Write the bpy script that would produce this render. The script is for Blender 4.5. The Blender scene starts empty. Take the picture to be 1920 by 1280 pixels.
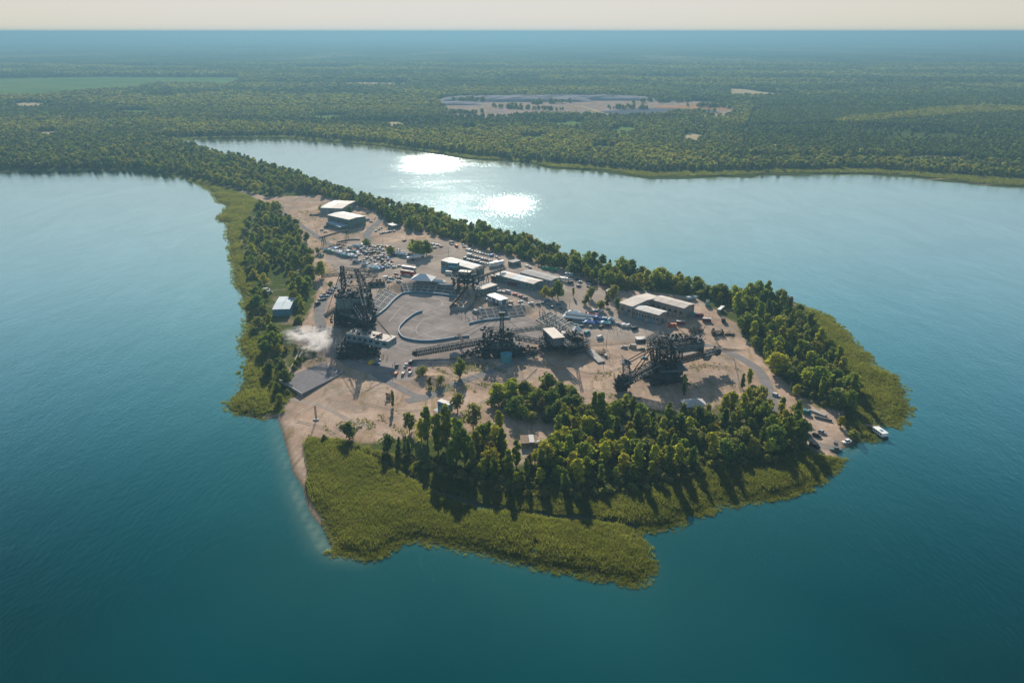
import bpy, bmesh, math, random
import numpy as np
from mathutils import Vector, Matrix, Euler

SC = bpy.context.scene
COL = SC.collection
R = math.radians
rnd = random.Random(7)

# ------------------------------------------------------------------ camera
CAM_H, F, PITCH = 200.0, 1478.0, R(21.46)
cam_data = bpy.data.cameras.new('camera')
cam_data.sensor_width = 36.0
cam_data.lens = 36.0 * F / 1920.0
cam_data.clip_start, cam_data.clip_end = 1.0, 200000.0
cam = bpy.data.objects.new('camera', cam_data)
cam.location = (0, 0, CAM_H)
cam.rotation_euler = (math.pi / 2 - PITCH, 0, 0)
COL.objects.link(cam)
SC.camera = cam

# ------------------------------------------------------------------ light and sky
SUN_AZ, SUN_EL = R(-4.5), R(22.5)
world = bpy.data.worlds.new('World')
SC.world = world
world.use_nodes = True
wn, wl = world.node_tree.nodes, world.node_tree.links
wn.clear()
sky = wn.new('ShaderNodeTexSky')
sky.sky_type = 'NISHITA'
sky.sun_disc = False
sky.sun_elevation = SUN_EL
sky.sun_rotation = SUN_AZ
sky.altitude = 100
sky.air_density = 1.0
sky.dust_density = 0.4
sky.ozone_density = 3.0
bg = wn.new('ShaderNodeBackground')
bg.inputs['Strength'].default_value = 0.085
wo = wn.new('ShaderNodeOutputWorld')
# the bright hazy sky rolls off softly instead of burning out towards the sun
def vm(op, a, b):
    n = wn.new('ShaderNodeVectorMath'); n.operation = op
    for i, v in ((0, a), (1, b)):
        if isinstance(v, tuple): n.inputs[i].default_value = v
        else: wl.new(v, n.inputs[i])
    return n.outputs[0]
SKY_MAX, SKY_KNEE = 4.7, 3.3
ex = vm('POWER', (math.e,) * 3, vm('MULTIPLY', sky.outputs[0], (-1 / SKY_KNEE,) * 3))
rolled = vm('MULTIPLY', vm('SUBTRACT', (1.0, 1.0, 1.0), ex), (SKY_MAX, SKY_MAX * 0.97, SKY_MAX * 0.93))
wl.new(rolled, bg.inputs[0])
wl.new(bg.outputs[0], wo.inputs[0])
sun_data = bpy.data.lights.new('sun', 'SUN')
sun_data.energy = 5.0
sun_data.angle = R(0.55)
sun_data.color = (1.0, 0.90, 0.78)
sun = bpy.data.objects.new('sun', sun_data)
sd = Vector((math.sin(SUN_AZ) * math.cos(SUN_EL), math.cos(SUN_AZ) * math.cos(SUN_EL), math.sin(SUN_EL)))
sun.rotation_euler = sd.to_track_quat('Z', 'Y').to_euler()
sun.location = (0, 0, 400)
COL.objects.link(sun)
SC.view_settings.view_transform = 'Standard'
SC.view_settings.look = 'None'
SC.view_settings.exposure = 0.9
SC.view_settings.gamma = 1.0
SC.view_settings.use_curve_mapping = False
SC.cycles.use_denoising = True
SC.cycles.max_bounces = 6
SC.cycles.diffuse_bounces = 2
SC.cycles.glossy_bounces = 2
SC.cycles.transmission_bounces = 3
SC.cycles.transparent_max_bounces = 6
SC.cycles.volume_bounces = 0
SC.cycles.sample_clamp_indirect = 4
HAZE = 1.9e-4

# ------------------------------------------------------------------ maths
CP, SP = math.cos(PITCH), math.sin(PITCH)

def ray(px, py):
    u, v = (px - 960) / F, (640 - py) / F
    return u, CP + v * SP, -SP + v * CP

def flat(px, py, z=0.0):
    dx, dy, dz = ray(px, py)
    t = (z - CAM_H) / dz
    return dx * t, dy * t

def poly(pts, z=0.0):
    return np.array([flat(a, b, z) for a, b in pts])

def seg_dist(P, A, closed=True):
    """distance of the points P (n,2) to the polyline A"""
    P = np.asarray(P, float)
    B = np.roll(A, -1, 0) if closed else A[1:]
    A0 = A if closed else A[:-1]
    best = np.full(len(P), 1e18)
    for a, b in zip(A0, B):
        d = b - a
        L = d @ d + 1e-12
        t = np.clip(((P - a) @ d) / L, 0, 1)
        q = P - (a + t[:, None] * d)
        best = np.minimum(best, (q * q).sum(1))
    return np.sqrt(best)

def inside(P, A):
    P = np.asarray(P, float)
    x, y = P[:, 0], P[:, 1]
    r = np.zeros(len(P), bool)
    B = np.roll(A, -1, 0)
    for (ax, ay), (bx, by) in zip(A, B):
        c = (ay > y) != (by > y)
        with np.errstate(divide='ignore', invalid='ignore'):
            xi = ax + (y - ay) * (bx - ax) / (by - ay)
        r ^= c & (x < xi)
    return r

def sdist(P, A):
    d = seg_dist(P, A)
    return np.where(inside(P, A), d, -d)

# shoreline of the peninsula and the mainland as surveyed points on the water plane
SHORE = [(-900, 345), (-300, 330), (0, 325), (60, 321), (150, 319), (235, 320), (310, 326), (350, 335), (380, 350), (398, 361), (407, 378),
 (424, 385), (423, 394), (409, 409), (411, 416), (428, 418), (425, 446), (431, 455), (431, 477), (438, 495), (439, 510), (441, 532),
 (450, 543), (459, 572), (461, 587), (462, 620), (450, 635), (452, 660), (466, 675), (455, 697), (459, 712), (448, 734), (428, 756),
 (428, 767), (446, 776), (490, 787), (520, 784), (527, 804), (533, 825), (542, 858), (549, 885), (568, 915), (573, 941), (585, 967),
 (602, 986), (616, 1008), (622, 1033), (637, 1036), (667, 1039), (696, 1047), (716, 1035), (735, 1024), (757, 1014), (780, 1011), (810, 1018),
 (862, 1029), (896, 1035), (937, 1046), (990, 1059), (1046, 1067), (1076, 1071), (1106, 1076), (1125, 1084), (1155, 1084), (1177, 1094),
 (1200, 1094), (1215, 1080), (1219, 1061), (1211, 1042), (1200, 1020), (1186, 1001), (1190, 993), (1229, 990), (1258, 989), (1276, 977), (1278, 968),
 (1307, 963), (1323, 960), (1345, 944), (1374, 946), (1407, 940), (1445, 932), (1471, 927), (1507, 914), (1536, 901), (1552, 885),
 (1575, 869), (1576, 856), (1564, 848), (1578, 844), (1604, 831), (1617, 826), (1636, 829), (1645, 822), (1636, 800), (1650, 794), (1668, 797),
 (1684, 800), (1691, 792), (1700, 782), (1704, 766), (1693, 743), (1700, 734), (1688, 724), (1671, 705), (1649, 692), (1636, 685),
 (1629, 672), (1617, 659), (1604, 645), (1578, 614), (1548, 592), (1515, 578), (1480, 564), (1440, 556), (1360, 549), (1280, 531), (1200, 514),
 (1120, 494), (1040, 474), (960, 449), (880, 422), (790, 401), (700, 380), (600, 345), (520, 318), (450, 298), (370, 274), (330, 268),
 (292, 264), (300, 262), (337, 262), (368, 260.5), (419, 259.6), (474, 259.6), (540, 259.6), (590, 262.5), (620, 266), (663, 270.5), (704, 273),
 (741, 279), (796, 286), (840, 293), (883, 299), (927, 302), (993, 306), (1014, 312), (1036, 317), (1087, 318), (1135, 323), (1175, 330),
 (1219, 336), (1284, 336), (1321, 334), (1350, 330), (1380, 333), (1410, 334), (1428, 328), (1473, 330), (1529, 328), (1581, 326), (1634, 328), (1704, 333),
 (1738, 342), (1766, 340), (1808, 346), (1860, 350), (1920, 353), (2300, 380), (2900, 400)]
SH = poly(SHORE)
FARX = 60000.0
SHP = np.vstack([SH, [[FARX, SH[-1][1]], [FARX, FARX], [-FARX, FARX], [-FARX, SH[0][1]]]])

# the foot of the grandstands and the terrace that rises behind them
TOE = poly([(676, 622), (697, 601), (737, 561), (754, 552.5), (771, 548), (813, 551), (855, 557), (884, 566), (896, 590), (907, 600), (957, 595.5), (988, 592), (1003, 600), (1047, 628)])
TERR = np.vstack([TOE, poly([(1075, 628), (1045, 585), (1100, 560), (1110, 530), (1050, 505), (930, 470), (830, 440), (740, 440), (650, 470), (640, 560)])])
TERR_BACK = TERR[len(TOE) - 1:]
RISE, RUN = 4.0, 13.0
CHAN = poly([(640, 838), (700, 860), (760, 889), (810, 918), (880, 946), (960, 962), (1060, 973), (1110, 975), (1190, 988)])
POND = poly([(885, 950), (915, 953), (945, 962), (930, 969), (900, 963)])
POND2 = poly([(988, 1012), (1010, 1014), (1016, 1030), (1004, 1046), (992, 1040)])

def height(P):
    P = np.asarray(P, float).reshape(-1, 2)
    z = np.clip(sdist(P, SHP) * 0.14, -3.0, 1.3)
    dk = (P[:, 1] < 420) & (np.abs(P[:, 0]) < 300)
    if dk.any():
        Q = P[dk]
        d = seg_dist(Q, CHAN, False)
        z[dk] = np.minimum(z[dk], .12 + np.maximum(d - 1.2, 0) * .5)
        z[dk] = np.where(inside(Q, POND) | inside(Q, POND2), -.6, z[dk])
    k = inside(P, TERR) & (P[:, 1] > 400) & (P[:, 1] < 900)
    if k.any():
        Q = P[k]
        a = np.clip(seg_dist(Q, TOE, False) / RUN, 0, 1)
        b = np.clip(seg_dist(Q, TERR_BACK, False) / 40.0, 0, 1)
        b = b * b * (3 - 2 * b)
        z[k] += RISE * a * b
    return z

def hz(x, y):
    return float(height([(x, y)])[0])

_gc = {}
def G(px, py, up=0.0):
    """the point of the ground (plus a height) that the survey picture shows at px, py"""
    k = (px, py, up)
    if k not in _gc:
        z = 1.3
        for _ in range(4):
            x, y = flat(px, py, z + up)
            z = max(0.0, hz(x, y))
        _gc[k] = Vector((x, y, z + up))
    return _gc[k].copy()

# ------------------------------------------------------------------ materials
def new_mat(name):
    m = bpy.data.materials.new(name)
    m.use_nodes = True
    nt = m.node_tree
    b = nt.nodes['Principled BSDF']
    return m, nt, b

def N(nt, t, **kw):
    n = nt.nodes.new(t)
    for k, v in kw.items():
        if hasattr(n, k):
            setattr(n, k, v)
        else:
            n.inputs[k].default_value = v
    return n

def ramp(nt, stops, fac=None, interp='LINEAR'):
    n = nt.nodes.new('ShaderNodeValToRGB')
    n.color_ramp.interpolation = interp
    e = n.color_ramp.elements
    while len(e) < len(stops):
        e.new(0.5)
    for el, (p, c) in zip(e, stops):
        el.position = p
        el.color = (c[0], c[1], c[2], 1) if len(c) == 3 else c
    if fac is not None:
        nt.links.new(fac, n.inputs[0])
    return n

def noise(nt, scale, detail=4, rough=0.55, vec=None, dist=0.0):
    n = N(nt, 'ShaderNodeTexNoise')
    n.inputs['Scale'].default_value = scale
    n.inputs['Detail'].default_value = detail
    n.inputs['Roughness'].default_value = rough
    n.inputs['Distortion'].default_value = dist
    if vec is not None:
        nt.links.new(vec, n.inputs['Vector'])
    return n

def mixc(nt, a, b, fac, mode='MIX'):
    n = nt.nodes.new('ShaderNodeMix')
    n.data_type = 'RGBA'
    n.blend_type = mode
    for i, v in ((6, a), (7, b), (0, fac)):
        if hasattr(v, 'links') or hasattr(v, 'is_linked'):
            nt.links.new(v, n.inputs[i])
        elif i == 0:
            n.inputs[0].default_value = v
        else:
            n.inputs[i].default_value = (v[0], v[1], v[2], 1)
    return n.outputs[2]

def mth(nt, op, a, b=0.0, clamp=False):
    n = nt.nodes.new('ShaderNodeMath')
    n.operation = op
    n.use_clamp = clamp
    for i, v in ((0, a), (1, b)):
        if hasattr(v, 'is_linked'):
            nt.links.new(v, n.inputs[i])
        else:
            n.inputs[i].default_value = v
    return n.outputs[0]

def simple(name, c, rough=0.7, metal=0.0, var=0.25, scale=0.5, spec=0.15):
    """a worn surface: base colour broken up by two sizes of noise"""
    m, nt, b = new_mat(name)
    tc = N(nt, 'ShaderNodeTexCoord')
    n1 = noise(nt, scale, 5, 0.6, tc.outputs['Object'])
    lo = [max(0, x * (1 - var)) for x in c]
    hi = [min(1, x * (1 + var)) for x in c]
    r = ramp(nt, [(0.3, lo), (0.7, hi)], n1.outputs['Fac'])
    nt.links.new(r.outputs[0], b.inputs['Base Color'])
    b.inputs['Roughness'].default_value = rough
    b.inputs['Metallic'].default_value = metal
    b.inputs['Specular IOR Level'].default_value = spec
    return m

M = {}
# ------------------------------------------------------------------ object helpers
def tag(o, label=None, cat=None, group=None, kind=None):
    if label: o['label'] = label
    if cat: o['category'] = cat
    if group: o['group'] = group
    if kind: o['kind'] = kind
    return o

def link(name, mesh, parent=None, loc=None):
    o = bpy.data.objects.new(name, mesh)
    COL.objects.link(o)
    if parent is not None:
        o.parent = parent
    if loc is not None:
        o.location = loc
    return o

def empty(name, loc=(0, 0, 0), rz=0.0):
    o = bpy.data.objects.new(name, None)
    o.empty_display_size = 1
    o.location = loc
    o.rotation_euler = (0, 0, rz)
    COL.objects.link(o)
    return o

def copy_tree(o, parent=None):
    c = o.copy()
    COL.objects.link(c)
    if parent is not None:
        c.parent = parent
        c.matrix_parent_inverse = o.matrix_parent_inverse
    for ch in KIDS.get(o.name, []):
        k = copy_tree(ch, c)
    return c
KIDS = {}
def kid(parent, o):
    KIDS.setdefault(parent.name, []).append(o)
    return o

class MB:
    """collects boxes, bars, tubes and polygons and links them as ONE mesh"""
    def __init__(s):
        s.v, s.f, s.m, s.cur = [], [], [], 0
    def mat(s, i):
        s.cur = i
        return s
    def add(s, vs, fs):
        n = len(s.v)
        s.v += [tuple(v) for v in vs]
        s.f += [tuple(i + n for i in f) for f in fs]
        s.m += [s.cur] * len(fs)
        return s
    def box(s, c, d, rz=0.0, tilt=None):
        hx, hy, hh = d[0] / 2, d[1] / 2, d[2] / 2
        cz, sz = math.cos(rz), math.sin(rz)
        vs = []
        for z in (-hh, hh):
            for x, y in ((-hx, -hy), (hx, -hy), (hx, hy), (-hx, hy)):
                p = Vector((x, y, z))
                if tilt: p.rotate(tilt)
                vs.append((c[0] + p.x * cz - p.y * sz, c[1] + p.x * sz + p.y * cz, c[2] + p.z))
        return s.add(vs, [(3, 2, 1, 0), (4, 5, 6, 7), (0, 1, 5, 4), (1, 2, 6, 5), (2, 3, 7, 6), (3, 0, 4, 7)])
    def bar(s, a, b, w, h=None):
        a, b = Vector(a), Vector(b)
        h = h or w
        d = b - a
        if d.length < 1e-6: return s
        d.normalize()
        up = Vector((0, 0, 1)) if abs(d.z) < 0.95 else Vector((0, 1, 0))
        x = d.cross(up).normalized() * (w / 2)
        y = x.cross(d).normalized() * (h / 2)
        vs = [p + q for p in (a, b) for q in (-x - y, x - y, x + y, -x + y)]
        return s.add(vs, [(3, 2, 1, 0), (4, 5, 6, 7), (0, 1, 5, 4), (1, 2, 6, 5), (2, 3, 7, 6), (3, 0, 4, 7)])
    def tube(s, a, b, r, n=8, r2=None):
        a, b = Vector(a), Vector(b)
        r2 = r if r2 is None else r2
        d = (b - a).normalized()
        up = Vector((0, 0, 1)) if abs(d.z) < 0.95 else Vector((0, 1, 0))
        x = d.cross(up).normalized()
        y = x.cross(d).normalized()
        vs = []
        for p, q in ((a, r), (b, r2)):
            for i in range(n):
                t = 2 * math.pi * i / n
                vs.append(p + x * math.cos(t) * q + y * math.sin(t) * q)
        fs = [(i, (i + 1) % n, n + (i + 1) % n, n + i) for i in range(n)]
        fs += [tuple(range(n - 1, -1, -1)), tuple(range(n, 2 * n))]
        return s.add(vs, fs)
    def prism(s, pts, z0, z1):
        """pts: ccw list of (x,y)"""
        n = len(pts)
        vs = [(p[0], p[1], z0) for p in pts] + [(p[0], p[1], z1) for p in pts]
        fs = [(i, (i + 1) % n, n + (i + 1) % n, n + i) for i in range(n)]
        return s.add(vs, fs + [tuple(range(n - 1, -1, -1)), tuple(range(n, 2 * n))])
    def gable(s, c, L, W, h0, h1, rz=0.0, ax='x'):
        """gabled solid, ridge along local x, from c.z+h0 eaves to c.z+h1 ridge, starting at c.z"""
        cz, sz = math.cos(rz), math.sin(rz)
        prof = [(-W / 2, 0), (W / 2, 0), (W / 2, h0), (0, h1), (-W / 2, h0)]
        vs = []
        for x in (-L / 2, L / 2):
            for y, z in prof:
                vs.append((c[0] + x * cz - y * sz, c[1] + x * sz + y * cz, c[2] + z))
        fs = [(i, (i + 1) % 5, 5 + (i + 1) % 5, 5 + i) for i in range(5)]
        return s.add(vs, fs + [(4, 3, 2, 1, 0), (5, 6, 7, 8, 9)])
    def truss(s, a, b, w, h, n, t=0.25, w2=None, h2=None, side=None):
        """box-section lattice girder from a to b"""
        a, b = Vector(a), Vector(b)
        w2 = w if w2 is None else w2
        h2 = h if h2 is None else h2
        d = (b - a).normalized()
        if side is None:
            up = Vector((0, 0, 1)) if abs(d.z) < 0.9 else Vector((0, 1, 0))
            x = d.cross(up).normalized()
        else:
            x = Vector(side).normalized()
        y = x.cross(d).normalized()
        rings = []
        for i in range(n + 1):
            k = i / n
            p = a.lerp(b, k)
            ww, hh = (w + (w2 - w) * k) / 2, (h + (h2 - h) * k) / 2
            rings.append([p - x * ww - y * hh, p + x * ww - y * hh, p + x * ww + y * hh, p - x * ww + y * hh])
        for i in range(n):
            for j in range(4):
                s.bar(rings[i][j], rings[i + 1][j], t)
                k = (j + 1) % 4
                if i % 2: s.bar(rings[i][j], rings[i + 1][k], t * .6)
                else: s.bar(rings[i][k], rings[i + 1][j], t * .6)
                s.bar(rings[i][j], rings[i][k], t * .6)
        for j in range(4):
            s.bar(rings[n][j], rings[n][(j + 1) % 4], t * .6)
        return s
    def mesh(s, name, mats):
        me = bpy.data.meshes.new(name)
        me.from_pydata(s.v, [], s.f)
        mats = mats if isinstance(mats, (list, tuple)) else [mats]
        for m in mats: me.materials.append(m)
        if len(mats) > 1:
            me.polygons.foreach_set('material_index', s.m)
        me.update()
        return me
    def build(s, name, mats, parent=None, loc=None, reg=True):
        o = link(name, s.mesh(name, mats), parent, loc)
        if parent is not None and reg: kid(parent, o)
        return o
# ================================================================== water
def grid_mesh(name, xs, ys, zf, attrs=None, keep=None):
    X, Y = np.meshgrid(xs, ys)
    P = np.stack([X.ravel(), Y.ravel()], 1)
    Z = zf(P)
    nx, ny = len(xs), len(ys)
    idx = np.arange(nx * ny).reshape(ny, nx)
    q = np.stack([idx[:-1, :-1].ravel(), idx[:-1, 1:].ravel(), idx[1:, 1:].ravel(), idx[1:, :-1].ravel()], 1)
    if keep is not None:
        kv = keep(P, Z)
        q = q[kv[q].any(1)]
    me = bpy.data.meshes.new(name)
    me.vertices.add(len(P))
    me.vertices.foreach_set('co', np.column_stack([P, Z]).ravel())
    me.loops.add(len(q) * 4)
    me.loops.foreach_set('vertex_index', q.ravel())
    me.polygons.add(len(q))
    me.polygons.foreach_set('loop_start', np.arange(0, len(q) * 4, 4))
    me.polygons.foreach_set('loop_total', np.full(len(q), 4))
    me.polygons.foreach_set('use_smooth', np.ones(len(q), bool))
    if attrs:
        for an, fn in attrs.items():
            a = me.attributes.new(an, 'FLOAT', 'POINT')
            a.data.foreach_set('value', fn(P).astype(float))
    me.update(calc_edges=True)
    return me

def spaced(a, b, s0, grow, centre0, centre1):
    """coordinates with step s0 inside centre0..centre1 and a growing step outside"""
    mid = list(np.arange(centre0, centre1 + s0, s0))
    lo, s, x = [], s0, centre0
    while x > a:
        s *= grow; x -= s; lo.append(x)
    hi, s, x = [], s0, mid[-1]
    while x < b:
        s *= grow; x += s; hi.append(x)
    return np.array(lo[::-1] + mid + hi)

m, nt, b = new_mat('lake_water')
geo = N(nt, 'ShaderNodeNewGeometry')
pos = geo.outputs['Position']
sh = N(nt, 'ShaderNodeAttribute', attribute_name='shore')          # metres of water to the bank
n_big = noise(nt, 0.006, 3, 0.5, pos)
deep = ramp(nt, [(0.0, (0.020, 0.075, 0.070)), (0.03, (0.008, 0.068, 0.072)), (0.25, (0.001, 0.049, 0.056)), (0.6, (0.0008, 0.022, 0.024)), (1.0, (0.0005, 0.006, 0.0065))],
            mth(nt, 'DIVIDE', sh.outputs['Fac'], 260.0, True))  # offshore depth tint, its far stops darkened further to paint in corner vignetting
var = ramp(nt, [(0.3, (0.8, 0.8, 0.8)), (0.7, (1.2, 1.2, 1.2))], n_big.outputs['Fac'])
body = N(nt, 'ShaderNodeBsdfDiffuse')
spt = N(nt, 'ShaderNodeAttribute', attribute_name='spit')
spf = ramp(nt, [(0.0, (0, 0, 0)), (0.55, (.14,) * 3), (1.0, (.62,) * 3)], mth(nt, 'MULTIPLY', spt.outputs['Fac'], mth(nt, 'ADD', .6, mth(nt, 'MULTIPLY', noise(nt, 0.05, 4, 0.6, pos).outputs['Fac'], .8))))
nt.links.new(mixc(nt, mixc(nt, deep.outputs[0], var.outputs[0], 1.0, 'MULTIPLY'), (0.20, 0.26, 0.20), spf.outputs[0]), body.inputs['Color'])
# wind-ruffled patches: rougher water where the breeze touches it
mp = N(nt, 'ShaderNodeMapping')
nt.links.new(pos, mp.inputs['Vector'])
mp.inputs['Scale'].default_value = (0.35, 1.0, 1.0)
n_w = noise(nt, 0.012, 4, 0.6, mp.outputs[0], 0.6)
mps = N(nt, 'ShaderNodeMapping'); nt.links.new(pos, mps.inputs['Vector']); mps.inputs['Scale'].default_value = (1.0, 0.22, 1.0)
n_s = noise(nt, 0.45, 3, 0.75, mps.outputs[0])
pt = N(nt, 'ShaderNodeAttribute', attribute_name='breeze')
brk = ramp(nt, [(0.35, (0.0, 0, 0)), (0.6, (1, 1, 1))], n_w.outputs['Fac'])
pf = mth(nt, 'MULTIPLY', pt.outputs['Fac'], 1.0)
thr = mth(nt, 'ADD', pf, mth(nt, 'MULTIPLY', mth(nt, 'ADD', mth(nt, 'SUBTRACT', n_w.outputs['Fac'], 0.5), mth(nt, 'MULTIPLY', mth(nt, 'SUBTRACT', n_s.outputs['Fac'], 0.5), 2.6)), 1.1))
pr = ramp(nt, [(0.30, (0, 0, 0)), (1.0, (1, 1, 1))], thr)
rgh = mth(nt, 'ADD', mth(nt, 'MULTIPLY', pr.outputs[0], 0.14), mth(nt, 'ADD', 0.035, mth(nt, 'MULTIPLY', n_w.outputs['Fac'], 0.05)))
# ripples
mp2 = N(nt, 'ShaderNodeMapping')
nt.links.new(pos, mp2.inputs['Vector'])
mp2.inputs['Rotation'].default_value = (0, 0, R(35))
mp2.inputs['Scale'].default_value = (1.0, 0.45, 1.0)
w1 = noise(nt, 0.55, 5, 0.62, mp2.outputs[0], 0.4)
w2 = noise(nt, 0.09, 2, 0.5, mp2.outputs[0])
w3 = noise(nt, 0.018, 5, 0.65, mp2.outputs[0], 1.2)
hsum = mth(nt, 'ADD', w1.outputs['Fac'], mth(nt, 'MULTIPLY', w2.outputs['Fac'], 1.2))
bm = N(nt, 'ShaderNodeBump')
bm.inputs['Strength'].default_value = 0.6
bm.inputs['Distance'].default_value = 0.26
nt.links.new(hsum, bm.inputs['Height'])
lw = N(nt, 'ShaderNodeLayerWeight'); lw.inputs['Blend'].default_value = 0.5
nt.links.new(bm.outputs[0], lw.inputs['Normal'])
frs = ramp(nt, [(0.0, (.01,) * 3), (0.30, (.02,) * 3), (0.45, (.05,) * 3), (0.56, (.19,) * 3), (0.66, (.52,) * 3), (0.75, (.82,) * 3), (0.85, (.96,) * 3), (1.0, (1,) * 3)], lw.outputs['Facing'])
gl = N(nt, 'ShaderNodeBsdfGlossy'); gl.distribution = 'GGX'; gt = ramp(nt, [(0.5, (.22, .80, .95)), (0.66, (.48, .92, 1.0)), (0.8, (.78, .98, 1.0)), (0.92, (.95, 1, 1))], lw.outputs['Facing']); nt.links.new(gt.outputs[0], gl.inputs['Color'])
nt.links.new(rgh, gl.inputs['Roughness'])
nt.links.new(bm.outputs[0], gl.inputs['Normal'])
ms = N(nt, 'ShaderNodeMixShader')
nt.links.new(mth(nt, 'MULTIPLY', frs.outputs[0], mth(nt, 'ADD', .90, mth(nt, 'MULTIPLY', w3.outputs['Fac'], .26)), True), ms.inputs[0])
nt.links.new(body.outputs[0], ms.inputs[1])
nt.links.new(gl.outputs[0], ms.inputs[2])
nt.links.new(ms.outputs[0], nt.nodes['Material Output'].inputs['Surface'])
M['water'] = m

PATCH = [((806, 303), 60, 22), ((966, 384), 58, 20)]
def breeze(P):
    o = np.zeros(len(P))
    for (px, py), rx, ry in PATCH:
        c = np.array(flat(px, py))
        ex = abs(flat(px + rx, py)[0] - c[0])
        ey = abs(flat(px, py - ry)[1] - flat(px, py + ry)[1]) / 2
        q = np.hypot((P[:, 0] - c[0]) / ex, (P[:, 1] - c[1]) / ey)
        o = np.maximum(o, np.clip(1.15 - q * 0.85, 0, 1))
    return o
SPIT = poly([(512, 786), (524, 800), (545, 858), (552, 885), (570, 915), (588, 965), (606, 984), (622, 1010), (640, 1034), (700, 1046), (690, 1056), (620, 1052), (585, 1030), (560, 985), (537, 920), (520, 860), (508, 820)])
SPIT2 = poly([(1560, 846), (1606, 830), (1640, 828), (1625, 846), (1580, 858)])
def spit(P):
    o = np.zeros(len(P)); k = (np.abs(P[:, 0]) < 500) & (P[:, 1] < 700)
    o[k] = np.clip(np.maximum(sdist(P[k], SPIT) + 4, (sdist(P[k], SPIT2) + 4) * .6) / 9, 0, 1)
    return o
xs = spaced(-60000, 60000, 4.0, 1.12, -240, 260)
ys = spaced(-4000, 60000, 4.5, 1.04, 240, 560)
wm = grid_mesh('lake_water', xs, ys, lambda P: np.zeros(len(P)),
               {'shore': lambda P: np.clip(-sdist(P, SHP), 0, 1e4), 'breeze': breeze, 'spit': spit})
wm.materials.append(M['water'])
tag(link('water', wm), kind='structure')

# ================================================================== ground
m, nt, b = new_mat('ground_earth')
geo = N(nt, 'ShaderNodeNewGeometry')
pos = geo.outputs['Position']
gr = N(nt, 'ShaderNodeAttribute', attribute_name='green')
n1 = noise(nt, 0.045, 6, 0.65, pos, 0.3)
n2 = noise(nt, 0.6, 6, 0.7, pos)
n3 = noise(nt, 0.012, 3, 0.5, pos)
mpt = N(nt, 'ShaderNodeMapping'); nt.links.new(pos, mpt.inputs['Vector'])
mpt.inputs['Scale'].default_value = (1, 0.25, 1); mpt.inputs['Rotation'].default_value = (0, 0, R(55))
n4 = noise(nt, 0.12, 5, 0.6, mpt.outputs[0], 1.6)
sand = ramp(nt, [(0.25, (0.26, 0.178, 0.130)), (0.5, (0.42, 0.302, 0.225)), (0.75, (0.56, 0.435, 0.335))], n1.outputs['Fac'])
dry = ramp(nt, [(0.3, (0.20, 0.145, 0.075)), (0.7, (0.31, 0.235, 0.12))], n2.outputs['Fac'])
sd_ = mixc(nt, sand.outputs[0], dry.outputs[0], ramp(nt, [(0.5, (0, 0, 0)), (0.66, (.8, .8, .8))], n4.outputs['Fac']).outputs[0])
fine = ramp(nt, [(0.3, (0.82, 0.82, 0.82)), (0.7, (1.14, 1.14, 1.14))], n2.outputs['Fac'])
sd_ = mixc(nt, sd_, (0.235, 0.20, 0.165), ramp(nt, [(0.48, (0, 0, 0)), (0.62, (.6,) * 3)], noise(nt, 0.028, 6, 0.7, pos, 0.8).outputs['Fac']).outputs[0])
sd2 = mixc(nt, sd_, fine.outputs[0], 1.0, 'MULTIPLY')
grass = ramp(nt, [(0.2, (0.030, 0.045, 0.014)), (0.5, (0.065, 0.085, 0.022)), (0.8, (0.12, 0.13, 0.04))], n2.outputs['Fac'])
gsel = mth(nt, 'ADD', gr.outputs['Fac'], mth(nt, 'MULTIPLY', mth(nt, 'SUBTRACT', n1.outputs['Fac'], 0.5), 0.9))
gfac = ramp(nt, [(0.4, (0, 0, 0)), (0.6, (1, 1, 1))], gsel)
wet = N(nt, 'ShaderNodeAttribute', attribute_name='wet')
col = mixc(nt, sd2, grass.outputs[0], gfac.outputs[0])
col = mixc(nt, col, (0.075, 0.07, 0.05), wet.outputs['Fac'])
nt.links.new(col, b.inputs['Base Color'])
b.inputs['Roughness'].default_value = 0.95
b.inputs['Specular IOR Level'].default_value = 0.0
bm = N(nt, 'ShaderNodeBump'); bm.inputs['Strength'].default_value = 0.6; bm.inputs['Distance'].default_value = 0.4
nt.links.new(n2.outputs['Fac'], bm.inputs['Height'])
nt.links.new(bm.outputs[0], b.inputs['Normal'])
M['ground'] = m

# zones of grass and wood floor, as polygons on the ground
BEACHG = poly([(500, 782), (556, 776), (580, 815), (577, 850), (578, 880), (580, 910), (590, 950), (606, 985), (626, 1030), (590, 1040), (500, 900)])
REED = [
 poly([(300, 326), (350, 333), (400, 345), (470, 372), (505, 385), (470, 400), (450, 440), (462, 500), (478, 560), (478, 610), (490, 640), (500, 680), (540, 700), (560, 740), (530, 765), (545, 800), (400, 800), (400, 640), (380, 500), (380, 380)]),
 poly([(560, 828), (640, 830), (700, 850), (760, 868), (840, 885), (940, 912), (1060, 928), (1110, 925), (1180, 918), (1300, 888), (1400, 862), (1480, 852), (1520, 860), (1590, 860), (1590, 900), (1300, 1110), (600, 1110), (612, 1000), (590, 970), (572, 915), (560, 850)]),
 poly([(1480, 556), (1560, 585), (1640, 660), (1730, 740), (1730, 830), (1600, 830), (1580, 790), (1600, 740), (1560, 660), (1510, 600)]),
]
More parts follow.
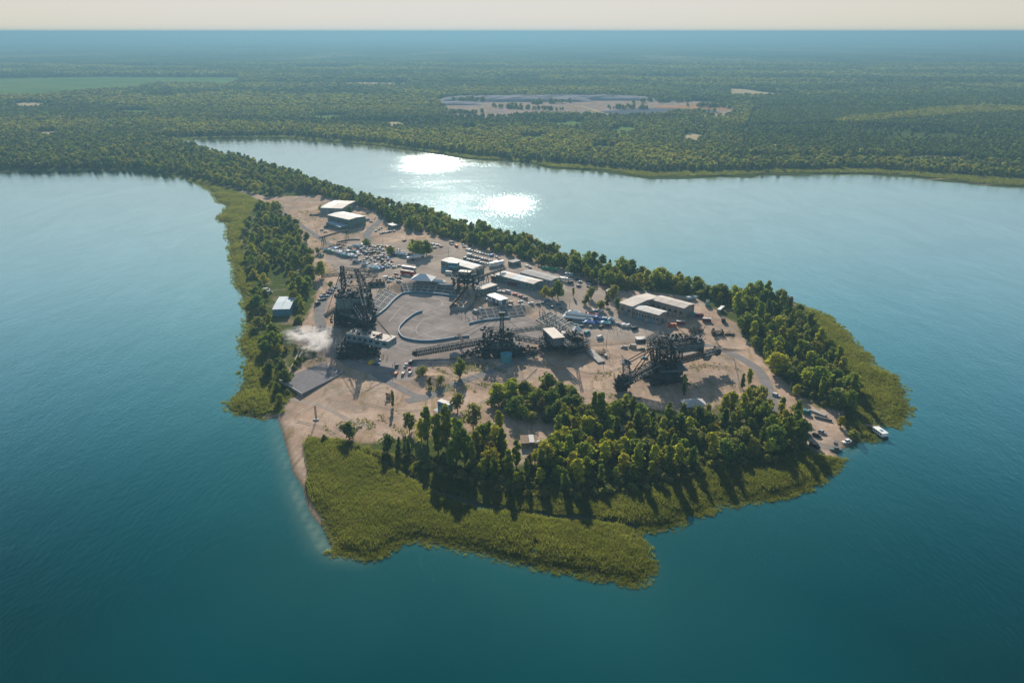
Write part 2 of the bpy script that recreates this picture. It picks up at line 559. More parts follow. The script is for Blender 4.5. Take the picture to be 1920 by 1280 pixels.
WOOD = [
 poly([(340, 330), (330, 262), (450, 283), (600, 328), (790, 384), (960, 430), (1200, 494), (1440, 548), (1520, 580), (1600, 650), (1640, 760), (1530, 775), (1440, 700), (1370, 610), (1300, 560), (1150, 545), (1100, 520), (960, 478), (850, 450), (760, 410), (700, 395), (600, 368), (500, 372)]),
 poly([(480, 385), (530, 385), (560, 430), (590, 480), (600, 560), (575, 610), (560, 640), (600, 672), (540, 700), (500, 680), (480, 620), (470, 560), (455, 480), (450, 420)]),
 poly([(600, 815), (720, 830), (800, 810), (880, 830), (930, 830), (960, 870), (1000, 870), (1080, 830), (1110, 770), (1180, 760), (1300, 775), (1400, 740), (1450, 770), (1520, 790), (1500, 830), (1560, 860), (1560, 900), (1400, 940), (1200, 1000), (900, 1000), (700, 900)]),
 poly([(920, 730), (1060, 720), (1110, 770), (1080, 830), (960, 800)]),
]
def green(P):
    o = np.zeros(len(P))
    near = P[:, 1] < 2300
    d = sdist(P, SHP)
    o[P[:, 1] > 1150] = 0.9
    k = near & (np.abs(P[:, 0]) < 1500)
    for A, v in [(a, 1.0) for a in REED] + [(a, 0.62) for a in WOOD[:3]] + [(WOOD[3], .3)]:
        s = sdist(P[k], A)
        o[k] = np.maximum(o[k], v * np.clip(0.5 + s / 10, 0, 1))
    o[near & (d < 14) & (P[:, 1] > 900)] = 0.9
    bk = near & (np.abs(P[:, 0]) < 400) & (P[:, 1] < 700)
    o[bk] *= np.clip(-sdist(P[bk], BEACHG) / 4, 0, 1)
    return o
def wet(P):
    d = sdist(P, SHP)
    w = np.clip(1 - d / 3.0, 0, 1) * (np.abs(P[:, 1]) < 3000)
    k = (np.abs(P[:, 0]) < 320) & (P[:, 1] < 450)
    w[k] = np.maximum(w[k], np.clip(1.6 - seg_dist(P[k], CHAN, False) / 2.5, 0, 1))
    return w
xs = spaced(-60000, 60000, 2.3, 1.2, -290, 330)
ys = np.concatenate([np.arange(225, 700, 2.3), spaced(700, 60000, 6.0, 1.16, 700, 1900)])
gm = grid_mesh('ground', xs, ys, lambda P: height(P), {'green': green, 'wet': wet}, keep=lambda P, Z: Z > -2.9)
gm.materials.append(M['ground'])
tag(link('ground', gm), kind='structure')
# ================================================================== foliage materials
def leaf_mat(name, lo, hi, trans=0.45, huevar=0.03, nscale=0.35):
    m, nt, b = new_mat(name)
    oi = N(nt, 'ShaderNodeObjectInfo')
    geo = N(nt, 'ShaderNodeNewGeometry')
    n = noise(nt, nscale, 2 if nscale > .1 else 5, 0.5 if nscale > .1 else .7, geo.outputs['Position'])
    r = ramp(nt, [(0.3, lo), (0.7, hi)], n.outputs['Fac'])
    hs = N(nt, 'ShaderNodeHueSaturation')
    nt.links.new(r.outputs[0], hs.inputs['Color'])
    mr = N(nt, 'ShaderNodeMapRange'); mr.inputs['To Min'].default_value = 0.5 - huevar; mr.inputs['To Max'].default_value = 0.5 + huevar * .6
    nt.links.new(oi.outputs['Random'], mr.inputs['Value'])
    nt.links.new(mr.outputs[0], hs.inputs['Hue'])
    mv = N(nt, 'ShaderNodeMapRange'); mv.inputs['To Min'].default_value = 0.65; mv.inputs['To Max'].default_value = 1.35
    nt.links.new(mth(nt, 'FRACT', mth(nt, 'MULTIPLY', oi.outputs['Random'], 17.3)), mv.inputs['Value'])
    nt.links.new(mv.outputs[0], hs.inputs['Value'])
    d = N(nt, 'ShaderNodeBsdfDiffuse'); t = N(nt, 'ShaderNodeBsdfTranslucent')
    nt.links.new(hs.outputs[0], d.inputs[0])
    nt.links.new(mixc(nt, hs.outputs[0], (0.55, 0.6, 0.05), 0.22), t.inputs[0])
    ms = N(nt, 'ShaderNodeMixShader'); ms.inputs[0].default_value = trans
    nt.links.new(d.outputs[0], ms.inputs[1]); nt.links.new(t.outputs[0], ms.inputs[2])
    nt.links.new(ms.outputs[0], nt.nodes['Material Output'].inputs['Surface'])
    return m
M['leaf_mid'] = leaf_mat('leaf_mid', (0.085, 0.14, 0.018), (0.26, 0.31, 0.042))
M['leaf_yellow'] = leaf_mat('leaf_yellow', (0.22, 0.24, 0.020), (0.46, 0.43, 0.045))
M['leaf_dark'] = leaf_mat('leaf_dark', (0.050, 0.095, 0.024), (0.14, 0.20, 0.045), 0.42)
M['leaf_olive'] = leaf_mat('leaf_olive', (0.11, 0.125, 0.036), (0.25, 0.25, 0.075), 0.5)
M['leaf_rust'] = leaf_mat('leaf_rust', (0.12, 0.085, 0.035), (0.22, 0.15, 0.055), 0.4, 0.01)
M['reed'] = leaf_mat('reed_leaf', (0.038, 0.066, 0.014), (0.175, 0.185, 0.036), 0.5, 0.02, nscale=.05)
M['bark'] = simple('bark', (0.10, 0.075, 0.055), 0.9)
M['shadow_floor'] = simple('leaf_litter', (0.07, 0.055, 0.03), 0.95)

def crown_mesh(name, kind, seed, nleaf, mat):
    """unit tree (about 10 m high): leaf clumps spread through the volume of several uneven lobes"""
    g = np.random.RandomState(seed)
    if kind == 'poplar':
        nl, H0, H1, RX, lob = 13, 1.6, 12.0, 1.5, 1.15
    elif kind == 'pine':
        nl, H0, H1, RX, lob = 12, 1.5, 10.0, 2.0, 1.0
    elif kind == 'bush':
        nl, H0, H1, RX, lob = 7, 0.6, 4.6, 2.3, 1.3
    elif kind == 'birch':
        nl, H0, H1, RX, lob = 11, 2.0, 10.5, 1.7, 1.1
    else:
        nl, H0, H1, RX, lob = 14, 1.9, 9.6, 3.1, 1.6
    lobes = []
    for i in range(nl):
        t = (i + 0.5) / nl
        z = H0 + (H1 - H0) * t
        if kind == 'pine': rad = RX * (1.05 - t) + 0.15
        elif kind in ('poplar', 'birch'): rad = RX * math.sin(math.pi * min(1, (t * .82 + .16))) ** 0.6
        elif kind == 'bush': rad = RX * math.sqrt(max(0, 1 - t * t)) * .75
        else: rad = RX * math.sin(math.pi * (t * 0.80 + 0.17)) ** 0.7
        a = g.uniform(0, 6.28)
        o = rad * g.uniform(0.25, 1.0)
        s = lob * g.uniform(0.6, 1.3) * (0.55 + 0.45 * rad / RX)
        lobes.append((math.cos(a) * o, math.sin(a) * o, z, s, s * g.uniform(0.75, 1.1)))
    lobes.append((0, 0, (H0 + H1) / 2, RX * .75, (H1 - H0) * .38))
    w = np.array([l[3] ** 2 for l in lobes]); w /= w.sum()
    pick = g.choice(len(lobes), nleaf, p=w)
    L = np.array(lobes)[pick]
    d = g.normal(size=(nleaf, 3)); d /= np.linalg.norm(d, axis=1)[:, None]
    r = g.uniform(0.55, 1.08, nleaf) ** 0.6
    r = r * (1 + .28 * np.sin(d[:, 0] * 5 + seed) * np.cos(d[:, 2] * 6 + pick))
    C = L[:, :3] + d * (L[:, 3:4] * r[:, None]) * np.array([1, 1, 1])
    C[:, 2] = L[:, 2] + d[:, 2] * L[:, 4] * r
    C[:, 2] = np.maximum(C[:, 2], 0.25)
    # each clump is a small bent quad facing roughly outwards
    nrm = d + g.normal(scale=0.55, size=(nleaf, 3)); nrm /= np.linalg.norm(nrm, axis=1)[:, None]
    u = np.cross(nrm, g.normal(size=(nleaf, 3))); u /= np.linalg.norm(u, axis=1)[:, None]
    v = np.cross(nrm, u)
    s = g.uniform(0.16, 0.50, nleaf)[:, None] * (1.35 if nleaf < 500 else 1.0)
    a = C - u * s - v * s * .6; b_ = C + u * s * .7 - v * s; c = C + u * s + v * s * .7 + nrm * s * .3; e = C - u * s * .6 + v * s
    V = np.stack([a, b_, c, e], 1).reshape(-1, 3)
    me = bpy.data.meshes.new(name)
    me.vertices.add(len(V)); me.vertices.foreach_set('co', V.ravel())
    me.loops.add(nleaf * 4); me.loops.foreach_set('vertex_index', np.arange(nleaf * 4))
    me.polygons.add(nleaf)
    me.polygons.foreach_set('loop_start', np.arange(0, nleaf * 4, 4)); me.polygons.foreach_set('loop_total', np.full(nleaf, 4))
    me.materials.append(mat)
    me.update(calc_edges=True)
    return me, lobes

def trunk_mesh(name, kind, lobes, seed):
    g = random.Random(seed)
    mb = MB()
    H = max(l[2] for l in lobes[:-1])
    r = {'bush': 0.10, 'pine': 0.2, 'poplar': 0.24, 'birch': 0.16}.get(kind, 0.3)
    p = Vector((0, 0, -0.4))
    n = 5
    for i in range(n):
        q = Vector((g.uniform(-.15, .15) * i, g.uniform(-.15, .15) * i, (i + 1) / n * H * .9))
        mb.tube(p, q, r * (1 - i / n * .8), 6, r * (1 - (i + 1) / n * .8))
        for l in lobes[:-1]:
            if abs(l[2] - q.z - 1.0) < 0.9:
                mb.tube(q, (l[0], l[1], l[2]), r * .35 * (1 - i / n * .6), 4, 0.03)
        p = q
    return mb.mesh(name, M['bark'])

for k_, lo_, hi_ in (('leaf_mid', (.055, .092, .020), (.155, .20, .042)), ('leaf_yellow', (.20, .215, .030), (.44, .41, .06)), ('leaf_dark', (.028, .058, .020), (.075, .12, .034)), ('leaf_olive', (.078, .10, .032), (.20, .205, .065)), ('leaf_rust', (.085, .065, .035), (.16, .12, .06))):
    M['far_' + k_] = leaf_mat('far_' + k_, lo_, hi_, .4)
TREE = {}
def tree_kind(key, kind, mat, seed, nleaf):
    cm, lobes = crown_mesh('crown_' + key, kind, seed, nleaf, M[mat])
    TREE.setdefault(key.rstrip('0123456789'), []).append((cm, trunk_mesh('trunk_' + key, kind, lobes, seed), lobes))
for i in range(3):
    tree_kind('round%d' % i, 'round', 'leaf_mid', 10 + i, 1150)
    tree_kind('poplar%d' % i, 'poplar', 'leaf_mid', 30 + i, 1300)
    tree_kind('birch%d' % i, 'birch', 'leaf_yellow', 40 + i, 900)
    tree_kind('pine%d' % i, 'pine', 'leaf_dark', 60 + i, 1000)
for i in range(2):
    tree_kind('yellow%d' % i, 'round', 'leaf_yellow', 20 + i, 1050)
    tree_kind('olive%d' % i, 'round', 'leaf_olive', 50 + i, 950)
    tree_kind('rust%d' % i, 'birch', 'leaf_rust', 70 + i, 900)
    tree_kind('bush%d' % i, 'bush', 'leaf_olive', 80 + i, 500)
    tree_kind('darkround%d' % i, 'round', 'leaf_dark', 90 + i, 1100)
KIND_WORDS = {'round': ('broad_tree', 'broad mid-green tree', 'tree'), 'poplar': ('poplar_tree', 'upright green poplar', 'poplar'),
              'birch': ('birch_tree', 'slender yellow-green birch', 'birch'), 'pine': ('pine_tree', 'dark pointed pine', 'pine'),
              'yellow': ('broad_tree', 'bright yellow-green broad tree', 'tree'), 'olive': ('willow_tree', 'grey-olive rounded willow', 'willow'),
              'rust': ('birch_tree', 'brownish thin birch', 'birch'), 'bush': ('bush', 'low olive bush', 'bush'),
              'darkround': ('broad_tree', 'dark green broad tree', 'tree')}

TREES = []      # every single tree: (x, y, kind, height, width factor, label place, group)
def put_tree(px, py, kind, h=None, w=1.0, where=None, group=None, xy=None):
    x, y = xy if xy is not None else G(px, py)[:2]
    base = {'round': 10, 'poplar': 13, 'birch': 10.5, 'pine': 10.5, 'yellow': 10, 'olive': 8.5, 'rust': 8.5, 'bush': 4.6, 'darkround': 10}[kind]
    TREES.append([x, y, kind, (h or base * rnd.uniform(.8, 1.2)) * 1.12, w, where, group])

BASE_H = {'poplar': 12.6, 'pine': 10.6, 'bush': 5.2, 'birch': 11.0, 'rust': 11.0}
def build_tree(rec):
    x, y, kind, h, w, label, group = rec
    cm, tm, lobes = rnd.choice(TREE[kind])
    nm, words, cat = KIND_WORDS[kind]
    s = h / BASE_H.get(kind, 10.6)
    t = empty(nm, (x, y, hz(x, y) - 0.05), rnd.uniform(0, 6.28))
    w *= 1.22 if kind in ('round', 'yellow', 'olive', 'darkround', 'bush') else 1.02
    t.scale = (s * w, s * w, s)
    link('trunk', tm, t)
    link('crown', cm, t)
    tag(t, label, cat, group)
    return t

def scatter(area, n, mind, seed, keep=None):
    """dart throwing inside a polygon of ground points"""
    g = np.random.RandomState(seed)
    lo, hi = area.min(0), area.max(0)
    P = g.uniform(lo, hi, (n * 60, 2))
    P = P[inside(P, area)]
    if keep is not None: P = P[keep(P)]
    cell, out = {}, []
    for x, y in P:
        c = (int(x // mind), int(y // mind))
        ok = True
        for i in (-1, 0, 1):
            for j in (-1, 0, 1):
                for q in cell.get((c[0] + i, c[1] + j), ()):
                    if (q[0] - x) ** 2 + (q[1] - y) ** 2 < mind * mind: ok = False
        if ok:
            cell.setdefault(c, []).append((x, y)); out.append((x, y))
            if len(out) >= n: break
    return np.array(out).reshape(-1, 2)

# ---- geometry-node scatter for what nobody could count
LIB = bpy.data.collections.new('library')     # never linked to the scene: only meshes to draw from
def gn_scatter(name, pts, scales, protos, kind='stuff', zs=None, squash=None, label=None):
    n = len(pts)
    me = bpy.data.meshes.new(name)
    me.vertices.add(n)
    z = height(pts) if zs is None else zs
    me.vertices.foreach_set('co', np.column_stack([pts, z - 0.05]).ravel())
    def at(an, v, t='FLOAT'):
        a = me.attributes.new(an, t, 'POINT'); a.data.foreach_set('value', v)
    g = np.random.RandomState(len(name) + n)
    at('sc', np.asarray(scales, float))
    at('wd', g.uniform(.8, 1.25, n) if squash is None else squash)
    at('rot', g.uniform(0, 6.28, n))
    at('pick', g.randint(0, len(protos), n).astype(np.int32), 'INT')
    o = link(name, me)
    ng = bpy.data.node_groups.new(name, 'GeometryNodeTree')
    ng.interface.new_socket('Geometry', in_out='INPUT', socket_type='NodeSocketGeometry')
    ng.interface.new_socket('Geometry', in_out='OUTPUT', socket_type='NodeSocketGeometry')
    nn, L = ng.nodes, ng.links
    gi, go = nn.new('NodeGroupInput'), nn.new('NodeGroupOutput')
    join = nn.new('GeometryNodeGeometryToInstance')
    for i, pm in enumerate(protos):
        po = bpy.data.objects.new('source', pm)
        LIB.objects.link(po)
        oi = nn.new('GeometryNodeObjectInfo'); oi.inputs['Object'].default_value = po
        L.new(oi.outputs['Geometry'], join.inputs[0])
    def na(an, t='FLOAT'):
        a = nn.new('GeometryNodeInputNamedAttribute'); a.data_type = t; a.inputs['Name'].default_value = an
        return a.outputs['Attribute']
    iop = nn.new('GeometryNodeInstanceOnPoints')
    iop.inputs['Pick Instance'].default_value = True
    L.new(gi.outputs[0], iop.inputs['Points'])
    L.new(join.outputs[0], iop.inputs['Instance'])
    L.new(na('pick', 'INT'), iop.inputs['Instance Index'])
    cr = nn.new('ShaderNodeCombineXYZ'); L.new(na('rot'), cr.inputs['Z'])
    L.new(cr.outputs[0], iop.inputs['Rotation'])
    cs = nn.new('ShaderNodeCombineXYZ')
    mu = nn.new('ShaderNodeMath'); mu.operation = 'MULTIPLY'
    L.new(na('sc'), mu.inputs[0]); L.new(na('wd'), mu.inputs[1])
    L.new(mu.outputs[0], cs.inputs['X']); L.new(mu.outputs[0], cs.inputs['Y']); L.new(na('sc'), cs.inputs['Z'])
    L.new(cs.outputs[0], iop.inputs['Scale'])
    L.new(iop.outputs[0], go.inputs[0])
    md = o.modifiers.new('scatter', 'NODES'); md.node_group = ng
    tag(o, label, kind=kind)
    return o

# ---- reeds: clumps of tall blades along the shallow banks
def reed_mesh(name, seed, n=90, r=2.5, h=1.8):
    g = random.Random(seed)
    mb = MB()
    for i in range(n):
        a, d = g.uniform(0, 6.28), r * math.sqrt(g.random())
        x, y = math.cos(a) * d, math.sin(a) * d
        hh = h * g.uniform(.6, 1.15)
        w = g.uniform(.04, .13)
        t = g.uniform(0, 6.28)
        cx, cy = math.cos(t) * w, math.sin(t) * w
        lx, ly = g.uniform(-.5, .5), g.uniform(-.5, .5)
        mb.add([(x - cx, y - cy, 0), (x + cx, y + cy, 0), (x + cx * .8 + lx * .4, y + cy * .8 + ly * .4, hh * .6), (x - cx * .8 + lx * .4, y - cy * .8 + ly * .4, hh * .6),
                (x + lx, y + ly, hh)], [(0, 1, 2, 3), (3, 2, 4)])
    return mb.mesh(name, M['reed'])
reeds = [reed_mesh('reed_a', 1), reed_mesh('reed_b', 2), reed_mesh('reed_c', 3, 50, 2.2, 2.5)]
M['reed2'] = leaf_mat('reed_dry', (0.075, 0.075, 0.025), (0.21, 0.19, 0.07), 0.5, 0.01, nscale=.08)
rb = reed_mesh('reed_d', 4, 80, 2.4, 1.7); rb.materials.clear(); rb.materials.append(M['reed2']); reeds.append(rb)

BEACH = BEACHG
def reed_ok(P):
    d = seg_dist(P, CHAN, False)
    g = inside(P, POND) | inside(P, POND2) | inside(P, BEACH)
    s = sdist(P, SHP)
    d2 = seg_dist(P, CHAN, False)
    rag = np.random.RandomState(6).uniform(-6, 0, len(P)) + 1.6 * np.sin(P[:, 0] * .3) * np.sin(P[:, 1] * .27)
    return (d > 2.3) & ~g & (s > np.maximum(rag, -3.5))
def dense(area, spacing, seed, keep):
    g = np.random.RandomState(seed)
    lo, hi = area.min(0), area.max(0)
    X, Y = np.meshgrid(np.arange(lo[0], hi[0], spacing), np.arange(lo[1], hi[1], spacing))
    P = np.stack([X.ravel(), Y.ravel()], 1)
    P += g.uniform(-.5, .5, P.shape) * spacing
    P = P[inside(P, area)]
    return P[keep(P)]
pts = np.vstack([dense(a, s, i, reed_ok) for i, (a, s) in enumerate(zip(REED, (2.4, 1.2, 1.8)))])
# thinning patches so that the reed bed is uneven
hsh = np.sin(pts[:, 0] * .11 + np.sin(pts[:, 1] * .07) * 2) + np.sin(pts[:, 1] * .16 + pts[:, 0] * .05)
sc = 0.75 + 0.16 * hsh + np.random.RandomState(5).uniform(-.15, .2, len(pts))
edge = np.clip(sdist(pts, SHP) / 5, 0.62, 1)
gn_scatter('reeds', pts, sc * edge, reeds, zs=np.maximum(height(pts), -0.1))

# strip of reeds along the far bank
FB = poly([(340, 262), (419, 258.5), (540, 258.5), (620, 265), (704, 272), (796, 284), (883, 297), (993, 303), (1036, 314), (1135, 319), (1219, 332), (1321, 330), (1380, 329), (1428, 325), (1529, 324.5), (1634, 325), (1704, 329), (1766, 336), (1860, 346), (1920, 349), (2100, 360),
           (2100, 345), (1920, 340), (1800, 330), (1704, 321), (1634, 318), (1500, 318), (1400, 322), (1300, 324), (1219, 324), (1135, 314), (1036, 308), (993, 299), (883, 293), (796, 281), (704, 269), (620, 262), (540, 256), (400, 256)])
pts = dense(FB, 5.5, 77, lambda P: sdist(P, SHP) > -2)
gn_scatter('bank_reeds', pts, np.random.RandomState(2).uniform(.9, 1.5, len(pts)), reeds, squash=np.full(len(pts), 2.6))
# ================================================================== mainland woods
def small_crown(name, kind, mat, seed, n=110):
    me, _ = crown_mesh(name, kind, seed, n, M['far_' + mat])
    # fewer, larger clumps for trees that are only a few pixels tall
    co = np.empty(len(me.vertices) * 3); me.vertices.foreach_get('co', co); co = co.reshape(-1, 4, 3)
    c = co.mean(1, keepdims=True); co = c + (co - c) * 2.0
    me.vertices.foreach_set('co', co.ravel()); me.update()
    return me
SMALL = {k: [small_crown('small_%s%d' % (k, i), kk, mt, 200 + i * 7 + len(k)) for i in range(2)] for k, kk, mt in
         [('round', 'round', 'leaf_mid'), ('yellow', 'birch', 'leaf_yellow'), ('pine', 'pine', 'leaf_dark'), ('olive', 'round', 'leaf_olive'),
          ('dark', 'round', 'leaf_dark'), ('rust', 'birch', 'leaf_rust'), ('poplar', 'poplar', 'leaf_yellow')]}

QUARRY = poly([(812, 190), (850, 183), (905, 184), (960, 181), (1010, 183), (1080, 181), (1150, 180), (1200, 184), (1260, 190), (1330, 192), (1372, 200), (1378, 212), (1360, 222),
               (1250, 219), (1150, 221), (1100, 219), (1000, 217), (950, 222), (880, 224), (830, 222), (840, 208)])
FIELD = poly([(-200, 150), (0, 148), (200, 145), (360, 146), (450, 146), (452, 158), (380, 162), (300, 160), (240, 170), (180, 174), (60, 184), (-200, 190)])
TANF = poly([(63, 249), (108, 248), (110, 258), (63, 259)])
CLEAR = poly([(1366, 167), (1400, 169), (1462, 178), (1530, 183), (1450, 184), (1375, 184), (1366, 178)])
VILL = poly([(500, 158), (560, 150), (700, 156), (720, 176), (640, 182), (520, 176)])
gC = random.Random(12)
MEADOWS = []
for (cx_, cy_, w_, h_) in [(60, 200, 60, 3), (250, 212, 46, 3), (620, 222, 40, 3), (740, 236, 26, 3), (1060, 236, 38, 4), (1170, 248, 30, 4), (1300, 262, 26, 5), (1000, 262, 30, 4), (1130, 282, 34, 4), (700, 160, 90, 2.5),
                           (1700, 262, 60, 2.5), (1580, 300, 40, 3), (1760, 300, 70, 3), (880, 246, 20, 3), (120, 282, 40, 4), (420, 156, 34, 5), (1500, 150, 70, 2), (1250, 150, 60, 2), (980, 150, 60, 2), (280, 128, 90, 2), (600, 130, 80, 2)]:
    MEADOWS.append(poly([(cx_ + math.cos(t) * w_ * gC.uniform(.6, 1.1), cy_ + math.sin(t) * h_ * 2.0 * gC.uniform(.6, 1.2)) for t in [i * .628 for i in range(10)]]))
CLEARINGS = [QUARRY, FIELD, TANF, CLEAR] + MEADOWS
TRACKS = [poly(c) for c in (((0, 236), (300, 226), (620, 232), (900, 226), (1380, 224)), ((1392, 300), (1650, 300), (1920, 308)), ((1400, 242), (1560, 238), (1920, 250)), ((500, 178), (800, 186)), ((-100, 205), (420, 178)))]
RIDGE = poly([(1560, 235), (1590, 226), (1660, 222), (1760, 209), (1840, 204), (1950, 208), (2100, 208), (2100, 216), (1950, 216), (1840, 219), (1760, 226), (1680, 229), (1600, 240)])
PLANT = poly([(1395, 285), (1405, 240), (1420, 200), (1440, 186), (1530, 185), (1700, 180), (2300, 180), (2300, 330), (1900, 308), (1700, 296), (1560, 286)])
YBELT = poly([(420, 176), (560, 184), (700, 182), (820, 180), (830, 205), (700, 214), (560, 206), (430, 200), (300, 196), (330, 184)])
SHOREBELT = poly([(300, 258), (340, 240), (420, 236), (560, 240), (700, 252), (850, 262), (940, 282), (900, 294), (760, 276), (640, 260), (560, 254)])
MAIN = poly([(-1500, 420), (-600, 352), (0, 318), (310, 322), (340, 300), (330, 268), (300, 258), (540, 256), (704, 269), (883, 292), (1036, 306), (1219, 324), (1400, 321), (1634, 317), (1920, 338), (2600, 372), (3400, 420)])
MAIN = np.vstack([MAIN, [[6500, 5200], [-6500, 5200]]])
def in_frustum(P, pad=0.06):
    return np.abs(P[:, 0]) < (960 / F * 1.06 + pad) * P[:, 1] * 1.0 + 60
def free(P):
    k = np.ones(len(P), bool)
    for c in CLEARINGS[1:]: k &= ~inside(P, c)
    qn = np.sin(P[:, 0] * .021 + np.sin(P[:, 1] * .017) * 2) + np.sin(P[:, 1] * .034 + 1.3 * np.sin(P[:, 0] * .009)) + np.random.RandomState(8).normal(scale=.5, size=len(P))
    k &= ~(inside(P, QUARRY) & (qn < 1.75))
    return k
bands = [(0, 2250, 8.8, 1.0), (2250, 3300, 12.5, 1.25), (3300, 5200, 19.0, 1.7)]
bag = {k: ([], []) for k in ('round', 'yellow', 'pine', 'olive', 'dark', 'rust', 'poplar')}
gR = np.random.RandomState(99)
for (a, b_, sp, s0) in bands:
    box = np.array([[-6500, max(a, 900)], [6500, max(a, 900)], [6500, b_], [-6500, b_]])
    P = dense(box, sp, int(a) + 3, lambda Q: in_frustum(Q) & inside(Q, MAIN) & free(Q) & (sdist(Q, SHP) > 9))
    n = len(P)
    nz = 1.2 * np.sin(P[:, 0] * .0041 + np.sin(P[:, 1] * .0052) * 2.1) + 1.1 * np.sin(P[:, 1] * .0093 + P[:, 0] * .0022) + .6 * np.sin(P[:, 0] * .019 + P[:, 1] * .012) + gR.normal(scale=.5, size=n)
    pl, rd, yb, sb, vl = inside(P, PLANT), inside(P, RIDGE), inside(P, YBELT), inside(P, SHOREBELT), inside(P, VILL)
    u = gR.uniform(size=n)
    kind = np.where(nz > 1.1, 'yellow', np.where(nz > .3, 'round', np.where(nz > -.5, 'olive', np.where(nz > -1.3, 'dark', 'pine'))))
    kind = np.where(u < .04, 'rust', kind)
    kind = np.where(yb & (u < .7), 'yellow', kind)
    kind = np.where(sb & (u < .6), 'poplar', kind)
    kind = np.where(pl, np.where(u < .93, 'pine', 'round'), kind)
    kind = np.where(rd, 'poplar', kind)
    sc = gR.uniform(.75, 1.25, n) * s0
    sc = np.where(pl, s0 * gR.uniform(.92, 1.08, n), sc)
    # the young plantation east of the track and rides between the blocks
    gap = vl & (u > .45)
    for c_ in TRACKS: gap |= (seg_dist(P, c_, False) < 13 + P[:, 1] * .004)
    for c in (((1388, 320), (1398, 250), (1420, 195)),):
        gap |= seg_dist(P, poly(c), False) < 4.5
    thin = (P[:, 1] < 1900) & (nz < -1.9)
    gap |= thin
    for k in bag:
        q = (kind == k) & ~gap
        bag[k][0].append(P[q]); bag[k][1].append(sc[q])
names = {'round': 'mixed_wood', 'yellow': 'birch_wood', 'pine': 'pine_wood', 'olive': 'willow_wood', 'dark': 'oak_wood', 'rust': 'dry_wood', 'poplar': 'poplar_wood'}
for k, (pp, ss) in bag.items():
    pp, ss = np.vstack(pp), np.concatenate(ss)
    sq = np.where(ss > 1.5, 1.9, np.where(ss > 1.2, 1.35, 1.15)) * np.random.RandomState(1).uniform(.85, 1.15, len(pp))
    if k in ('yellow', 'pine', 'rust', 'poplar'): sq = sq * 1.45
    gn_scatter(names[k], pp, ss, SMALL[k], zs=np.full(len(pp), 1.2), squash=sq)

# far canopy: a rough blanket of treetops that runs on to the horizon
m, nt, b = new_mat('far_canopy')
geo = N(nt, 'ShaderNodeNewGeometry')
mpn = N(nt, 'ShaderNodeMapping'); nt.links.new(geo.outputs['Position'], mpn.inputs['Vector'])
mpn.inputs['Scale'].default_value = (1, 0.45, 1)
na_ = noise(nt, 0.0011, 5, 0.6, mpn.outputs[0], 0.5)
nb_ = noise(nt, 0.012, 4, 0.7, geo.outputs['Position'])
ca = ramp(nt, [(0.32, (0.022, 0.042, 0.014)), (0.48, (0.055, 0.078, 0.02)), (0.58, (0.10, 0.115, 0.03)), (0.66, (0.20, 0.18, 0.075))], na_.outputs['Fac'])
cb = ramp(nt, [(0.35, (0.45, 0.45, 0.45)), (0.65, (1.5, 1.5, 1.5))], nb_.outputs['Fac'])
nt.links.new(mixc(nt, ca.outputs[0], cb.outputs[0], 1.0, 'MULTIPLY'), b.inputs['Base Color'])
b.inputs['Roughness'].default_value = 1.0
b.inputs['Specular IOR Level'].default_value = 0.0
M['canopy'] = m
def canz(P):
    g = np.random.RandomState(3)
    r = np.clip((P[:, 1] - 5000) / 300, 0, 1)
    z = 9 + g.uniform(-5, 5, len(P)) + 3 * np.sin(P[:, 0] * .002 + np.sin(P[:, 1] * .0013) * 3)
    # low rise on the skyline
    z = z + 95 * np.exp(-(((P[:, 0] + 9600) / 2300) ** 2 + ((P[:, 1] - 19500) / 1500) ** 2))
    return z * r + (1 - r) * 0.5
ysf = [5000.0]
while ysf[-1] < 58000: ysf.append(ysf[-1] * 1.0085)
xsf = np.linspace(-1, 1, 420)
P0 = []
X, Y = np.meshgrid(xsf, ysf)
XX = X * (Y * .78 + 400)
Pf = np.stack([XX.ravel(), Y.ravel()], 1)
Zf = canz(Pf)
ny, nx = X.shape
idx = np.arange(nx * ny).reshape(ny, nx)
qf = np.stack([idx[:-1, :-1].ravel(), idx[:-1, 1:].ravel(), idx[1:, 1:].ravel(), idx[1:, :-1].ravel()], 1)
me = bpy.data.meshes.new('far_forest')
me.from_pydata(np.column_stack([Pf, Zf]).tolist(), [], qf.tolist())
me.materials.append(M['canopy'])
tag(link('far_forest', me), kind='stuff')

def sheet(name, pts, mat, up, kind='structure', thick=None, world_pts=False, sub=6.0, group=None):
    """a flush sheet that follows the ground: polygon subdivided and lifted by up"""
    A = np.asarray(pts) if world_pts else poly(pts, 1.3)
    lo, hi = A.min(0), A.max(0)
    bmm = bmesh.new()
    vs = [bmm.verts.new((x, y, 0)) for x, y in A]
    f = bmm.faces.new(vs)
    bmesh.ops.triangulate(bmm, faces=[f])
    if sub:
        for ax, n in ((0, Vector((1, 0, 0))), (1, Vector((0, 1, 0)))):
            t = lo[ax] + sub
            while t < hi[ax]:
                c = Vector((0, 0, 0)); c[ax] = t
                bmesh.ops.bisect_plane(bmm, geom=bmm.verts[:] + bmm.edges[:] + bmm.faces[:], plane_co=c, plane_no=n)
                t += sub
    P = np.array([(v.co.x, v.co.y) for v in bmm.verts])
    Z = height(P) + up
    for v, z in zip(bmm.verts, Z): v.co.z = z
    bmesh.ops.recalc_face_normals(bmm, faces=bmm.faces[:])
    if bmm.faces and sum(f.normal.z for f in bmm.faces) < 0:
        bmesh.ops.reverse_faces(bmm, faces=bmm.faces[:])
    me = bpy.data.meshes.new(name); bmm.to_mesh(me); bmm.free()
    me.materials.append(mat)
    o = link(name, me)
    if kind: tag(o, kind=kind)
    return o
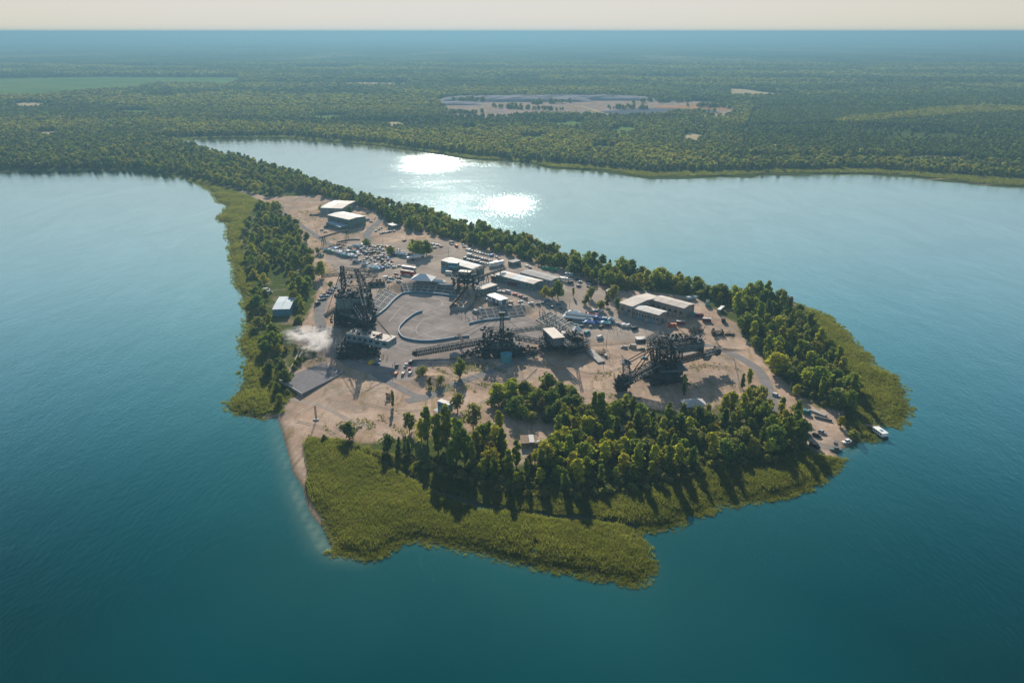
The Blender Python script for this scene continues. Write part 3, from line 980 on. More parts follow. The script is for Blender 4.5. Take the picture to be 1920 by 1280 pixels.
def ground_mat(name, stops, scale, stretch=1.0):
    m, nt, b = new_mat(name)
    geo = N(nt, 'ShaderNodeNewGeometry')
    mp = N(nt, 'ShaderNodeMapping'); nt.links.new(geo.outputs['Position'], mp.inputs['Vector'])
    mp.inputs['Scale'].default_value = (1, stretch, 1)
    n = noise(nt, scale, 6, 0.62, mp.outputs[0], .4)
    r = ramp(nt, stops, n.outputs['Fac'])
    nt.links.new(r.outputs[0], b.inputs['Base Color'])
    b.inputs['Roughness'].default_value = 0.95
    b.inputs['Specular IOR Level'].default_value = 0.0
    return m
M['quarry'] = ground_mat('quarry_earth', [(.38, (.20, .175, .185)), (.45, (.30, .25, .25)), (.50, (.42, .27, .19)), (.56, (.16, .14, .08)), (.64, (.38, .28, .20))], .02, 3.0)
M['field'] = ground_mat('field_grass', [(.35, (.08, .15, .035)), (.65, (.14, .20, .06))], .004, 3)
M['stubble'] = ground_mat('stubble', [(.35, (.34, .27, .16)), (.65, (.46, .37, .23))], .03)
M['greywater'] = simple('pit_floor', (.11, .12, .15), 1.0, var=.1, scale=.01, spec=0.0)
M['orange_earth'] = ground_mat('orange_earth', [(.35, (.34, .17, .095)), (.65, (.40, .24, .14))], .02)
M['grey_spoil'] = ground_mat('grey_spoil', [(.35, (.20, .185, .21)), (.65, (.34, .31, .33))], .015, 2)
sheet('quarry_ground', QUARRY, M['quarry'], 1.0, world_pts=True, sub=0)
sheet('quarry_floor', [(1120, 211), (1200, 204), (1330, 206), (1350, 212), (1240, 216), (1140, 217)], M['greywater'], 1.6, sub=0)
sheet('quarry_bank', [(1240, 199), (1330, 197), (1362, 203), (1362, 208), (1280, 205), (1225, 203)], M['orange_earth'], 1.6, sub=0)
sheet('quarry_road', [(1085, 200), (1091, 199), (1150, 219), (1141, 219)], M['stubble'], 1.8, sub=0)
sheet('field', FIELD, M['field'], 1.0, world_pts=True, sub=0)
for i_, md_ in enumerate(MEADOWS): sheet('field', md_, M['field' if i_ % 3 else 'stubble'], .9, world_pts=True, sub=0)
sheet('field', TANF, M['stubble'], 1.0, world_pts=True, sub=0)
sheet('field', CLEAR, M['stubble'], 1.0, world_pts=True, sub=0)
# spoil heaps along the pit
for i, (px, py, L_, W_, H_) in enumerate([(900, 188, 130, 60, 14), (1000, 189, 190, 70, 16), (1100, 187, 230, 60, 14), (850, 196, 90, 50, 9)]):
    c = G(px, py)
    g = np.random.RandomState(i)
    n = 18; vs = []; fs = []
    for a in range(n + 1):
        for b2 in range(9):
            u, v = a / n * 2 - 1, b2 / 8 * 2 - 1
            z = H_ * max(0, 1 - u ** 4) * max(0, 1 - v * v) ** .7 * (1 + g.uniform(-.15, .15))
            vs.append((u * L_, v * W_, z - .5))
    for a in range(n):
        for b2 in range(8):
            k = a * 9 + b2
            fs.append((k, k + 9, k + 10, k + 1))
    mb = MB(); mb.add(vs, fs)
    o = mb.build('spoil_heap', M['grey_spoil'], loc=c)
    tag(o, ['grey spoil heap at the west end of the far quarry', 'long grey spoil heap in the middle of the far quarry', 'longest pale spoil heap toward the east part of the quarry', 'small low spoil heap in front of the quarry heaps'][i], 'spoil heap', 'spoil heaps of the far quarry')
# houses of the far village
VH = MB()
mh = [simple('plaster', (.62, .6, .56), .8), simple('roof_tile', (.30, .13, .08), .8), simple('far_hall', (.6, .62, .65), .5)]
vil = [(528, 160), (545, 154), (560, 166), (578, 163), (590, 170), (603, 166), (611, 172), (620, 168), (633, 173), (652, 170), (668, 176), (690, 176), (648, 179), (303, 164), (318, 166), (455, 96), (585, 77)]
VORD = sorted(range(13), key=lambda i: vil[i][0]); VORD = {k: j for j, k in enumerate(VORD)}
for i, (px, py) in enumerate(vil):
    c = G(px, py)
    o = empty('village_house', c, rnd.uniform(-.6, .6))
    L_, W_ = rnd.uniform(12, 26), rnd.uniform(9, 12)
    hh = 5
    if i >= 13: L_, W_, hh = [40, 30, 120, 160][i - 13], 20, [7, 6, 26, 30][i - 13]
    mb = MB(); mb.box((0, 0, hh / 2 + 1), (L_, W_, hh)); mb.build('wall', mh[0], o)
    mb = MB(); mb.gable((0, 0, hh + 1.0), L_ + 1, W_ + 1, .3, 4.5 if i < 13 else 1.5); mb.build('roof', mh[1 if i % 3 and i < 13 else 2], o)
    tag(o, ('small house of the far village, ' + ['first', 'second', 'third', 'fourth', 'fifth', 'sixth', 'seventh', 'eighth', 'ninth', 'tenth', 'eleventh', 'twelfth', 'thirteenth'][VORD[i]] + ' one from the west') if i < 13 else ['long shed beside the green field', 'pale shed beside the green field, behind the long one', 'pale far hall in the distant forest west of the village', 'pale far hall near the skyline'][i - 13], 'house' if i < 13 else 'hall', 'houses of the far village' if i < 13 else 'far sheds and halls')
# wind turbines on the skyline
wt = simple('turbine_white', (.7, .7, .7), .5)
for i, px in enumerate((385, 398, 412, 430, 468, 505)):
    dd = 15500 + 500 * (i % 3)
    x = (px - 960) / F * (dd * CP + 0) * 1.075
    o = empty('wind_turbine', (x, dd, 5), 0)
    mb = MB(); mb.tube((0, 0, 0), (0, 0, 130), 4, 8, 2.4); mb.build('tower', wt, o)
    mb = MB(); mb.box((0, 2, 132), (4.5, 12, 5)); mb.build('nacelle', wt, o)
    for k in range(3):
        a = k * 2.094 + i
        mb = MB(); mb.bar((0, -5, 132), (math.sin(a) * 60, -5, 132 + math.cos(a) * 60), 3.4, 1); mb.build('blade', wt, o)
    tag(o, ['first', 'second', 'third', 'fourth', 'fifth', 'sixth'][i] + ' thin wind turbine from the west on the hazy skyline', 'wind turbine', 'wind turbines on the skyline')
# ================================================================== trees of the peninsula
# open ground inside the woods, kept clear of trees
OPEN = [poly(a) for a in (
 [(960, 800), (1035, 795), (1040, 860), (975, 875), (955, 830)],          # terrace with the hut
 [(1095, 745), (1150, 690), (1330, 690), (1395, 735), (1330, 770), (1230, 755), (1180, 745), (1130, 765)],
 [(1265, 740), (1330, 735), (1335, 785), (1262, 785)],
 [(1160, 790), (1195, 795), (1192, 835), (1158, 820)],
 [(1395, 810), (1425, 812), (1425, 842), (1390, 840)],
 [(1370, 640), (1425, 660), (1450, 700), (1470, 745), (1430, 775), (1400, 700), (1350, 665)],
 [(1495, 790), (1530, 760), (1620, 790), (1610, 835), (1560, 850), (1495, 830)],
 [(535, 385), (600, 372), (700, 398), (720, 420), (600, 470), (580, 440)],
 [(503, 545), (548, 545), (548, 612), (506, 612)],
 [(497, 520), (515, 520), (512, 545), (497, 545)],
 [(890, 780), (920, 760), (960, 800), (940, 840), (905, 815)],
)]
ROADS_KEEP = []
def open_ok(P):
    k = sdist(P, SHP) > 6.5
    for o in OPEN: k &= ~inside(P, o)
    for r in ROADS_KEEP: k &= seg_dist(P, r, False) > 5.0
    k &= seg_dist(P, CHAN, False) > 7
    return k
# single trees that stand out, at their own spots
LONE = [
 (655, 822, 'darkround', 9.5, 1.0, 'dark round tree alone on the grassy edge of the sandy beach', ),
 (737, 762, 'poplar', 9.5, .7, 'small slim tree on the sand beside the wooden lattice stack'),
 (862, 708, 'round', 12.5, .68, 'lone dense green tree on the dry mound between road and mid excavator'),
 (826, 722, 'olive', 6.5, 1.0, 'thin olive tree on the south slope of the dry mound'),
 (792, 705, 'olive', 6.5, 1.2, 'low spreading olive tree beside the parked show cars'),
 (806, 725, 'rust', 6.0, 1.2, 'withered brown tree on the dry mound'),
 (768, 808, 'olive', 11.0, .7, 'grey slim tree just west of the tall poplar clump'),
 (790, 825, 'yellow', 12.0, .6, 'yellow-edged tree at the west side of the tall poplar clump'),
 (802, 828, 'poplar', 19.0, .95, 'tall dense dark poplar at the west of the clump'),
 (822, 852, 'poplar', 21.0, .95, 'tall poplar in the middle of the dense clump'),
 (838, 842, 'poplar', 23.0, .95, 'tallest poplar of the dense clump'),
 (856, 862, 'poplar', 22.0, .95, 'tall poplar just east of the tallest one'),
 (872, 872, 'poplar', 18.0, 1.0, 'broad poplar at the east end of the dense clump'),
 (846, 885, 'poplar', 16.0, 1.0, 'dark poplar at the south foot of the dense clump'),
 (858, 770, 'olive', 10.5, .9, 'willow right beside the blue stage container'),
 (727, 848, 'darkround', 9.5, .9, 'round dark tree at the west end of the wood edge'),
 (749, 850, 'pine', 9.0, .8, 'first dark pine east of the round dark tree'),
 (766, 853, 'pine', 9.0, .8, 'second dark pine east of the round dark tree'),
 (887, 800, 'olive', 13.0, .8, 'feathery willow on bare sand east of the blue container'),
 (936, 815, 'birch', 13.0, .9, 'pale loose birch on the bare sand clearing'),
 (786, 480, 'round', 14.0, 1.25, 'very large round tree beside the white coach'),
 (775, 474, 'round', 12.0, 1.1, 'big tree touching the west side of the largest round tree'),
 (800, 478, 'darkround', 13.0, 1.1, 'big dark tree touching the east side of the largest round tree'),
 (688, 462, 'round', 7.5, 1.35, 'bushy tree between the market stalls'),
 (733, 476, 'round', 7.5, 1.35, 'bushy tree among the parked cars of the market'),
 (604, 520, 'round', 14.0, .85, 'tall green tree alone on the sand west of the spreader machine'),
 (575, 454, 'darkround', 9.5, .85, 'compact dark tree on the sand below the twin halls'),
 (583, 478, 'olive', 7.0, .9, 'small olive tree by the gantry west end'),
 (596, 476, 'olive', 6.5, .9, 'small olive tree just east of another by the gantry'),
 (641, 520, 'darkround', 5.0, 1.1, 'small dark round tree on the sand beside the spreader machine'),
 (620, 540, 'olive', 6.0, .9, 'small pale tree near the curving road'),
 (601, 398, 'yellow', 8.0, .9, 'pale tree beside the west wall of the rear hall'),
 (622, 400, 'olive', 7.0, .8, 'grey tree in front of the rear hall'),
 (655, 402, 'darkround', 9.0, 1.2, 'dark tree behind the front hall'),
 (1046, 558, 'darkround', 13.0, .9, 'dark tall tree at the east end of the long hall'),
 (1022, 556, 'yellow', 8.0, 1.1, 'bright yellow bushy tree at the east end of the long hall'),
 (1036, 560, 'olive', 9.0, .9, 'olive tree between the yellow and the dark tree by the long hall'),
 (1075, 556, 'birch', 7.0, .8, 'small pale birch on the yard east of the long hall'),
 (1098, 572, 'darkround', 8.0, .9, 'dark tree in the yard before the craft sheds'),
 (1108, 560, 'olive', 9.5, .9, 'olive tree west of the storage sheds'),
 (1138, 575, 'rust', 9.0, 1.1, 'brownish tree close to the west wall of the storage sheds'),
 (1150, 560, 'olive', 11.0, 1.0, 'tall olive tree behind the west storage shed'),
 (1158, 582, 'darkround', 10.0, .7, 'slim dark tree touching the west storage shed'),
 (1126, 582, 'olive', 8.0, 1.0, 'low grey tree in front of the trees by the storage sheds'),
 (1281, 742, 'pine', 9.0, .7, 'short dark pine by the marquee roof'),
 (1283, 728, 'birch', 8.5, .9, None),
 (1404, 722, 'birch', 10, .9, 'yellow birch beside the inner side of the curving road'),
 (1392, 728, 'pine', 9, .8, 'dark small pine inside the road curve'),
 (1576, 800, 'yellow', 6, 1.0, 'yellow bush on the harbour spit'),
 (1600, 822, 'bush', 5, 1.1, 'low bush on the harbour spit by the jetty'),
 (525, 756, 'yellow', 6, .8, 'small bright yellow tree beside the concrete retaining wall'),
 (519, 738, 'darkround', 7, .8, 'dark bush-like tree at the corner of the gravel platform'),
]
for r in LONE:
    if r[5]: put_tree(r[0], r[1], r[2], r[3], r[4], r[5])
    else: put_tree(*r[:5])
N_LONE = len(TREES)
lone_xy = np.array([(t[0], t[1]) for t in TREES])
def wood(area, n, mind, seed, mix, hs=(.8, 1.25), w=1.0, size=None):
    P = scatter(area, n, mind, seed, lambda Q: open_ok(Q))
    g = random.Random(seed)
    ks, ws = zip(*mix)
    for x, y in P:
        if np.min(np.hypot(lone_xy[:, 0] - x, lone_xy[:, 1] - y)) < 4.0: continue
        k = g.choices(ks, ws)[0]
        base = {'round': 10.5, 'poplar': 13.5, 'birch': 11, 'pine': 10.5, 'yellow': 10, 'olive': 8.5, 'rust': 9, 'bush': 4.2, 'darkround': 10}[k]
        put_tree(0, 0, k, base * g.uniform(*hs) * (size or 1), w * g.uniform(.85, 1.2), xy=(x, y))
FRONT = poly([(880, 868), (900, 830), (930, 835), (960, 870), (1010, 870), (1040, 820), (1060, 795), (1100, 790), (1130, 775), (1180, 778), (1250, 795), (1330, 790), (1390, 765), (1415, 745), (1440, 785), (1470, 775), (1520, 790), (1500, 835), (1515, 838), (1480, 852), (1400, 860), (1280, 886), (1180, 912), (1060, 925), (950, 918), (890, 900)])
wood(FRONT, 190, 6.6, 3, [('round', 16), ('yellow', 9), ('birch', 28), ('poplar', 14), ('pine', 12), ('darkround', 12), ('olive', 12), ('rust', 4)], (.6, 1.3), 1.05)
MIDW = poly([(920, 755), (960, 740), (1010, 735), (1060, 745), (1110, 790), (1100, 825), (1030, 800), (975, 800), (925, 765)])
wood(MIDW, 38, 6.2, 5, [('darkround', 30), ('olive', 26), ('yellow', 16), ('round', 20), ('rust', 4)], (.75, 1.15), 1.05)
RIGHTW = poly([(1375, 580), (1440, 570), (1510, 600), (1560, 660), (1600, 740), (1600, 790), (1555, 775), (1530, 750), (1490, 755), (1465, 720), (1445, 690), (1400, 640)])
wood(RIGHTW, 96, 6.8, 7, [('round', 34), ('darkround', 26), ('birch', 12), ('yellow', 8), ('pine', 10), ('olive', 14), ('poplar', 16)], (.65, 1.3), 1.1)
LEFTW = poly([(485, 385), (525, 395), (560, 430), (572, 470), (590, 500), (585, 560), (575, 610), (556, 632), (552, 560), (545, 530), (515, 500), (500, 520), (500, 612), (520, 620), (550, 625), (530, 650), (532, 690), (505, 690), (482, 640), (472, 570), (462, 500), (452, 440)])
wood(LEFTW, 120, 6.6, 9, [('round', 30), ('darkround', 24), ('olive', 22), ('yellow', 10), ('birch', 8)], (.7, 1.15), 1.05)
TIPW = poly([(500, 690), (535, 700), (545, 730), (545, 760), (520, 770), (505, 740)])
wood(TIPW, 9, 6, 11, [('darkround', 3), ('bush', 5), ('round', 1)], (.6, .9), 1.0)
# belt along the northern shore
BELT = poly([(345, 285), (450, 300), (600, 347), (700, 382), (790, 403), (960, 452), (1120, 496), (1280, 533), (1360, 552), (1440, 560), (1500, 590),
             (1440, 590), (1375, 578), (1330, 566), (1300, 555), (1230, 548), (1150, 548), (1130, 540), (1080, 520), (1000, 497), (940, 478), (860, 458), (800, 440), (740, 425), (700, 398), (640, 380), (590, 368), (520, 340), (440, 312)])
wood(BELT, 480, 6.6, 13, [('round', 34), ('darkround', 18), ('olive', 16), ('yellow', 16), ('pine', 9), ('rust', 10), ('birch', 10)], (.65, 1.3), 1.1)
# root of the peninsula, where it joins the mainland
ROOT = poly([(-300, 326), (0, 312), (230, 314), (330, 326), (420, 350), (520, 372), (545, 360), (600, 368), (560, 350), (440, 306), (345, 268), (300, 262), (0, 262), (-300, 270)])
wood(ROOT, 1500, 8.0, 17, [('round', 30), ('darkround', 20), ('olive', 24), ('yellow', 22), ('pine', 5)], (.65, 1.25), 1.15)
BUSHES = [(poly([(700, 852), (800, 868), (890, 890), (950, 905), (1060, 915), (1180, 902), (1280, 876), (1400, 850), (1500, 835), (1510, 848), (1480, 868), (1400, 880), (1280, 905), (1180, 932), (1060, 944), (950, 936), (880, 915), (760, 880)]), 170), (FRONT, 170), (RIGHTW, 120), (LEFTW, 160), (BELT, 300), (poly([(560, 640), (600, 680), (540, 700), (510, 690)]), 14), (poly([(600, 830), (720, 850), (760, 870), (700, 862), (640, 838)]), 14)]
for i, (a, n) in enumerate(BUSHES):
    P = scatter(a, n, 3.0, 100 + i, lambda Q: open_ok(Q))
    for x, y in P: TREES.append([x, y, 'bush', rnd.uniform(2.0, 4.5), rnd.uniform(.9, 1.4), None, None])

LANDMARK = [('the wooden terrace hut in the front wood', 995, 835), ('the pavilion in the front wood', 1176, 810), ('the white marquee', 1300, 765),
  ('the dark tent in the front wood', 1410, 830), ('the harbour sand', 1545, 820), ('the white houseboat', 1650, 805), ('the bucket wheel', 1165, 735),
  ('the white car on the curving road', 1455, 742), ('the blue stage container', 835, 765), ('the reed channel bend', 900, 945), ('the notch in the reeds', 1190, 990),
  ('the wood edge by the reeds', 1060, 940), ('the harbour reed corner', 1540, 870), ('the blue-roofed shed', 525, 580),
  ('the burnout smoke', 600, 640), ('the gravel platform', 580, 715), ('the twin halls', 640, 400), ('the storage sheds', 1220, 575), ('the east wood path', 1478, 690),
  ('the east reed bed', 1620, 700), ('the old crawler engine', 1345, 620), ('the green bus', 1350, 580), ('the small east hut', 1555, 690), ('the bare sand clearing', 930, 800),
  ('the wood below the mound', 985, 740), ('the large excavator base', 1245, 715), ('the narrow west reed bank', 450, 500)]
LMP = np.array([[G(a, b)[0], G(a, b)[1]] for _, a, b in LANDMARK])
def ordinal(n):
    w = ['first', 'second', 'third', 'fourth', 'fifth', 'sixth', 'seventh', 'eighth', 'ninth', 'tenth', 'eleventh', 'twelfth']
    return w[n] if n < 12 else ('%d%s' % (n + 1, {1: 'st', 2: 'nd', 3: 'rd'}.get((n + 1) % 10, 'th') if n + 1 > 20 else '%dth' % (n + 1)))
cand = [t for t in TREES]
def size_px(t): return t[3] * (t[4] ** .5) / math.hypot(t[0], t[1], CAM_H)
def seen(t): return abs(t[0]) < (975 / F) * (t[1] * CP + CAM_H * SP)
lone = cand[:N_LONE]
rest = [t for t in cand[N_LONE:] if seen(t)]
rest.sort(key=size_px, reverse=True)
single = lone + rest[:298 - N_LONE]
mass = rest[298 - N_LONE:]
count = {}
todo = [t for t in single if not t[5]]
for t in todo:
    d = np.hypot(LMP[:, 0] - t[0], LMP[:, 1] - t[1]); i = int(d.argmin())
    t.append((i, float(d[i])))
todo.sort(key=lambda t: t[-1][1])
for t in todo:
    i = t.pop()[0]
    k = (i, t[2]); n = count.get(k, 0); count[k] = n + 1
    t[5] = KIND_WORDS[t[2]][1] + ', ' + ordinal(n) + ' one from ' + LANDMARK[i][0]
    t[6] = 'trees of the woods on the peninsula'
for t in single:
    t[6] = t[6] or 'single trees of the peninsula'
    build_tree(t)
# all the smaller ones behind, drawn as woodland
gm_ = {'round': 'round', 'darkround': 'dark', 'yellow': 'yellowround', 'olive': 'olive', 'pine': 'pine', 'rust': 'rust', 'birch': 'yellow', 'poplar': 'poplar', 'bush': 'bush'}
byk = {}
for t in mass: byk.setdefault(t[2], []).append(t)
for k, L_ in byk.items():
    pr = []
    for cm, tm, lobes in TREE[k]:
        v = [tuple(x.co) for x in cm.vertices]; f = [tuple(p.vertices) for p in cm.polygons]
        nv = len(v); v2 = [tuple(x.co) for x in tm.vertices]; f2 = [tuple(i + nv for i in p.vertices) for p in tm.polygons]
        me = bpy.data.meshes.new('tree'); me.from_pydata(v + v2, [], f + f2)
        me.materials.append(cm.materials[0]); me.materials.append(M['bark'])
        me.polygons.foreach_set('material_index', [0] * len(f) + [1] * len(f2)); me.update()
        pr.append(me)
    P = np.array([(t[0], t[1]) for t in L_]); s = np.array([t[3] / BASE_H.get(k, 10.6) for t in L_])
    gn_scatter({'bush': 'undergrowth', 'round': 'shore_wood', 'darkround': 'dark_shore_wood', 'olive': 'willow_belt', 'yellow': 'yellow_shore_wood', 'pine': 'shore_pine_wood', 'rust': 'dry_shore_wood', 'birch': 'shore_birch_wood', 'poplar': 'shore_poplar_wood'}[k], P, s, pr, squash=np.array([t[4] * 1.25 for t in L_]))
# weeds on the dry ground
tuft = MB()
g = random.Random(8)
for i in range(14):
    a, d = g.uniform(0, 6.28), g.uniform(0, .5)
    x, y, t = math.cos(a) * d, math.sin(a) * d, g.uniform(0, 6.28)
    tuft.add([(x - math.cos(t) * .12, y - math.sin(t) * .12, 0), (x + math.cos(t) * .12, y + math.sin(t) * .12, 0), (x + g.uniform(-.3, .3), y + g.uniform(-.3, .3), g.uniform(.3, .8))], [(0, 1, 2)])
tm_ = tuft.mesh('weed', M['reed2'])
tm2 = tuft.mesh('weed2', M['leaf_olive'])
WEED = [poly([(560, 812), (640, 795), (760, 770), (960, 800), (880, 860), (640, 832), (560, 832)]), poly([(790, 690), (900, 680), (960, 690), (900, 740), (800, 740)]), poly([(545, 640), (610, 680), (530, 705)]), poly([(1120, 690), (1400, 680), (1390, 740), (1100, 760)]), poly([(540, 390), (720, 400), (640, 480), (600, 560), (570, 470)])]
def weedy(P):
    f = np.sin(P[:, 0] * .13 + np.sin(P[:, 1] * .09) * 2) + np.sin(P[:, 1] * .21 + P[:, 0] * .04) + .7 * np.sin(P[:, 0] * .5 + P[:, 1] * .37)
    return f + np.random.RandomState(1).normal(scale=.5, size=len(P)) > 1.0
W_ = np.vstack([scatter(a, n, 1.2, 300 + i, weedy) for i, (a, n) in enumerate(zip(WEED, (260, 420, 400, 160, 400)))])
gn_scatter('weeds', W_, np.random.RandomState(4).uniform(.5, 1.3, len(W_)), [tm_, tm2, tm2], squash=np.full(len(W_), 1.6))
# ================================================================== paved areas, roads, arena
M['asphalt'] = ground_mat('old_asphalt', [(.3, (.20, .172, .155)), (.5, (.26, .225, .205)), (.7, (.33, .285, .26))], .08, 1.0)
M['road'] = ground_mat('road_asphalt', [(.3, (.17, .16, .155)), (.7, (.25, .235, .225))], .15)
M['yard'] = ground_mat('yard_ground', [(.3, (.25, .20, .165)), (.5, (.32, .27, .225)), (.7, (.41, .34, .28))], .05)
M['gravel'] = ground_mat('grey_gravel', [(.3, (.15, .145, .15)), (.7, (.22, .21, .215))], .5)
M['whiteline'] = simple('white_road_paint', (.50, .48, .45), .8, var=.3, scale=.4)
M['barrier'] = simple('painted_concrete', (.34, .41, .45), .8, var=.15)
M['concrete'] = simple('concrete', (.33, .31, .28), .8, var=.25, scale=.2)
M['concrete_dark'] = simple('dark_concrete', (.17, .17, .17), .85, var=.3, scale=.3)
M['steel'] = simple('dark_steel', (.034, .043, .050), .8, .0, var=.5, scale=.25)
M['rust'] = simple('rusty_steel', (.10, .058, .04), .85, .0, var=.45, scale=.3)
M['steel_grey'] = simple('grey_steel', (.13, .15, .165), .75, .0, var=.3, scale=.3)
M['steel_light'] = simple('pale_steel', (.38, .39, .39), .7, .0, var=.2, scale=.3)
M['glass'] = simple('window_glass', (.02, .035, .045), .35, spec=.2)
M['roof_pale'] = simple('pale_roof_sheet', (.52, .50, .46), .7, var=.12, scale=.15)
M['roof_beige'] = simple('beige_roof', (.50, .44, .38), .75, var=.15, scale=.15)
M['roof_grey'] = simple('grey_roof', (.25, .245, .24), .8, var=.2, scale=.15)
M['roof_blue'] = simple('blue_white_roof', (.34, .43, .48), .7, var=.08, scale=.2)
M['wall_grey'] = simple('grey_sheet_wall', (.30, .32, .33), .7, var=.2, scale=.25)
M['wall_green'] = simple('grey_green_wall', (.14, .19, .18), .7, var=.2, scale=.25)
M['wall_brown'] = simple('grey_board_wall', (.29, .25, .22), .85, var=.35, scale=.3)
M['wall_blue'] = simple('blue_wall', (.09, .25, .36), .6, var=.15, scale=.3)
M['white'] = simple('white_canvas', (.78, .77, .74), .6, var=.08, scale=.4)
M['blue'] = simple('blue_canvas', (.05, .15, .42), .6, var=.2)
M['teal'] = simple('teal_canvas', (.10, .32, .36), .6, var=.2)
M['green_c'] = simple('green_canvas', (.06, .26, .12), .6, var=.2)
M['maroon'] = simple('maroon_paint', (.16, .035, .035), .6, var=.3, scale=.3)
M['orange'] = simple('orange_paint', (.42, .12, .05), .6, var=.3, scale=.3)
M['wood'] = simple('weathered_wood', (.30, .22, .15), .85, var=.35, scale=.5)
M['rubber'] = simple('tyre_rubber', (.02, .02, .02), .9)
M['redpaint'] = simple('red_paint', (.40, .04, .04), .5, var=.2)

sheet('yard', [(612, 470), (660, 452), (700, 455), (760, 462), (800, 455), (880, 462), (960, 486), (1060, 512), (1130, 545), (1165, 575), (1245, 615), (1330, 655), (1290, 668), (1170, 640), (1080, 640), (1040, 625), (1003, 581), (950, 585),
               (890, 560), (870, 540), (760, 536), (735, 545), (712, 565), (700, 560), (668, 520), (640, 515), (612, 490)], M['yard'], .03)
ASPH = [(686, 612), (699, 599), (739, 561), (757, 550), (800, 551), (858, 557), (884, 568), (897, 591), (908, 600), (957, 596), (988, 593), (1003, 602), (1044, 628), (1010, 645), (940, 658), (880, 668), (838, 680),
        (798, 690), (790, 715), (735, 712), (690, 700), (655, 690), (620, 668), (560, 640), (552, 628), (575, 620), (600, 615), (640, 640), (660, 640)]
sheet('arena_floor', ASPH, M['asphalt'], .05)
def lerp_path(pts, n=10):
    """smooth curve through the picture points"""
    out = []
    P = [Vector(p) for p in pts]
    for i in range(len(P) - 1):
        a, b, c, d = P[max(0, i - 1)], P[i], P[i + 1], P[min(len(P) - 1, i + 2)]
        for k in range(n):
            t = k / n
            out.append(.5 * ((2 * b) + (c - a) * t + (2 * a - 5 * b + 4 * c - d) * t * t + (3 * b - a - 3 * c + d) * t ** 3))
    out.append(P[-1])
    return out
def ribbon(mb, pts, w, up, z0=None):
    P = [Vector(p[:2]) for p in pts]
    vs, fs = [], []
    for i, p in enumerate(P):
        d = (P[min(i + 1, len(P) - 1)] - P[max(i - 1, 0)]).normalized()
        n = Vector((-d.y, d.x)) * w / 2
        for q in (p - n, p + n):
            vs.append((q.x, q.y, hz(q.x, q.y) + up))
    for i in range(len(P) - 1):
        fs.append((2 * i, 2 * i + 2, 2 * i + 3, 2 * i + 1))
    mb.add(vs, [f[::-1] for f in fs])
def gp(pts): return [tuple(G(a, b)[:2]) for a, b in pts]
def road(name, pts, w, up=.04, mat='road'):
    mb = MB(); ribbon(mb, lerp_path(gp(pts)), w, up); o = mb.build(name, M[mat]); tag(o, kind='structure'); return o
road('road', [(716, 402), (715, 412), (700, 425), (688, 440), (690, 452), (672, 466), (640, 480)], 8, .07)
road('road', [(520, 384), (527, 396), (545, 412), (570, 426), (590, 440), (612, 455), (640, 468)], 6, .075)
road('road', [(716, 404), (706, 396), (690, 384), (660, 372)], 6, .08)
road('road', [(690, 512), (662, 522), (640, 532), (620, 547), (604, 566), (599, 590), (603, 612), (610, 630)], 7.5, .085)
road('road', [(762, 752), (800, 744), (850, 722), (900, 703), (950, 686), (1000, 664), (1035, 652)], 6.5, .07)
road('road', [(700, 700), (740, 722), (775, 740), (800, 744)], 5, .075)
road('road', [(1240, 628), (1300, 642), (1350, 655), (1390, 672), (1422, 694), (1438, 722), (1446, 750), (1458, 772)], 6.5, .075)
road('path', [(1480, 670), (1478, 690), (1486, 710), (1484, 735)], 3, .05, 'yard')
road('path', [(1495, 788), (1510, 805), (1530, 830), (1560, 840)], 5, .05, 'yard')
road('path', [(525, 745), (600, 760), (660, 790), (700, 800)], 3, .04, 'yard')
# wheel tracks worn into the sand and dust
M['track'] = ground_mat('worn_track', [(.3, (.30, .23, .175)), (.7, (.44, .35, .27))], .3)
M['track2'] = ground_mat('pale_track', [(.3, (.46, .38, .30)), (.7, (.60, .50, .40))], .3)
for i_, (tr, mt_) in enumerate([([(640, 735), (700, 760), (760, 770), (800, 768)], 'track'), ([(560, 775), (610, 745), (660, 730), (720, 735)], 'track2'), ([(556, 790), (600, 800), (640, 820)], 'track'), ([(1060, 690), (1120, 700), (1180, 685), (1200, 668)], 'track'),
      ([(1020, 712), (1090, 728), (1160, 740)], 'track2'), ([(1105, 648), (1180, 642), (1250, 630)], 'track'), ([(1130, 655), (1160, 668), (1210, 678)], 'track2'), ([(1290, 690), (1340, 685), (1380, 700), (1385, 730)], 'track'), ([(1330, 610), (1360, 635), (1400, 660)], 'track2'),
      ([(1310, 625), (1340, 645), (1370, 655)], 'track'), ([(840, 700), (880, 695), (930, 680)], 'track2'), ([(700, 425), (740, 445), (790, 455), (850, 452)], 'track2'), ([(860, 462), (840, 480), (800, 478), (800, 466), (840, 460)], 'track2'), ([(1090, 560), (1060, 545), (1060, 530), (1100, 536)], 'track2'),
      ([(560, 400), (575, 425), (600, 440)], 'track2'), ([(635, 500), (650, 512), (690, 505)], 'track2'), ([(548, 690), (560, 665), (565, 650)], 'track2'), ([(1180, 625), (1130, 610), (1060, 575), (1020, 560)], 'track2'), ([(890, 760), (930, 740), (960, 725)], 'track2')]):
    c_ = lerp_path(gp(tr), 8)
    for s_ in (-.9, .9):
        off_ = []
        for a_, b_ in zip(c_, c_[1:] + [c_[-1] + (c_[-1] - c_[-2])]):
            d_ = (b_ - a_).normalized(); off_.append(Vector((a_.x - d_.y * s_, a_.y + d_.x * s_)))
        mb = MB(); ribbon(mb, off_, .55, .10 + i_ * .004); tag(mb.build('wheel_track', M[mt_]), kind='structure')
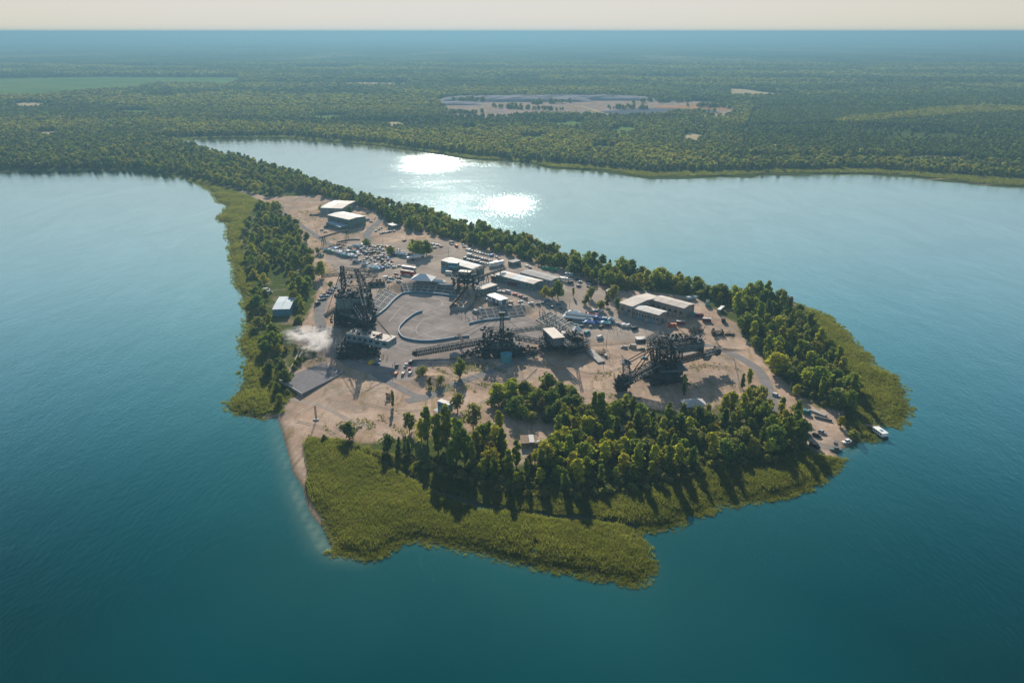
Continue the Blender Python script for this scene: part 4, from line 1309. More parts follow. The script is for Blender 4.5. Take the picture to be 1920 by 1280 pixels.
# white lines on the asphalt
LINES = [[(808, 556.6), (848, 569)], [(777, 563.7), (839, 583)], [(741, 572.5), (833, 599)], [(723, 582), (843, 621)], [(757, 613), (832, 638)],
         [(770, 636), (846, 606)], [(775, 563.7), (755, 574), (742, 588), (729, 603)], [(826, 562), (829, 568), (826, 574), (808, 580), (791, 586)],
         [(808, 594), (794, 600), (783, 610), (780, 618), (783, 625), (792, 629), (816, 631), (838, 627)], [(734, 648), (758, 639)], [(741, 650), (767, 658)], [(756, 645), (799, 650)],
         [(700, 672), (734, 648)], [(950, 608), (1000, 603)], [(860, 616), (905, 604)], [(752, 552.6), (778, 552), (812, 554), (842, 558)], [(868, 600), (925, 590)]]
for l in LINES:
    mb = MB(); ribbon(mb, lerp_path(gp(l), 6), .26, .08)
    tag(mb.build('road_marking', M['whiteline']), kind='structure')
# roller barriers round the arena
def wall_path(name, pts, h, t, mat, label, cat, cap=None):
    P = lerp_path(gp(pts), 5)
    root = empty(name, (P[0].x, P[0].y, hz(P[0].x, P[0].y)))
    off = root.location
    mb, mc = MB(), MB()
    for a, b in zip(P[:-1], P[1:]):
        za, zb = hz(a.x, a.y), hz(b.x, b.y)
        mb.bar(Vector((a.x, a.y, za + h / 2)) - off, Vector((b.x, b.y, zb + h / 2)) - off, t, h)
        if cap: mc.bar(Vector((a.x, a.y, za + h + .1)) - off, Vector((b.x, b.y, zb + h + .1)) - off, t + .1, .2)
    mb.build('wall', mat, root)
    if cap: mc.build('coping', cap, root)
    tag(root, label, cat)
    return root
wall_path('arena_barrier', [(792, 584.5), (777.5, 590), (766.6, 597.6), (757.8, 605), (750, 614), (748, 622), (750, 628), (756, 634), (767, 637.6), (783, 640.3), (805, 641), (827, 638.7), (849, 635.4), (865, 633), (880, 632)],
          1.3, .5, M['wall_blue'], 'pale blue curved barrier that loops through the middle of the arena', 'barrier', M['barrier'])
wall_path('arena_barrier', [(698, 598.7), (723, 580.5), (738, 564.5), (750, 554.8), (759, 550.5), (777.5, 549.5), (799, 551), (827, 553), (858, 558)],
          1.3, .5, M['wall_blue'], 'pale blue barrier along the foot of the curved grandstand', 'barrier', M['barrier'])
wall_path('arena_barrier', [(880, 608), (907, 602), (957, 597)], 1.2, .5, M['wall_blue'], 'straight pale barrier at the foot of the east grandstand', 'barrier', M['barrier'])
# grandstands: rows of concrete steps on the slope behind the toe line
def grandstand(toe_px, label, rows=9, run=RUN, rise=RISE, row_mats=('concrete_dark', 'concrete_dark')):
    T = [Vector(p[:2]) for p in lerp_path(gp(toe_px), 4)]
    nrm = []
    for i in range(len(T)):
        d = (T[min(i + 1, len(T) - 1)] - T[max(i - 1, 0)]).normalized()
        nrm.append(Vector((-d.y, d.x)))
    c = T[len(T) // 2]
    root = empty('grandstand', (c.x, c.y, 1.3))
    for r in range(rows):
        z = 1.3 + .35 + rise * (r + 1) / rows
        a0, a1 = .8 + run * r / rows, .8 + run * (r + .62) / rows
        mb = MB(); vs, fs = [], []
        for p, n in zip(T, nrm):
            for q, zz in ((a0, z), (a1, z), (a0, z - .95), (a1, z - .95)):
                w = p + n * q
                vs.append((w.x - c.x, w.y - c.y, zz - 1.3))
        for i in range(len(T) - 1):
            k = 4 * i
            fs += [(k, k + 4, k + 5, k + 1), (k + 2, k + 6, k + 4, k), (k + 1, k + 5, k + 7, k + 3)]
        mb.add(vs, fs)
        mb.build('step', M[row_mats[r % 2]] if r % 3 else M['concrete'], root)
    mb = MB()
    for i in range(0, len(T), 2):                                   # gangway stairs
        p, n = T[i], nrm[i]
        a = Vector((p.x - c.x, p.y - c.y, .5)) + Vector((n.x, n.y, 0)) * .6
        b = Vector((p.x - c.x, p.y - c.y, rise + .75)) + Vector((n.x, n.y, 0)) * (run + .6)
        mb.bar(a, b, 1.1, .3)
    mb.build('stair', M['concrete'], root)
    tag(root, label, 'grandstand', 'grandstands round the arena')
grandstand([(699, 599), (722, 580.5), (738, 563), (749, 554.5)], 'straight stepped grandstand on the west side of the arena beside the spreader')
grandstand([(759, 549.5), (778, 548), (800, 549.5), (827, 551.5), (855, 556.5)], 'long stepped grandstand at the north end of the arena')
grandstand([(907, 600), (930, 597.6), (957, 595), (985, 592)], 'stepped grandstand in shade on the north-east side')
grandstand([(1003, 600), (1024, 613), (1047, 628)], 'steep grandstand at the east end crowded with poles and visitors')

# gravel platform with its retaining wall
A4 = [G(524, 712, 2.0), G(566, 738, 2.0), G(648, 697, 0.2), G(603, 681, 0.2)]
mb = MB()
top = [(p.x, p.y, p.z) for p in A4]
bot = [(p.x, p.y, .6) for p in A4]
mb.add(top + bot, [(0, 1, 2, 3), (0, 4, 5, 1), (1, 5, 6, 2), (2, 6, 7, 3), (3, 7, 4, 0)])
tag(mb.build('gravel_platform', M['gravel']), kind='structure')
root = empty('retaining_wall', A4[0])
a, b = A4[0], A4[1]
mb = MB(); mb.bar(Vector((0, 0, -1.0)), (b - a) + Vector((0, 0, -1.0)), .5, 2.6); mb.build('wall', M['concrete'], root)
for i in range(9):
    t = (i + .5) / 9
    p = (b - a) * t; n = Vector(((b - a).y, -(b - a).x, 0)).normalized()
    mb = MB(); mb.bar(p + n * -.35 + Vector((0, 0, -2.2)), p + n * -.35 + Vector((0, 0, .1)), .45, .4); mb.build('buttress', M['concrete_dark'], root)
tag(root, 'grey concrete retaining wall holding the gravel platform above the reeds', 'wall')
# dry mound between the parked show cars and the road
def mound(px, py, rx, ry, h, name='mound'):
    c = G(px, py); mb = MB(); vs, fs = [], []
    n, m_ = 24, 7
    g = random.Random(px)
    for r in range(m_ + 1):
        for k in range(n):
            a = 2 * math.pi * k / n; q = r / m_
            x, y = math.cos(a) * rx * q, math.sin(a) * ry * q
            z = h * (math.cos(q * math.pi) * .5 + .5) * g.uniform(.85, 1.12) - .12 * (r == m_)
            vs.append((x, y, z))
    for r in range(m_):
        for k in range(n):
            fs.append((r * n + k, (r + 1) * n + k, (r + 1) * n + (k + 1) % n, r * n + (k + 1) % n))
    mb.add(vs, fs)
    o = mb.build(name, M['ground'], loc=c); tag(o, kind='structure')
    for p in o.data.polygons: p.use_smooth = True
mound(810, 712, 15, 12, 2.6)
mound(1352, 655, 22, 5, 1.2)
mound(1205, 680, 16, 12, .5)

# ================================================================== halls and sheds
def frame_from(A, B, C):
    """A,B: eaves of the long side, C: far corner next to B"""
    u = (B - A); L = u.length; u.normalize()
    v = (C - B); v = v - u * v.dot(u); W = v.length; v.normalize()
    c = A + u * L / 2 + v * W / 2
    return c, L, W, math.atan2(u.y, u.x), (1 if (u.x * v.y - u.y * v.x) > 0 else -1)
def hall(name, label, cat, pa, pb, pc, h, wall, roof, ridge=1.2, nx=2, ny=2, group=None, win=0, door=1, over=.4, gap=.22, win_mat=None, flat_roof=False, ridge_y=True):
    A, B, C = (G(*p, h) for p in (pa, pb, pc))
    for p in (A, B, C): p.z = 0
    c, L, W, rz, sg = frame_from(A, B, C)
    z0 = hz(c.x, c.y)
    root = empty(name, (c.x, c.y, z0 - .1), rz)
    mb = MB()
    if flat_roof: mb.box((0, 0, h / 2), (L, W, h))
    else: mb.gable((0, 0, 0), L, W, h, h + ridge - .12)
    mb.build('wall', M[wall], root)
    # roof sheets, laid with a gap between neighbours
    xs_ = np.linspace(-L / 2 - over, L / 2 + over, nx + 1)
    half = W / 2 + over
    sl = 0 if flat_roof else ridge / (W / 2)
    for i in range(nx):
        for s_ in (-1, 1):
            for j in range(max(1, ny // 2)):
                y0 = s_ * half * j / max(1, ny // 2); y1 = s_ * half * (j + 1) / max(1, ny // 2)
                y0 += s_ * gap / 2; 
                x0, x1 = xs_[i] + gap / 2, xs_[i + 1] - gap / 2
                z_ = lambda y: h + ridge * (0 if flat_roof else 1) - abs(y) * sl + .06
                vs = [(x0, y0, z_(y0)), (x1, y0, z_(y0)), (x1, y1, z_(y1)), (x0, y1, z_(y1))]
                vs += [(x, y, z + .16) for x, y, z in vs]
                mb = MB(); mb.add(vs, [(0, 1, 2, 3), (7, 6, 5, 4), (0, 4, 5, 1), (1, 5, 6, 2), (2, 6, 7, 3), (3, 7, 4, 0)])
                mb.build('roof_panel', M[roof] if not isinstance(roof, (list, tuple)) else M[roof[(i + j) % len(roof)]], root)
    mb = MB(); mb.box((0, 0, h + (0 if flat_roof else ridge) + .1), (L + .5, .3, .25)); mb.build('ridge', M['roof_grey'], root)
    ys_ = -sg * (W / 2 + .04) * 1.0
    for i in range(win):
        x = -L / 2 + (i + .5) * L / win
        mb = MB(); mb.box((x, ys_, h * .55), (min(L / win * .5, 2.6), .12, h * .22)); f = mb.build('window', M['glass'], root)
        mb = MB(); mb.box((x, ys_, h * .42), (min(L / win * .5, 2.6) + .3, .2, .14)); mb.build('sill', M['steel_light'], f)
    for i in range(door):
        for (x, y, dx, dy) in (((i - (door - 1) / 2) * L / (door + .5), ys_, 3.6, .14), (L / 2 + .04, 0, .14, 4.0)):
            mb = MB(); mb.box((x, y, 1.9), (dx, dy, 3.8)); mb.build('door', M['wall_blue' if door > 1 else 'steel_grey'], root)
    n = max(3, int(L / 3.2))
    mb = MB()
    for i in range(n + 1):
        x = -L / 2 + i * L / n
        for s_ in (-1, 1): mb.box((x, s_ * (W / 2 + .06), h / 2), (.22, .14, h))
    n2 = max(2, int(W / 3.2))
    for i in range(n2 + 1):
        y = -W / 2 + i * W / n2
        for s_ in (-1, 1): mb.box((s_ * (L / 2 + .06), y, h / 2), (.14, .22, h))
    mb.build('pilaster', M['steel_grey'], root)
    tag(root, label, cat, group)
    return root
hall('hall', 'pale-roofed rear hall of the twin halls, farther up the peninsula', 'hall', (600.6, 389.4), (641, 391), (658, 377), 7.5, 'wall_grey', ('roof_pale', 'roof_beige'), .8, 2, 2, door=1)
hall('hall', 'large front hall of the twin halls with four pale roof sheets', 'hall', (614, 403), (654.5, 412), (687, 406), 10, 'wall_green', 'roof_pale', .8, 2, 2, win=3, door=1)
hall('shed', 'low open lean-to with blue-grey roof before the front twin hall', 'shed', (611.5, 417), (638, 425.6), (652, 422.5), 4, 'wall_green', 'roof_blue', .3, 1, 2, door=0)
hall('hall', 'grey hall with six roof sheets between parking field and arena', 'hall', (827, 488), (888, 504.5), (908, 499), 7, 'wall_green', 'roof_pale', .8, 3, 2, win=7, door=1)
hall('hall', 'long low hall with pale sectioned roof behind the railway coaches', 'hall', (929.5, 514.7), (1000.5, 532.5), (1016.5, 525.6), 6, 'wall_green', ('roof_pale', 'roof_beige', 'roof_blue'), .8, 5, 2, win=9, door=2)
hall('shed', 'long dark grey gravel-roofed shed behind the sectioned hall', 'shed', (975.5, 510.5), (1033, 527), (1044.5, 520.5), 4.5, 'wall_grey', 'roof_grey', .6, 4, 2, win=8)
hall('storage_shed', 'west wing of the three joined storage sheds, ridged beige roof', 'shed', (1161.6, 567.3), (1186, 574.7), (1231, 555), 9, 'wall_brown', 'roof_beige', 1.2, 1, 2, win=2, group='joined storage sheds')
hall('storage_shed', 'south wing of the joined storage sheds, with long window front', 'shed', (1187, 577.5), (1235.5, 590.5), (1249.5, 583.4), 8, 'wall_brown', 'roof_pale', .8, 3, 2, win=9, door=2, group='joined storage sheds')
hall('storage_shed', 'north-east wing of the joined storage sheds beyond the courtyard', 'shed', (1221, 561.5), (1283, 578), (1301.6, 570), 9, 'wall_brown', 'roof_beige', 1.0, 4, 2, win=6, group='joined storage sheds')
hall('boat_shed', 'blue-walled shed with white-blue roof inside the west wood', 'shed', (511, 580), (543, 579), (542, 556), 5.5, 'wall_blue', 'roof_blue', .5, 2, 2, door=2)
hall('office_block', 'flat brown-roofed block beside the end of the pipe bridge', 'building', (905, 544.7), (932, 533.5), (917, 529), 5, 'wall_green', 'roof_beige', 0, 1, 2, win=4, flat_roof=True)
hall('white_pavilion', 'white box-shaped pavilion beside the arena parking', 'pavilion', (914, 554.5), (938, 563), (948.5, 558), 4, 'white', 'white', .3, 3, 2, door=1, win=3)
hall('kiosk', 'green-grey flat kiosk below the shore trees', 'kiosk', (953, 489), (962, 491.5), (969, 487.5), 4, 'wall_green', 'roof_grey', .2, 1, 2, flat_roof=True)
hall('hut', 'small pale-roofed hut at the edge of the shore wood', 'hut', (1136, 545), (1146, 547), (1151.5, 543), 4, 'wall_grey', 'roof_pale', .4, 1, 2, door=1)
hall('site_office', 'dark flat-roofed site hut north of the first car row', 'hut', (727, 420), (736, 423), (743, 419.5), 4, 'wall_green', 'roof_pale', .2, 1, 2, flat_roof=True, win=2)

def gable_tent(name, label, cat, px, py, L, W, h0, h1, rz, mat='white', up=0.0, group=None, legs=True, wall=True):
    c = G(px, py, h0)
    root = empty(name, (c.x, c.y, hz(c.x, c.y)), rz)
    # hipped canopy on posts
    mb = MB()
    a, b = L / 2, W / 2
    r = max(0, a - b)
    e = [(-a, -b, h0), (a, -b, h0), (a, b, h0), (-a, b, h0)]
    vs = e + [(-r, 0, h1), (r, 0, h1)] + [(x, y, z - .25) for x, y, z in e]
    mb.add(vs, [(0, 1, 5, 4), (2, 3, 4, 5), (1, 2, 5), (3, 0, 4), (6, 7, 1, 0), (7, 8, 2, 1), (8, 9, 3, 2), (9, 6, 0, 3), (9, 8, 7, 6)])
    mb.build('canopy', M[mat], root)
    for x, y, z in e:
        mb = MB(); mb.tube((x * .96, y * .96, -.1), (x * .96, y * .96, h0 - .1), .09, 5); mb.build('leg', M['steel_light'], root)
    if wall:
        mb = MB(); mb.box((0, b * .93, h0 / 2 - .1), (L * .9, .08, h0 - .5)); mb.build('back_panel', M[mat], root)
        mb = MB(); mb.box((0, -b * .3, .5), (L * .7, .8, 1.0)); mb.build('counter', M['steel_light'], root)
    tag(root, label, cat, group)
    return root
gable_tent('marquee', 'grey-white hipped marquee at the edge of the front wood', 'marquee', 1301, 755, 13, 10, 3.2, 6, .1, 'roof_pale')
gable_tent('event_tent', 'large peaked white event tent above the north grandstand', 'tent', 793, 521, 19, 14, 4, 8, -.2, 'white')
gable_tent('event_tent', 'long low white tent just east of the peaked event tent', 'tent', 819, 525, 15, 5, 3.2, 4.4, -.3, 'white')
gable_tent('event_tent', 'narrow white awning east of the low white tent', 'tent', 837, 530, 13, 3, 3.0, 3.6, -.28, 'white')
gable_tent('pavilion', 'small grey garden pavilion with bench in the front wood', 'pavilion', 1176, 802, 7, 6, 3.0, 5, .1, 'roof_grey')
gable_tent('pavilion', 'dark pointed tent in the front wood near the lake corner', 'tent', 1409, 828, 6, 6, 2.5, 6, .5, 'roof_grey', wall=False)
gable_tent('awning', 'small white awning beside the wooden terrace hut', 'awning', 1012, 828, 4.6, 3.0, 2.6, 3.2, .05, 'white')
gable_tent('inflatable', 'white spiky inflatable canopy on the sand near the conveyor end', 'canopy', 1082, 619, 7, 6, 3, 6.5, .2, 'white')
gable_tent('tent', 'small black dome-like tent beside the mid excavator on the mound', 'tent', 853, 666, 7, 5, 1.8, 4, .1, 'roof_grey')
# wooden terrace hut with a slatted deck and roof
c = G(992, 832)
root = empty('terrace_hut', c, R(3))
for i in range(11):
    mb = MB(); mb.box((0, -4 + i * .8, 2.9), (9, .5, .14)); mb.build('slat', M['wood'], root)
for x in (-4.2, 4.2):
    for y in (-4, 4):
        mb = MB(); mb.box((x, y, 1.4), (.2, .2, 2.9)); mb.build('post', M['wood'], root)
mb = MB(); mb.box((1.2, 0, 3.15), (2.6, 8.2, .2)); mb.build('roof_panel', M['steel_light'], root)
mb = MB(); mb.box((0, 0, .15), (9.6, 9, .3)); mb.build('deck', M['wood'], root)
mb = MB(); mb.box((0, 3.6, 1.3), (8.6, .3, 2.4)); mb.build('wall', M['wood'], root)
mb = MB(); mb.box((-.2, -5.4, .25), (3, 2.0, .12)); mb.build('step', M['wood'], root)
tag(root, 'wooden terrace hut with slatted pergola roof in the front wood', 'hut')
sheet('terrace_sand', [(972, 858), (1030, 852), (1026, 838), (978, 842)], M['yard'], .06, sub=3)
# ================================================================== the great mining machines
def local(root, p): return Vector(p) - root.location
def lattice_tower(mb, root, base, top, w0, w1, n, t=.35, d0=None, d1=None):
    d0 = d0 or w0; d1 = d1 or w1
    base, top = local(root, base), local(root, top)
    rings = []
    for i in range(n + 1):
        k = i / n; p = base.lerp(top, k); w = (w0 + (w1 - w0) * k) / 2; d = (d0 + (d1 - d0) * k) / 2
        rings.append([p + Vector(q) for q in ((-w, -d, 0), (w, -d, 0), (w, d, 0), (-w, d, 0))])
    for i in range(n):
        for j in range(4):
            k = (j + 1) % 4
            mb.bar(rings[i][j], rings[i + 1][j], t)
            mb.bar(rings[i][j], rings[i + 1][k], t * .6); mb.bar(rings[i][k], rings[i + 1][j], t * .6)
            mb.bar(rings[i + 1][j], rings[i + 1][k], t * .7)
def P3(px, py, z):
    """point at absolute height z seen at px, py"""
    x, y = flat(px, py, z)
    return Vector((x, y, z))
def part(root, name, fn, mat='steel', parent=None):
    mb = MB(); fn(mb); return mb.build(name, M[mat], parent or root)
def girder(root, name, a, b, w, h, n, t=.3, mat='steel', w2=None, h2=None, belt=True, rail=True):
    a, b = local(root, a), local(root, b)
    o = part(root, name, lambda m: m.truss(a, b, w, h, n, t, w2, h2), mat)
    if belt:
        up = Vector((0, 0, .1))
        mb = MB(); mb.bar(a + up, b + up, w * .45, .25); mb.build('belt', M['rubber'], o)
    if rail:
        d = (b - a).normalized(); sx = d.cross(Vector((0, 0, 1))).normalized() * (w / 2 + .7)
        for s_ in (-1, 1):
            mb = MB(); mb.bar(a + sx * s_, b + sx * s_, 1.0, .12)
            mb.bar(a + sx * s_ * 1.25 + Vector((0, 0, 1.1)), b + sx * s_ * 1.25 + Vector((0, 0, 1.1)), .12)
            L = (b - a).length; k = int(L / 2.2)
            for i in range(k + 1):
                p = a.lerp(b, i / k) + sx * s_ * 1.25
                mb.bar(p, p + Vector((0, 0, 1.1)), .1)
            mb.build('walkway', M['steel_grey'], o)
    return o
def crawlers(root, c, spots, L=9, W=2.6, H=2.4, rz=0.0):
    c = local(root, c)
    for sx, sy in spots:
        x = c.x + sx * math.cos(rz) - sy * math.sin(rz); y = c.y + sx * math.sin(rz) + sy * math.cos(rz)
        mb = MB()
        prof = [(-L / 2, H * .5), (-L / 2 + .8, .05), (L / 2 - .8, .05), (L / 2, H * .5), (L / 2 - .9, H), (-L / 2 + .9, H)]
        vs = []
        for s_ in (-W / 2, W / 2):
            for a, z in prof:
                vs.append((x + a * math.cos(rz) - s_ * math.sin(rz), y + a * math.sin(rz) + s_ * math.cos(rz), z - root.location.z + 1.3))
        mb.add(vs, [tuple((i, (i + 1) % 6, 6 + (i + 1) % 6, 6 + i)) for i in range(6)] + [(5, 4, 3, 2, 1, 0), (6, 7, 8, 9, 10, 11)])
        mb.build('crawler_track', M['steel'], root)
def clutter(mb, c, d, n, seed, t=(.3, 1.6)):
    g = random.Random(seed)
    for i in range(n):
        p = Vector((c[0] + g.uniform(-.5, .5) * d[0], c[1] + g.uniform(-.5, .5) * d[1], c[2] + g.uniform(-.5, .5) * d[2]))
        if g.random() < .5: mb.box(p, (g.uniform(*t), g.uniform(*t), g.uniform(*t)), g.uniform(0, 3))
        else:
            q = p + Vector((g.uniform(-1, 1), g.uniform(-1, 1), g.uniform(-.6, .9))) * g.uniform(1, 4)
            mb.bar(p, q, g.uniform(.12, .35))
def stay(root, a, b, t=.28, name='stay_cable', mat='steel'):
    return part(root, name, lambda m: m.bar(local(root, a), local(root, b), t), mat)
def bucket_wheel(root, c, axis, r, nb=12, name='bucket_wheel', mat='steel'):
    c = local(root, c); ax = Vector(axis).normalized(); u = ax.cross(Vector((0, 0, 1))).normalized(); v = ax.cross(u)
    mb = MB()
    n = 24
    for s_ in (-.9, .9):
        for i in range(n):
            a, b = 2 * math.pi * i / n, 2 * math.pi * (i + 1) / n
            mb.bar(c + ax * s_ + (u * math.cos(a) + v * math.sin(a)) * r, c + ax * s_ + (u * math.cos(b) + v * math.sin(b)) * r, .5, .7)
        for i in range(8):
            a = 2 * math.pi * i / 8
            mb.bar(c + ax * s_, c + ax * s_ + (u * math.cos(a) + v * math.sin(a)) * r, .45)
    mb.tube(c - ax * 1.2, c + ax * 1.2, r * .45, 14)
    mb.tube(c - ax * .5, c + ax * .5, r * .93, 20)
    w = mb.build(name, M[mat], root)
    for i in range(nb):
        a = 2 * math.pi * i / nb
        d = (u * math.cos(a) + v * math.sin(a)); t_ = (-u * math.sin(a) + v * math.cos(a))
        p = c + d * (r + .3)
        mb = MB()
        vs = [p + ax * x + t_ * y + d * z for x in (-1.1, 1.1) for y, z in ((-.7, -.2), (.8, -.2), (.9, 1.3), (-.1, 1.0))]
        mb.add(vs, [(0, 1, 2, 3), (7, 6, 5, 4), (0, 4, 5, 1), (1, 5, 6, 2), (2, 6, 7, 3)])
        mb.build('bucket', M['rust'], w)
    return w
def house(root, name, c, d, rz, wall='wall_green', roof='roof_beige', nwin=4, parent=None):
    c = local(root, c)
    o = part(root, name, lambda m: m.box(c, d, rz), wall, parent)
    mb = MB(); mb.box((c.x, c.y, c.z + d[2] / 2 + .14), (d[0] + .7, d[1] + .7, .26), rz); mb.build('roof', M[roof], o)
    for i in range(nwin):
        x = -d[0] / 2 + (i + .5) * d[0] / nwin; y = -d[1] / 2 - .03
        mb = MB(); mb.box((c.x + x * math.cos(rz) - y * math.sin(rz), c.y + x * math.sin(rz) + y * math.cos(rz), c.z + .3), (d[0] / nwin * .55, .12, d[2] * .32), rz)
        mb.build('window', M['glass'], o)
    return o

M['cabin_wall'] = simple('blue_grey_cabin', (.17, .25, .28), .75, var=.25)
# ---- bucket wheel excavator on the eastern sand field
base = G(1245, 711)
X = empty('bucket_wheel_excavator', base)
crawlers(X, base, [(x, y) for x in (-8.5, 0, 8.5) for y in (-6, 6)], 8, 3.0, 2.6, .3)
part(X, 'turntable', lambda m: (m.tube((0, 0, 2.4), (0, 0, 4.6), 9.5, 24, 10.2), m.tube((0, 0, 4.6), (0, 0, 6.4), 10.2, 24, 8.2), m.tube((0, 0, 6.4), (0, 0, 8.2), 6.5, 20), clutter(m, (0, 0, 6.5), (18, 18, 3), 70, 4)))
part(X, 'platform', lambda m: (m.box((3.5, -1, 8.3), (17, 12, .7), .2), clutter(m, (3, 0, 9.6), (15, 10, 2.4), 60, 5)), 'steel_grey')
house(X, 'machine_house', base + Vector((6.5, -1, 5.4)), (7, 6, 2.6), .25, 'steel_grey', 'steel_grey', 3)
hub = P3(1167, 718, 6.3)
piv = P3(1233, 681, 15.5)
girder(X, 'bucket_boom', hub.lerp(piv, .09), piv, 4.4, 4.2, 13, .45, w2=5, h2=5)
bw_dir = (piv - hub); bw_ax = Vector((-bw_dir.y, bw_dir.x, 0)).normalized()
bucket_wheel(X, hub, bw_ax, 4.6, 12)
part(X, 'wheel_drive', lambda m: (m.bar(local(X, hub.lerp(piv, .05)) + bw_ax * 2.6, local(X, hub.lerp(piv, .26)) + bw_ax * 2.6 + Vector((0, 0, 1)), 1.6, 1.6), m.bar(local(X, hub) - bw_ax * 2.2, local(X, hub.lerp(piv, .3)) - bw_ax * 2.4, .8, 1.2), clutter(m, local(X, hub.lerp(piv, .2)), (6, 6, 4), 40, 6)), 'steel_grey')
fr = hub.lerp(piv, .13)
part(X, 'boom_portal', lambda m: (lattice_tower(m, X, fr + Vector((0, 0, 1)), fr + Vector((-1, 1, 10.5)), 4.4, 3.6, 3, .4), m.box(local(X, fr) + Vector((-1, 1, 11)), (6, 5, .5)), clutter(m, local(X, fr) + Vector((-1, 1, 12)), (5, 4, 1.5), 24, 9)), 'steel_grey')
tt = P3(1221, 654, 27.0); tt2 = P3(1262, 652, 25.0)
for k, (a, b) in enumerate([(P3(1226, 690, 9), tt), (P3(1236, 694, 9), tt + Vector((4, 1, 0))), (P3(1252, 694, 9), P3(1256, 656, 24)), (P3(1262, 690, 9), tt2)]):
    girder(X, 'tower_leg', a, b, 1.8, 1.8, 7, .34, belt=False, rail=False)
for s_ in (-1.5, 1.5):
    o_ = bw_ax * s_
    stay(X, fr + Vector((-1, 1, 11)) + o_, tt + o_, .55, mat='rust')
    stay(X, hub.lerp(piv, .3) + Vector((0, 0, 2)) + o_, tt + o_, .45, mat='rust')
    stay(X, fr + Vector((-1, 1, 11)) + o_, hub.lerp(piv, .3) + Vector((0, 0, 2)) + o_, .3)
    stay(X, tt + o_, P3(1310, 634, 19.0) + o_, .4)
    stay(X, P3(1240, 690, 10) + o_, P3(1225, 668, 20) + o_, .8, 'brace', 'steel_grey')
ub0, ub1 = P3(1222, 655, 17.5), P3(1311, 643, 16.0)
girder(X, 'counterweight_boom', ub0, ub1, 10, 5, 14, .5)
ubd = (ub1 - ub0).normalized(); ubn = Vector((ubd.y, -ubd.x, 0)).normalized()
for i in range(8):
    a = ub0.lerp(ub1, .36 + i * .08) + ubn * 5.6; b = ub0.lerp(ub1, .43 + i * .08) + ubn * 5.6
    part(X, 'side_panel', lambda m: m.bar(local(X, a), local(X, b), .25, 4.4), 'steel_grey')
part(X, 'machinery', lambda m: [clutter(m, local(X, ub0.lerp(ub1, t)) + Vector((0, 1, 4)), (8, 9, 4.5), 42, int(t * 100)) for t in (.08, .25, .42, .6, .78, .92)], 'steel')
part(X, 'hoist', lambda m: [clutter(m, local(X, ub0.lerp(ub1, t)) + Vector((0, 1, 3.6)), (7, 8, 3), 16, 7 + int(t * 100)) for t in (.15, .35, .55, .8)], 'rust')
part(X, 'counterweight', lambda m: m.box(local(X, ub1) + Vector((-1, 0, -.5)), (5, 11, 6.5), .1), 'concrete_dark')
w0, w1 = P3(1208, 640, 19), P3(1240, 622, 21)
girder(X, 'gangway', w0, w1, 2.2, 2.0, 9, .25, belt=False)
house(X, 'control_cabin', P3(1201, 639, 17.5), (5.6, 4.4, 3.6), .1, 'steel_grey', 'roof_pale', 3)
part(X, 'tower_head', lambda m: (lattice_tower(m, X, P3(1248, 656, 20), P3(1246, 634, 31), 9, 5, 4, .5, 8, 5), clutter(m, local(X, P3(1247, 640, 27)), (12, 8, 9), 60, 31)))
d0, d1 = P3(1262, 680, 11), P3(1344, 658, 11)
girder(X, 'discharge_boom', d0, d1, 3.2, 2.6, 18, .34)
part(X, 'discharge_drum', lambda m: (m.tube(local(X, d1) + Vector((0, -2.4, 0)), local(X, d1) + Vector((0, 2.4, 0)), 2.2, 14), clutter(m, local(X, d1), (5, 5, 5), 30, 3)))
part(X, 'hopper', lambda m: m.add([local(X, d0.lerp(d1, .76)) + Vector(q) for q in ((-3, -2, -1.3), (3, -2, -1.3), (3, 2, -1.3), (-3, 2, -1.3), (-1.6, -1.4, -4.2), (1.6, -1.4, -4.2), (1.6, 1.4, -4.2), (-1.6, 1.4, -4.2))], [(0, 1, 2, 3), (7, 6, 5, 4), (0, 4, 5, 1), (1, 5, 6, 2), (2, 6, 7, 3), (3, 7, 4, 0)]), 'steel_grey')
part(X, 'boom_mast', lambda m: (lattice_tower(m, X, d0.lerp(d1, .16) + Vector((0, 0, 1)), d0.lerp(d1, .16) + Vector((0, 0, 7)), 2.4, 1.6, 3, .25), lattice_tower(m, X, d0.lerp(d1, .62) + Vector((0, 0, 1)), d0.lerp(d1, .62) + Vector((0, 0, 5)), 2, 1.4, 2, .22)))
part(X, 'lower_frame', lambda m: (clutter(m, (0, 0, 11.5), (14, 11, 5), 90, 12), lattice_tower(m, X, base + Vector((0, 0, 8)), base + Vector((2, 4, 17)), 12, 10, 3, .6)))
tag(X, 'dark bucket wheel excavator standing on the eastern sand field', 'excavator')

# ---- western giant: spreader with lattice tower and white-roofed machine building
base = G(682, 668)
S = empty('spreader', base)
crawlers(S, base, [(-14, -1), (-7, 1), (0, -1), (7, 1), (-10, 9), (0, 9)], 7, 2.6, 2.4, .2)
rzb = math.atan2((P3(737, 636, 14) - P3(655, 622, 14)).y, (P3(737, 636, 14) - P3(655, 622, 14)).x)
part(S, 'undercarriage', lambda m: (m.box((-4, 2, 5.2), (26, 16, 1.4), .1), clutter(m, (-3, 2, 5), (26, 18, 7), 220, 21, (.4, 2.2)), lattice_tower(m, S, base + Vector((-6, 3, 1)), base + Vector((-6, 3, 11)), 18, 14, 3, .6)))
c1 = (P3(662, 627, 13) + P3(704, 637, 13)) / 2
house(S, 'machine_building', c1, (21, 10, 5.4), rzb, 'cabin_wall', 'roof_beige', 5)
c2 = P3(722, 640, 12.5)
house(S, 'machine_building', c2, (11, 10, 5), rzb, 'cabin_wall', 'roof_beige', 2)
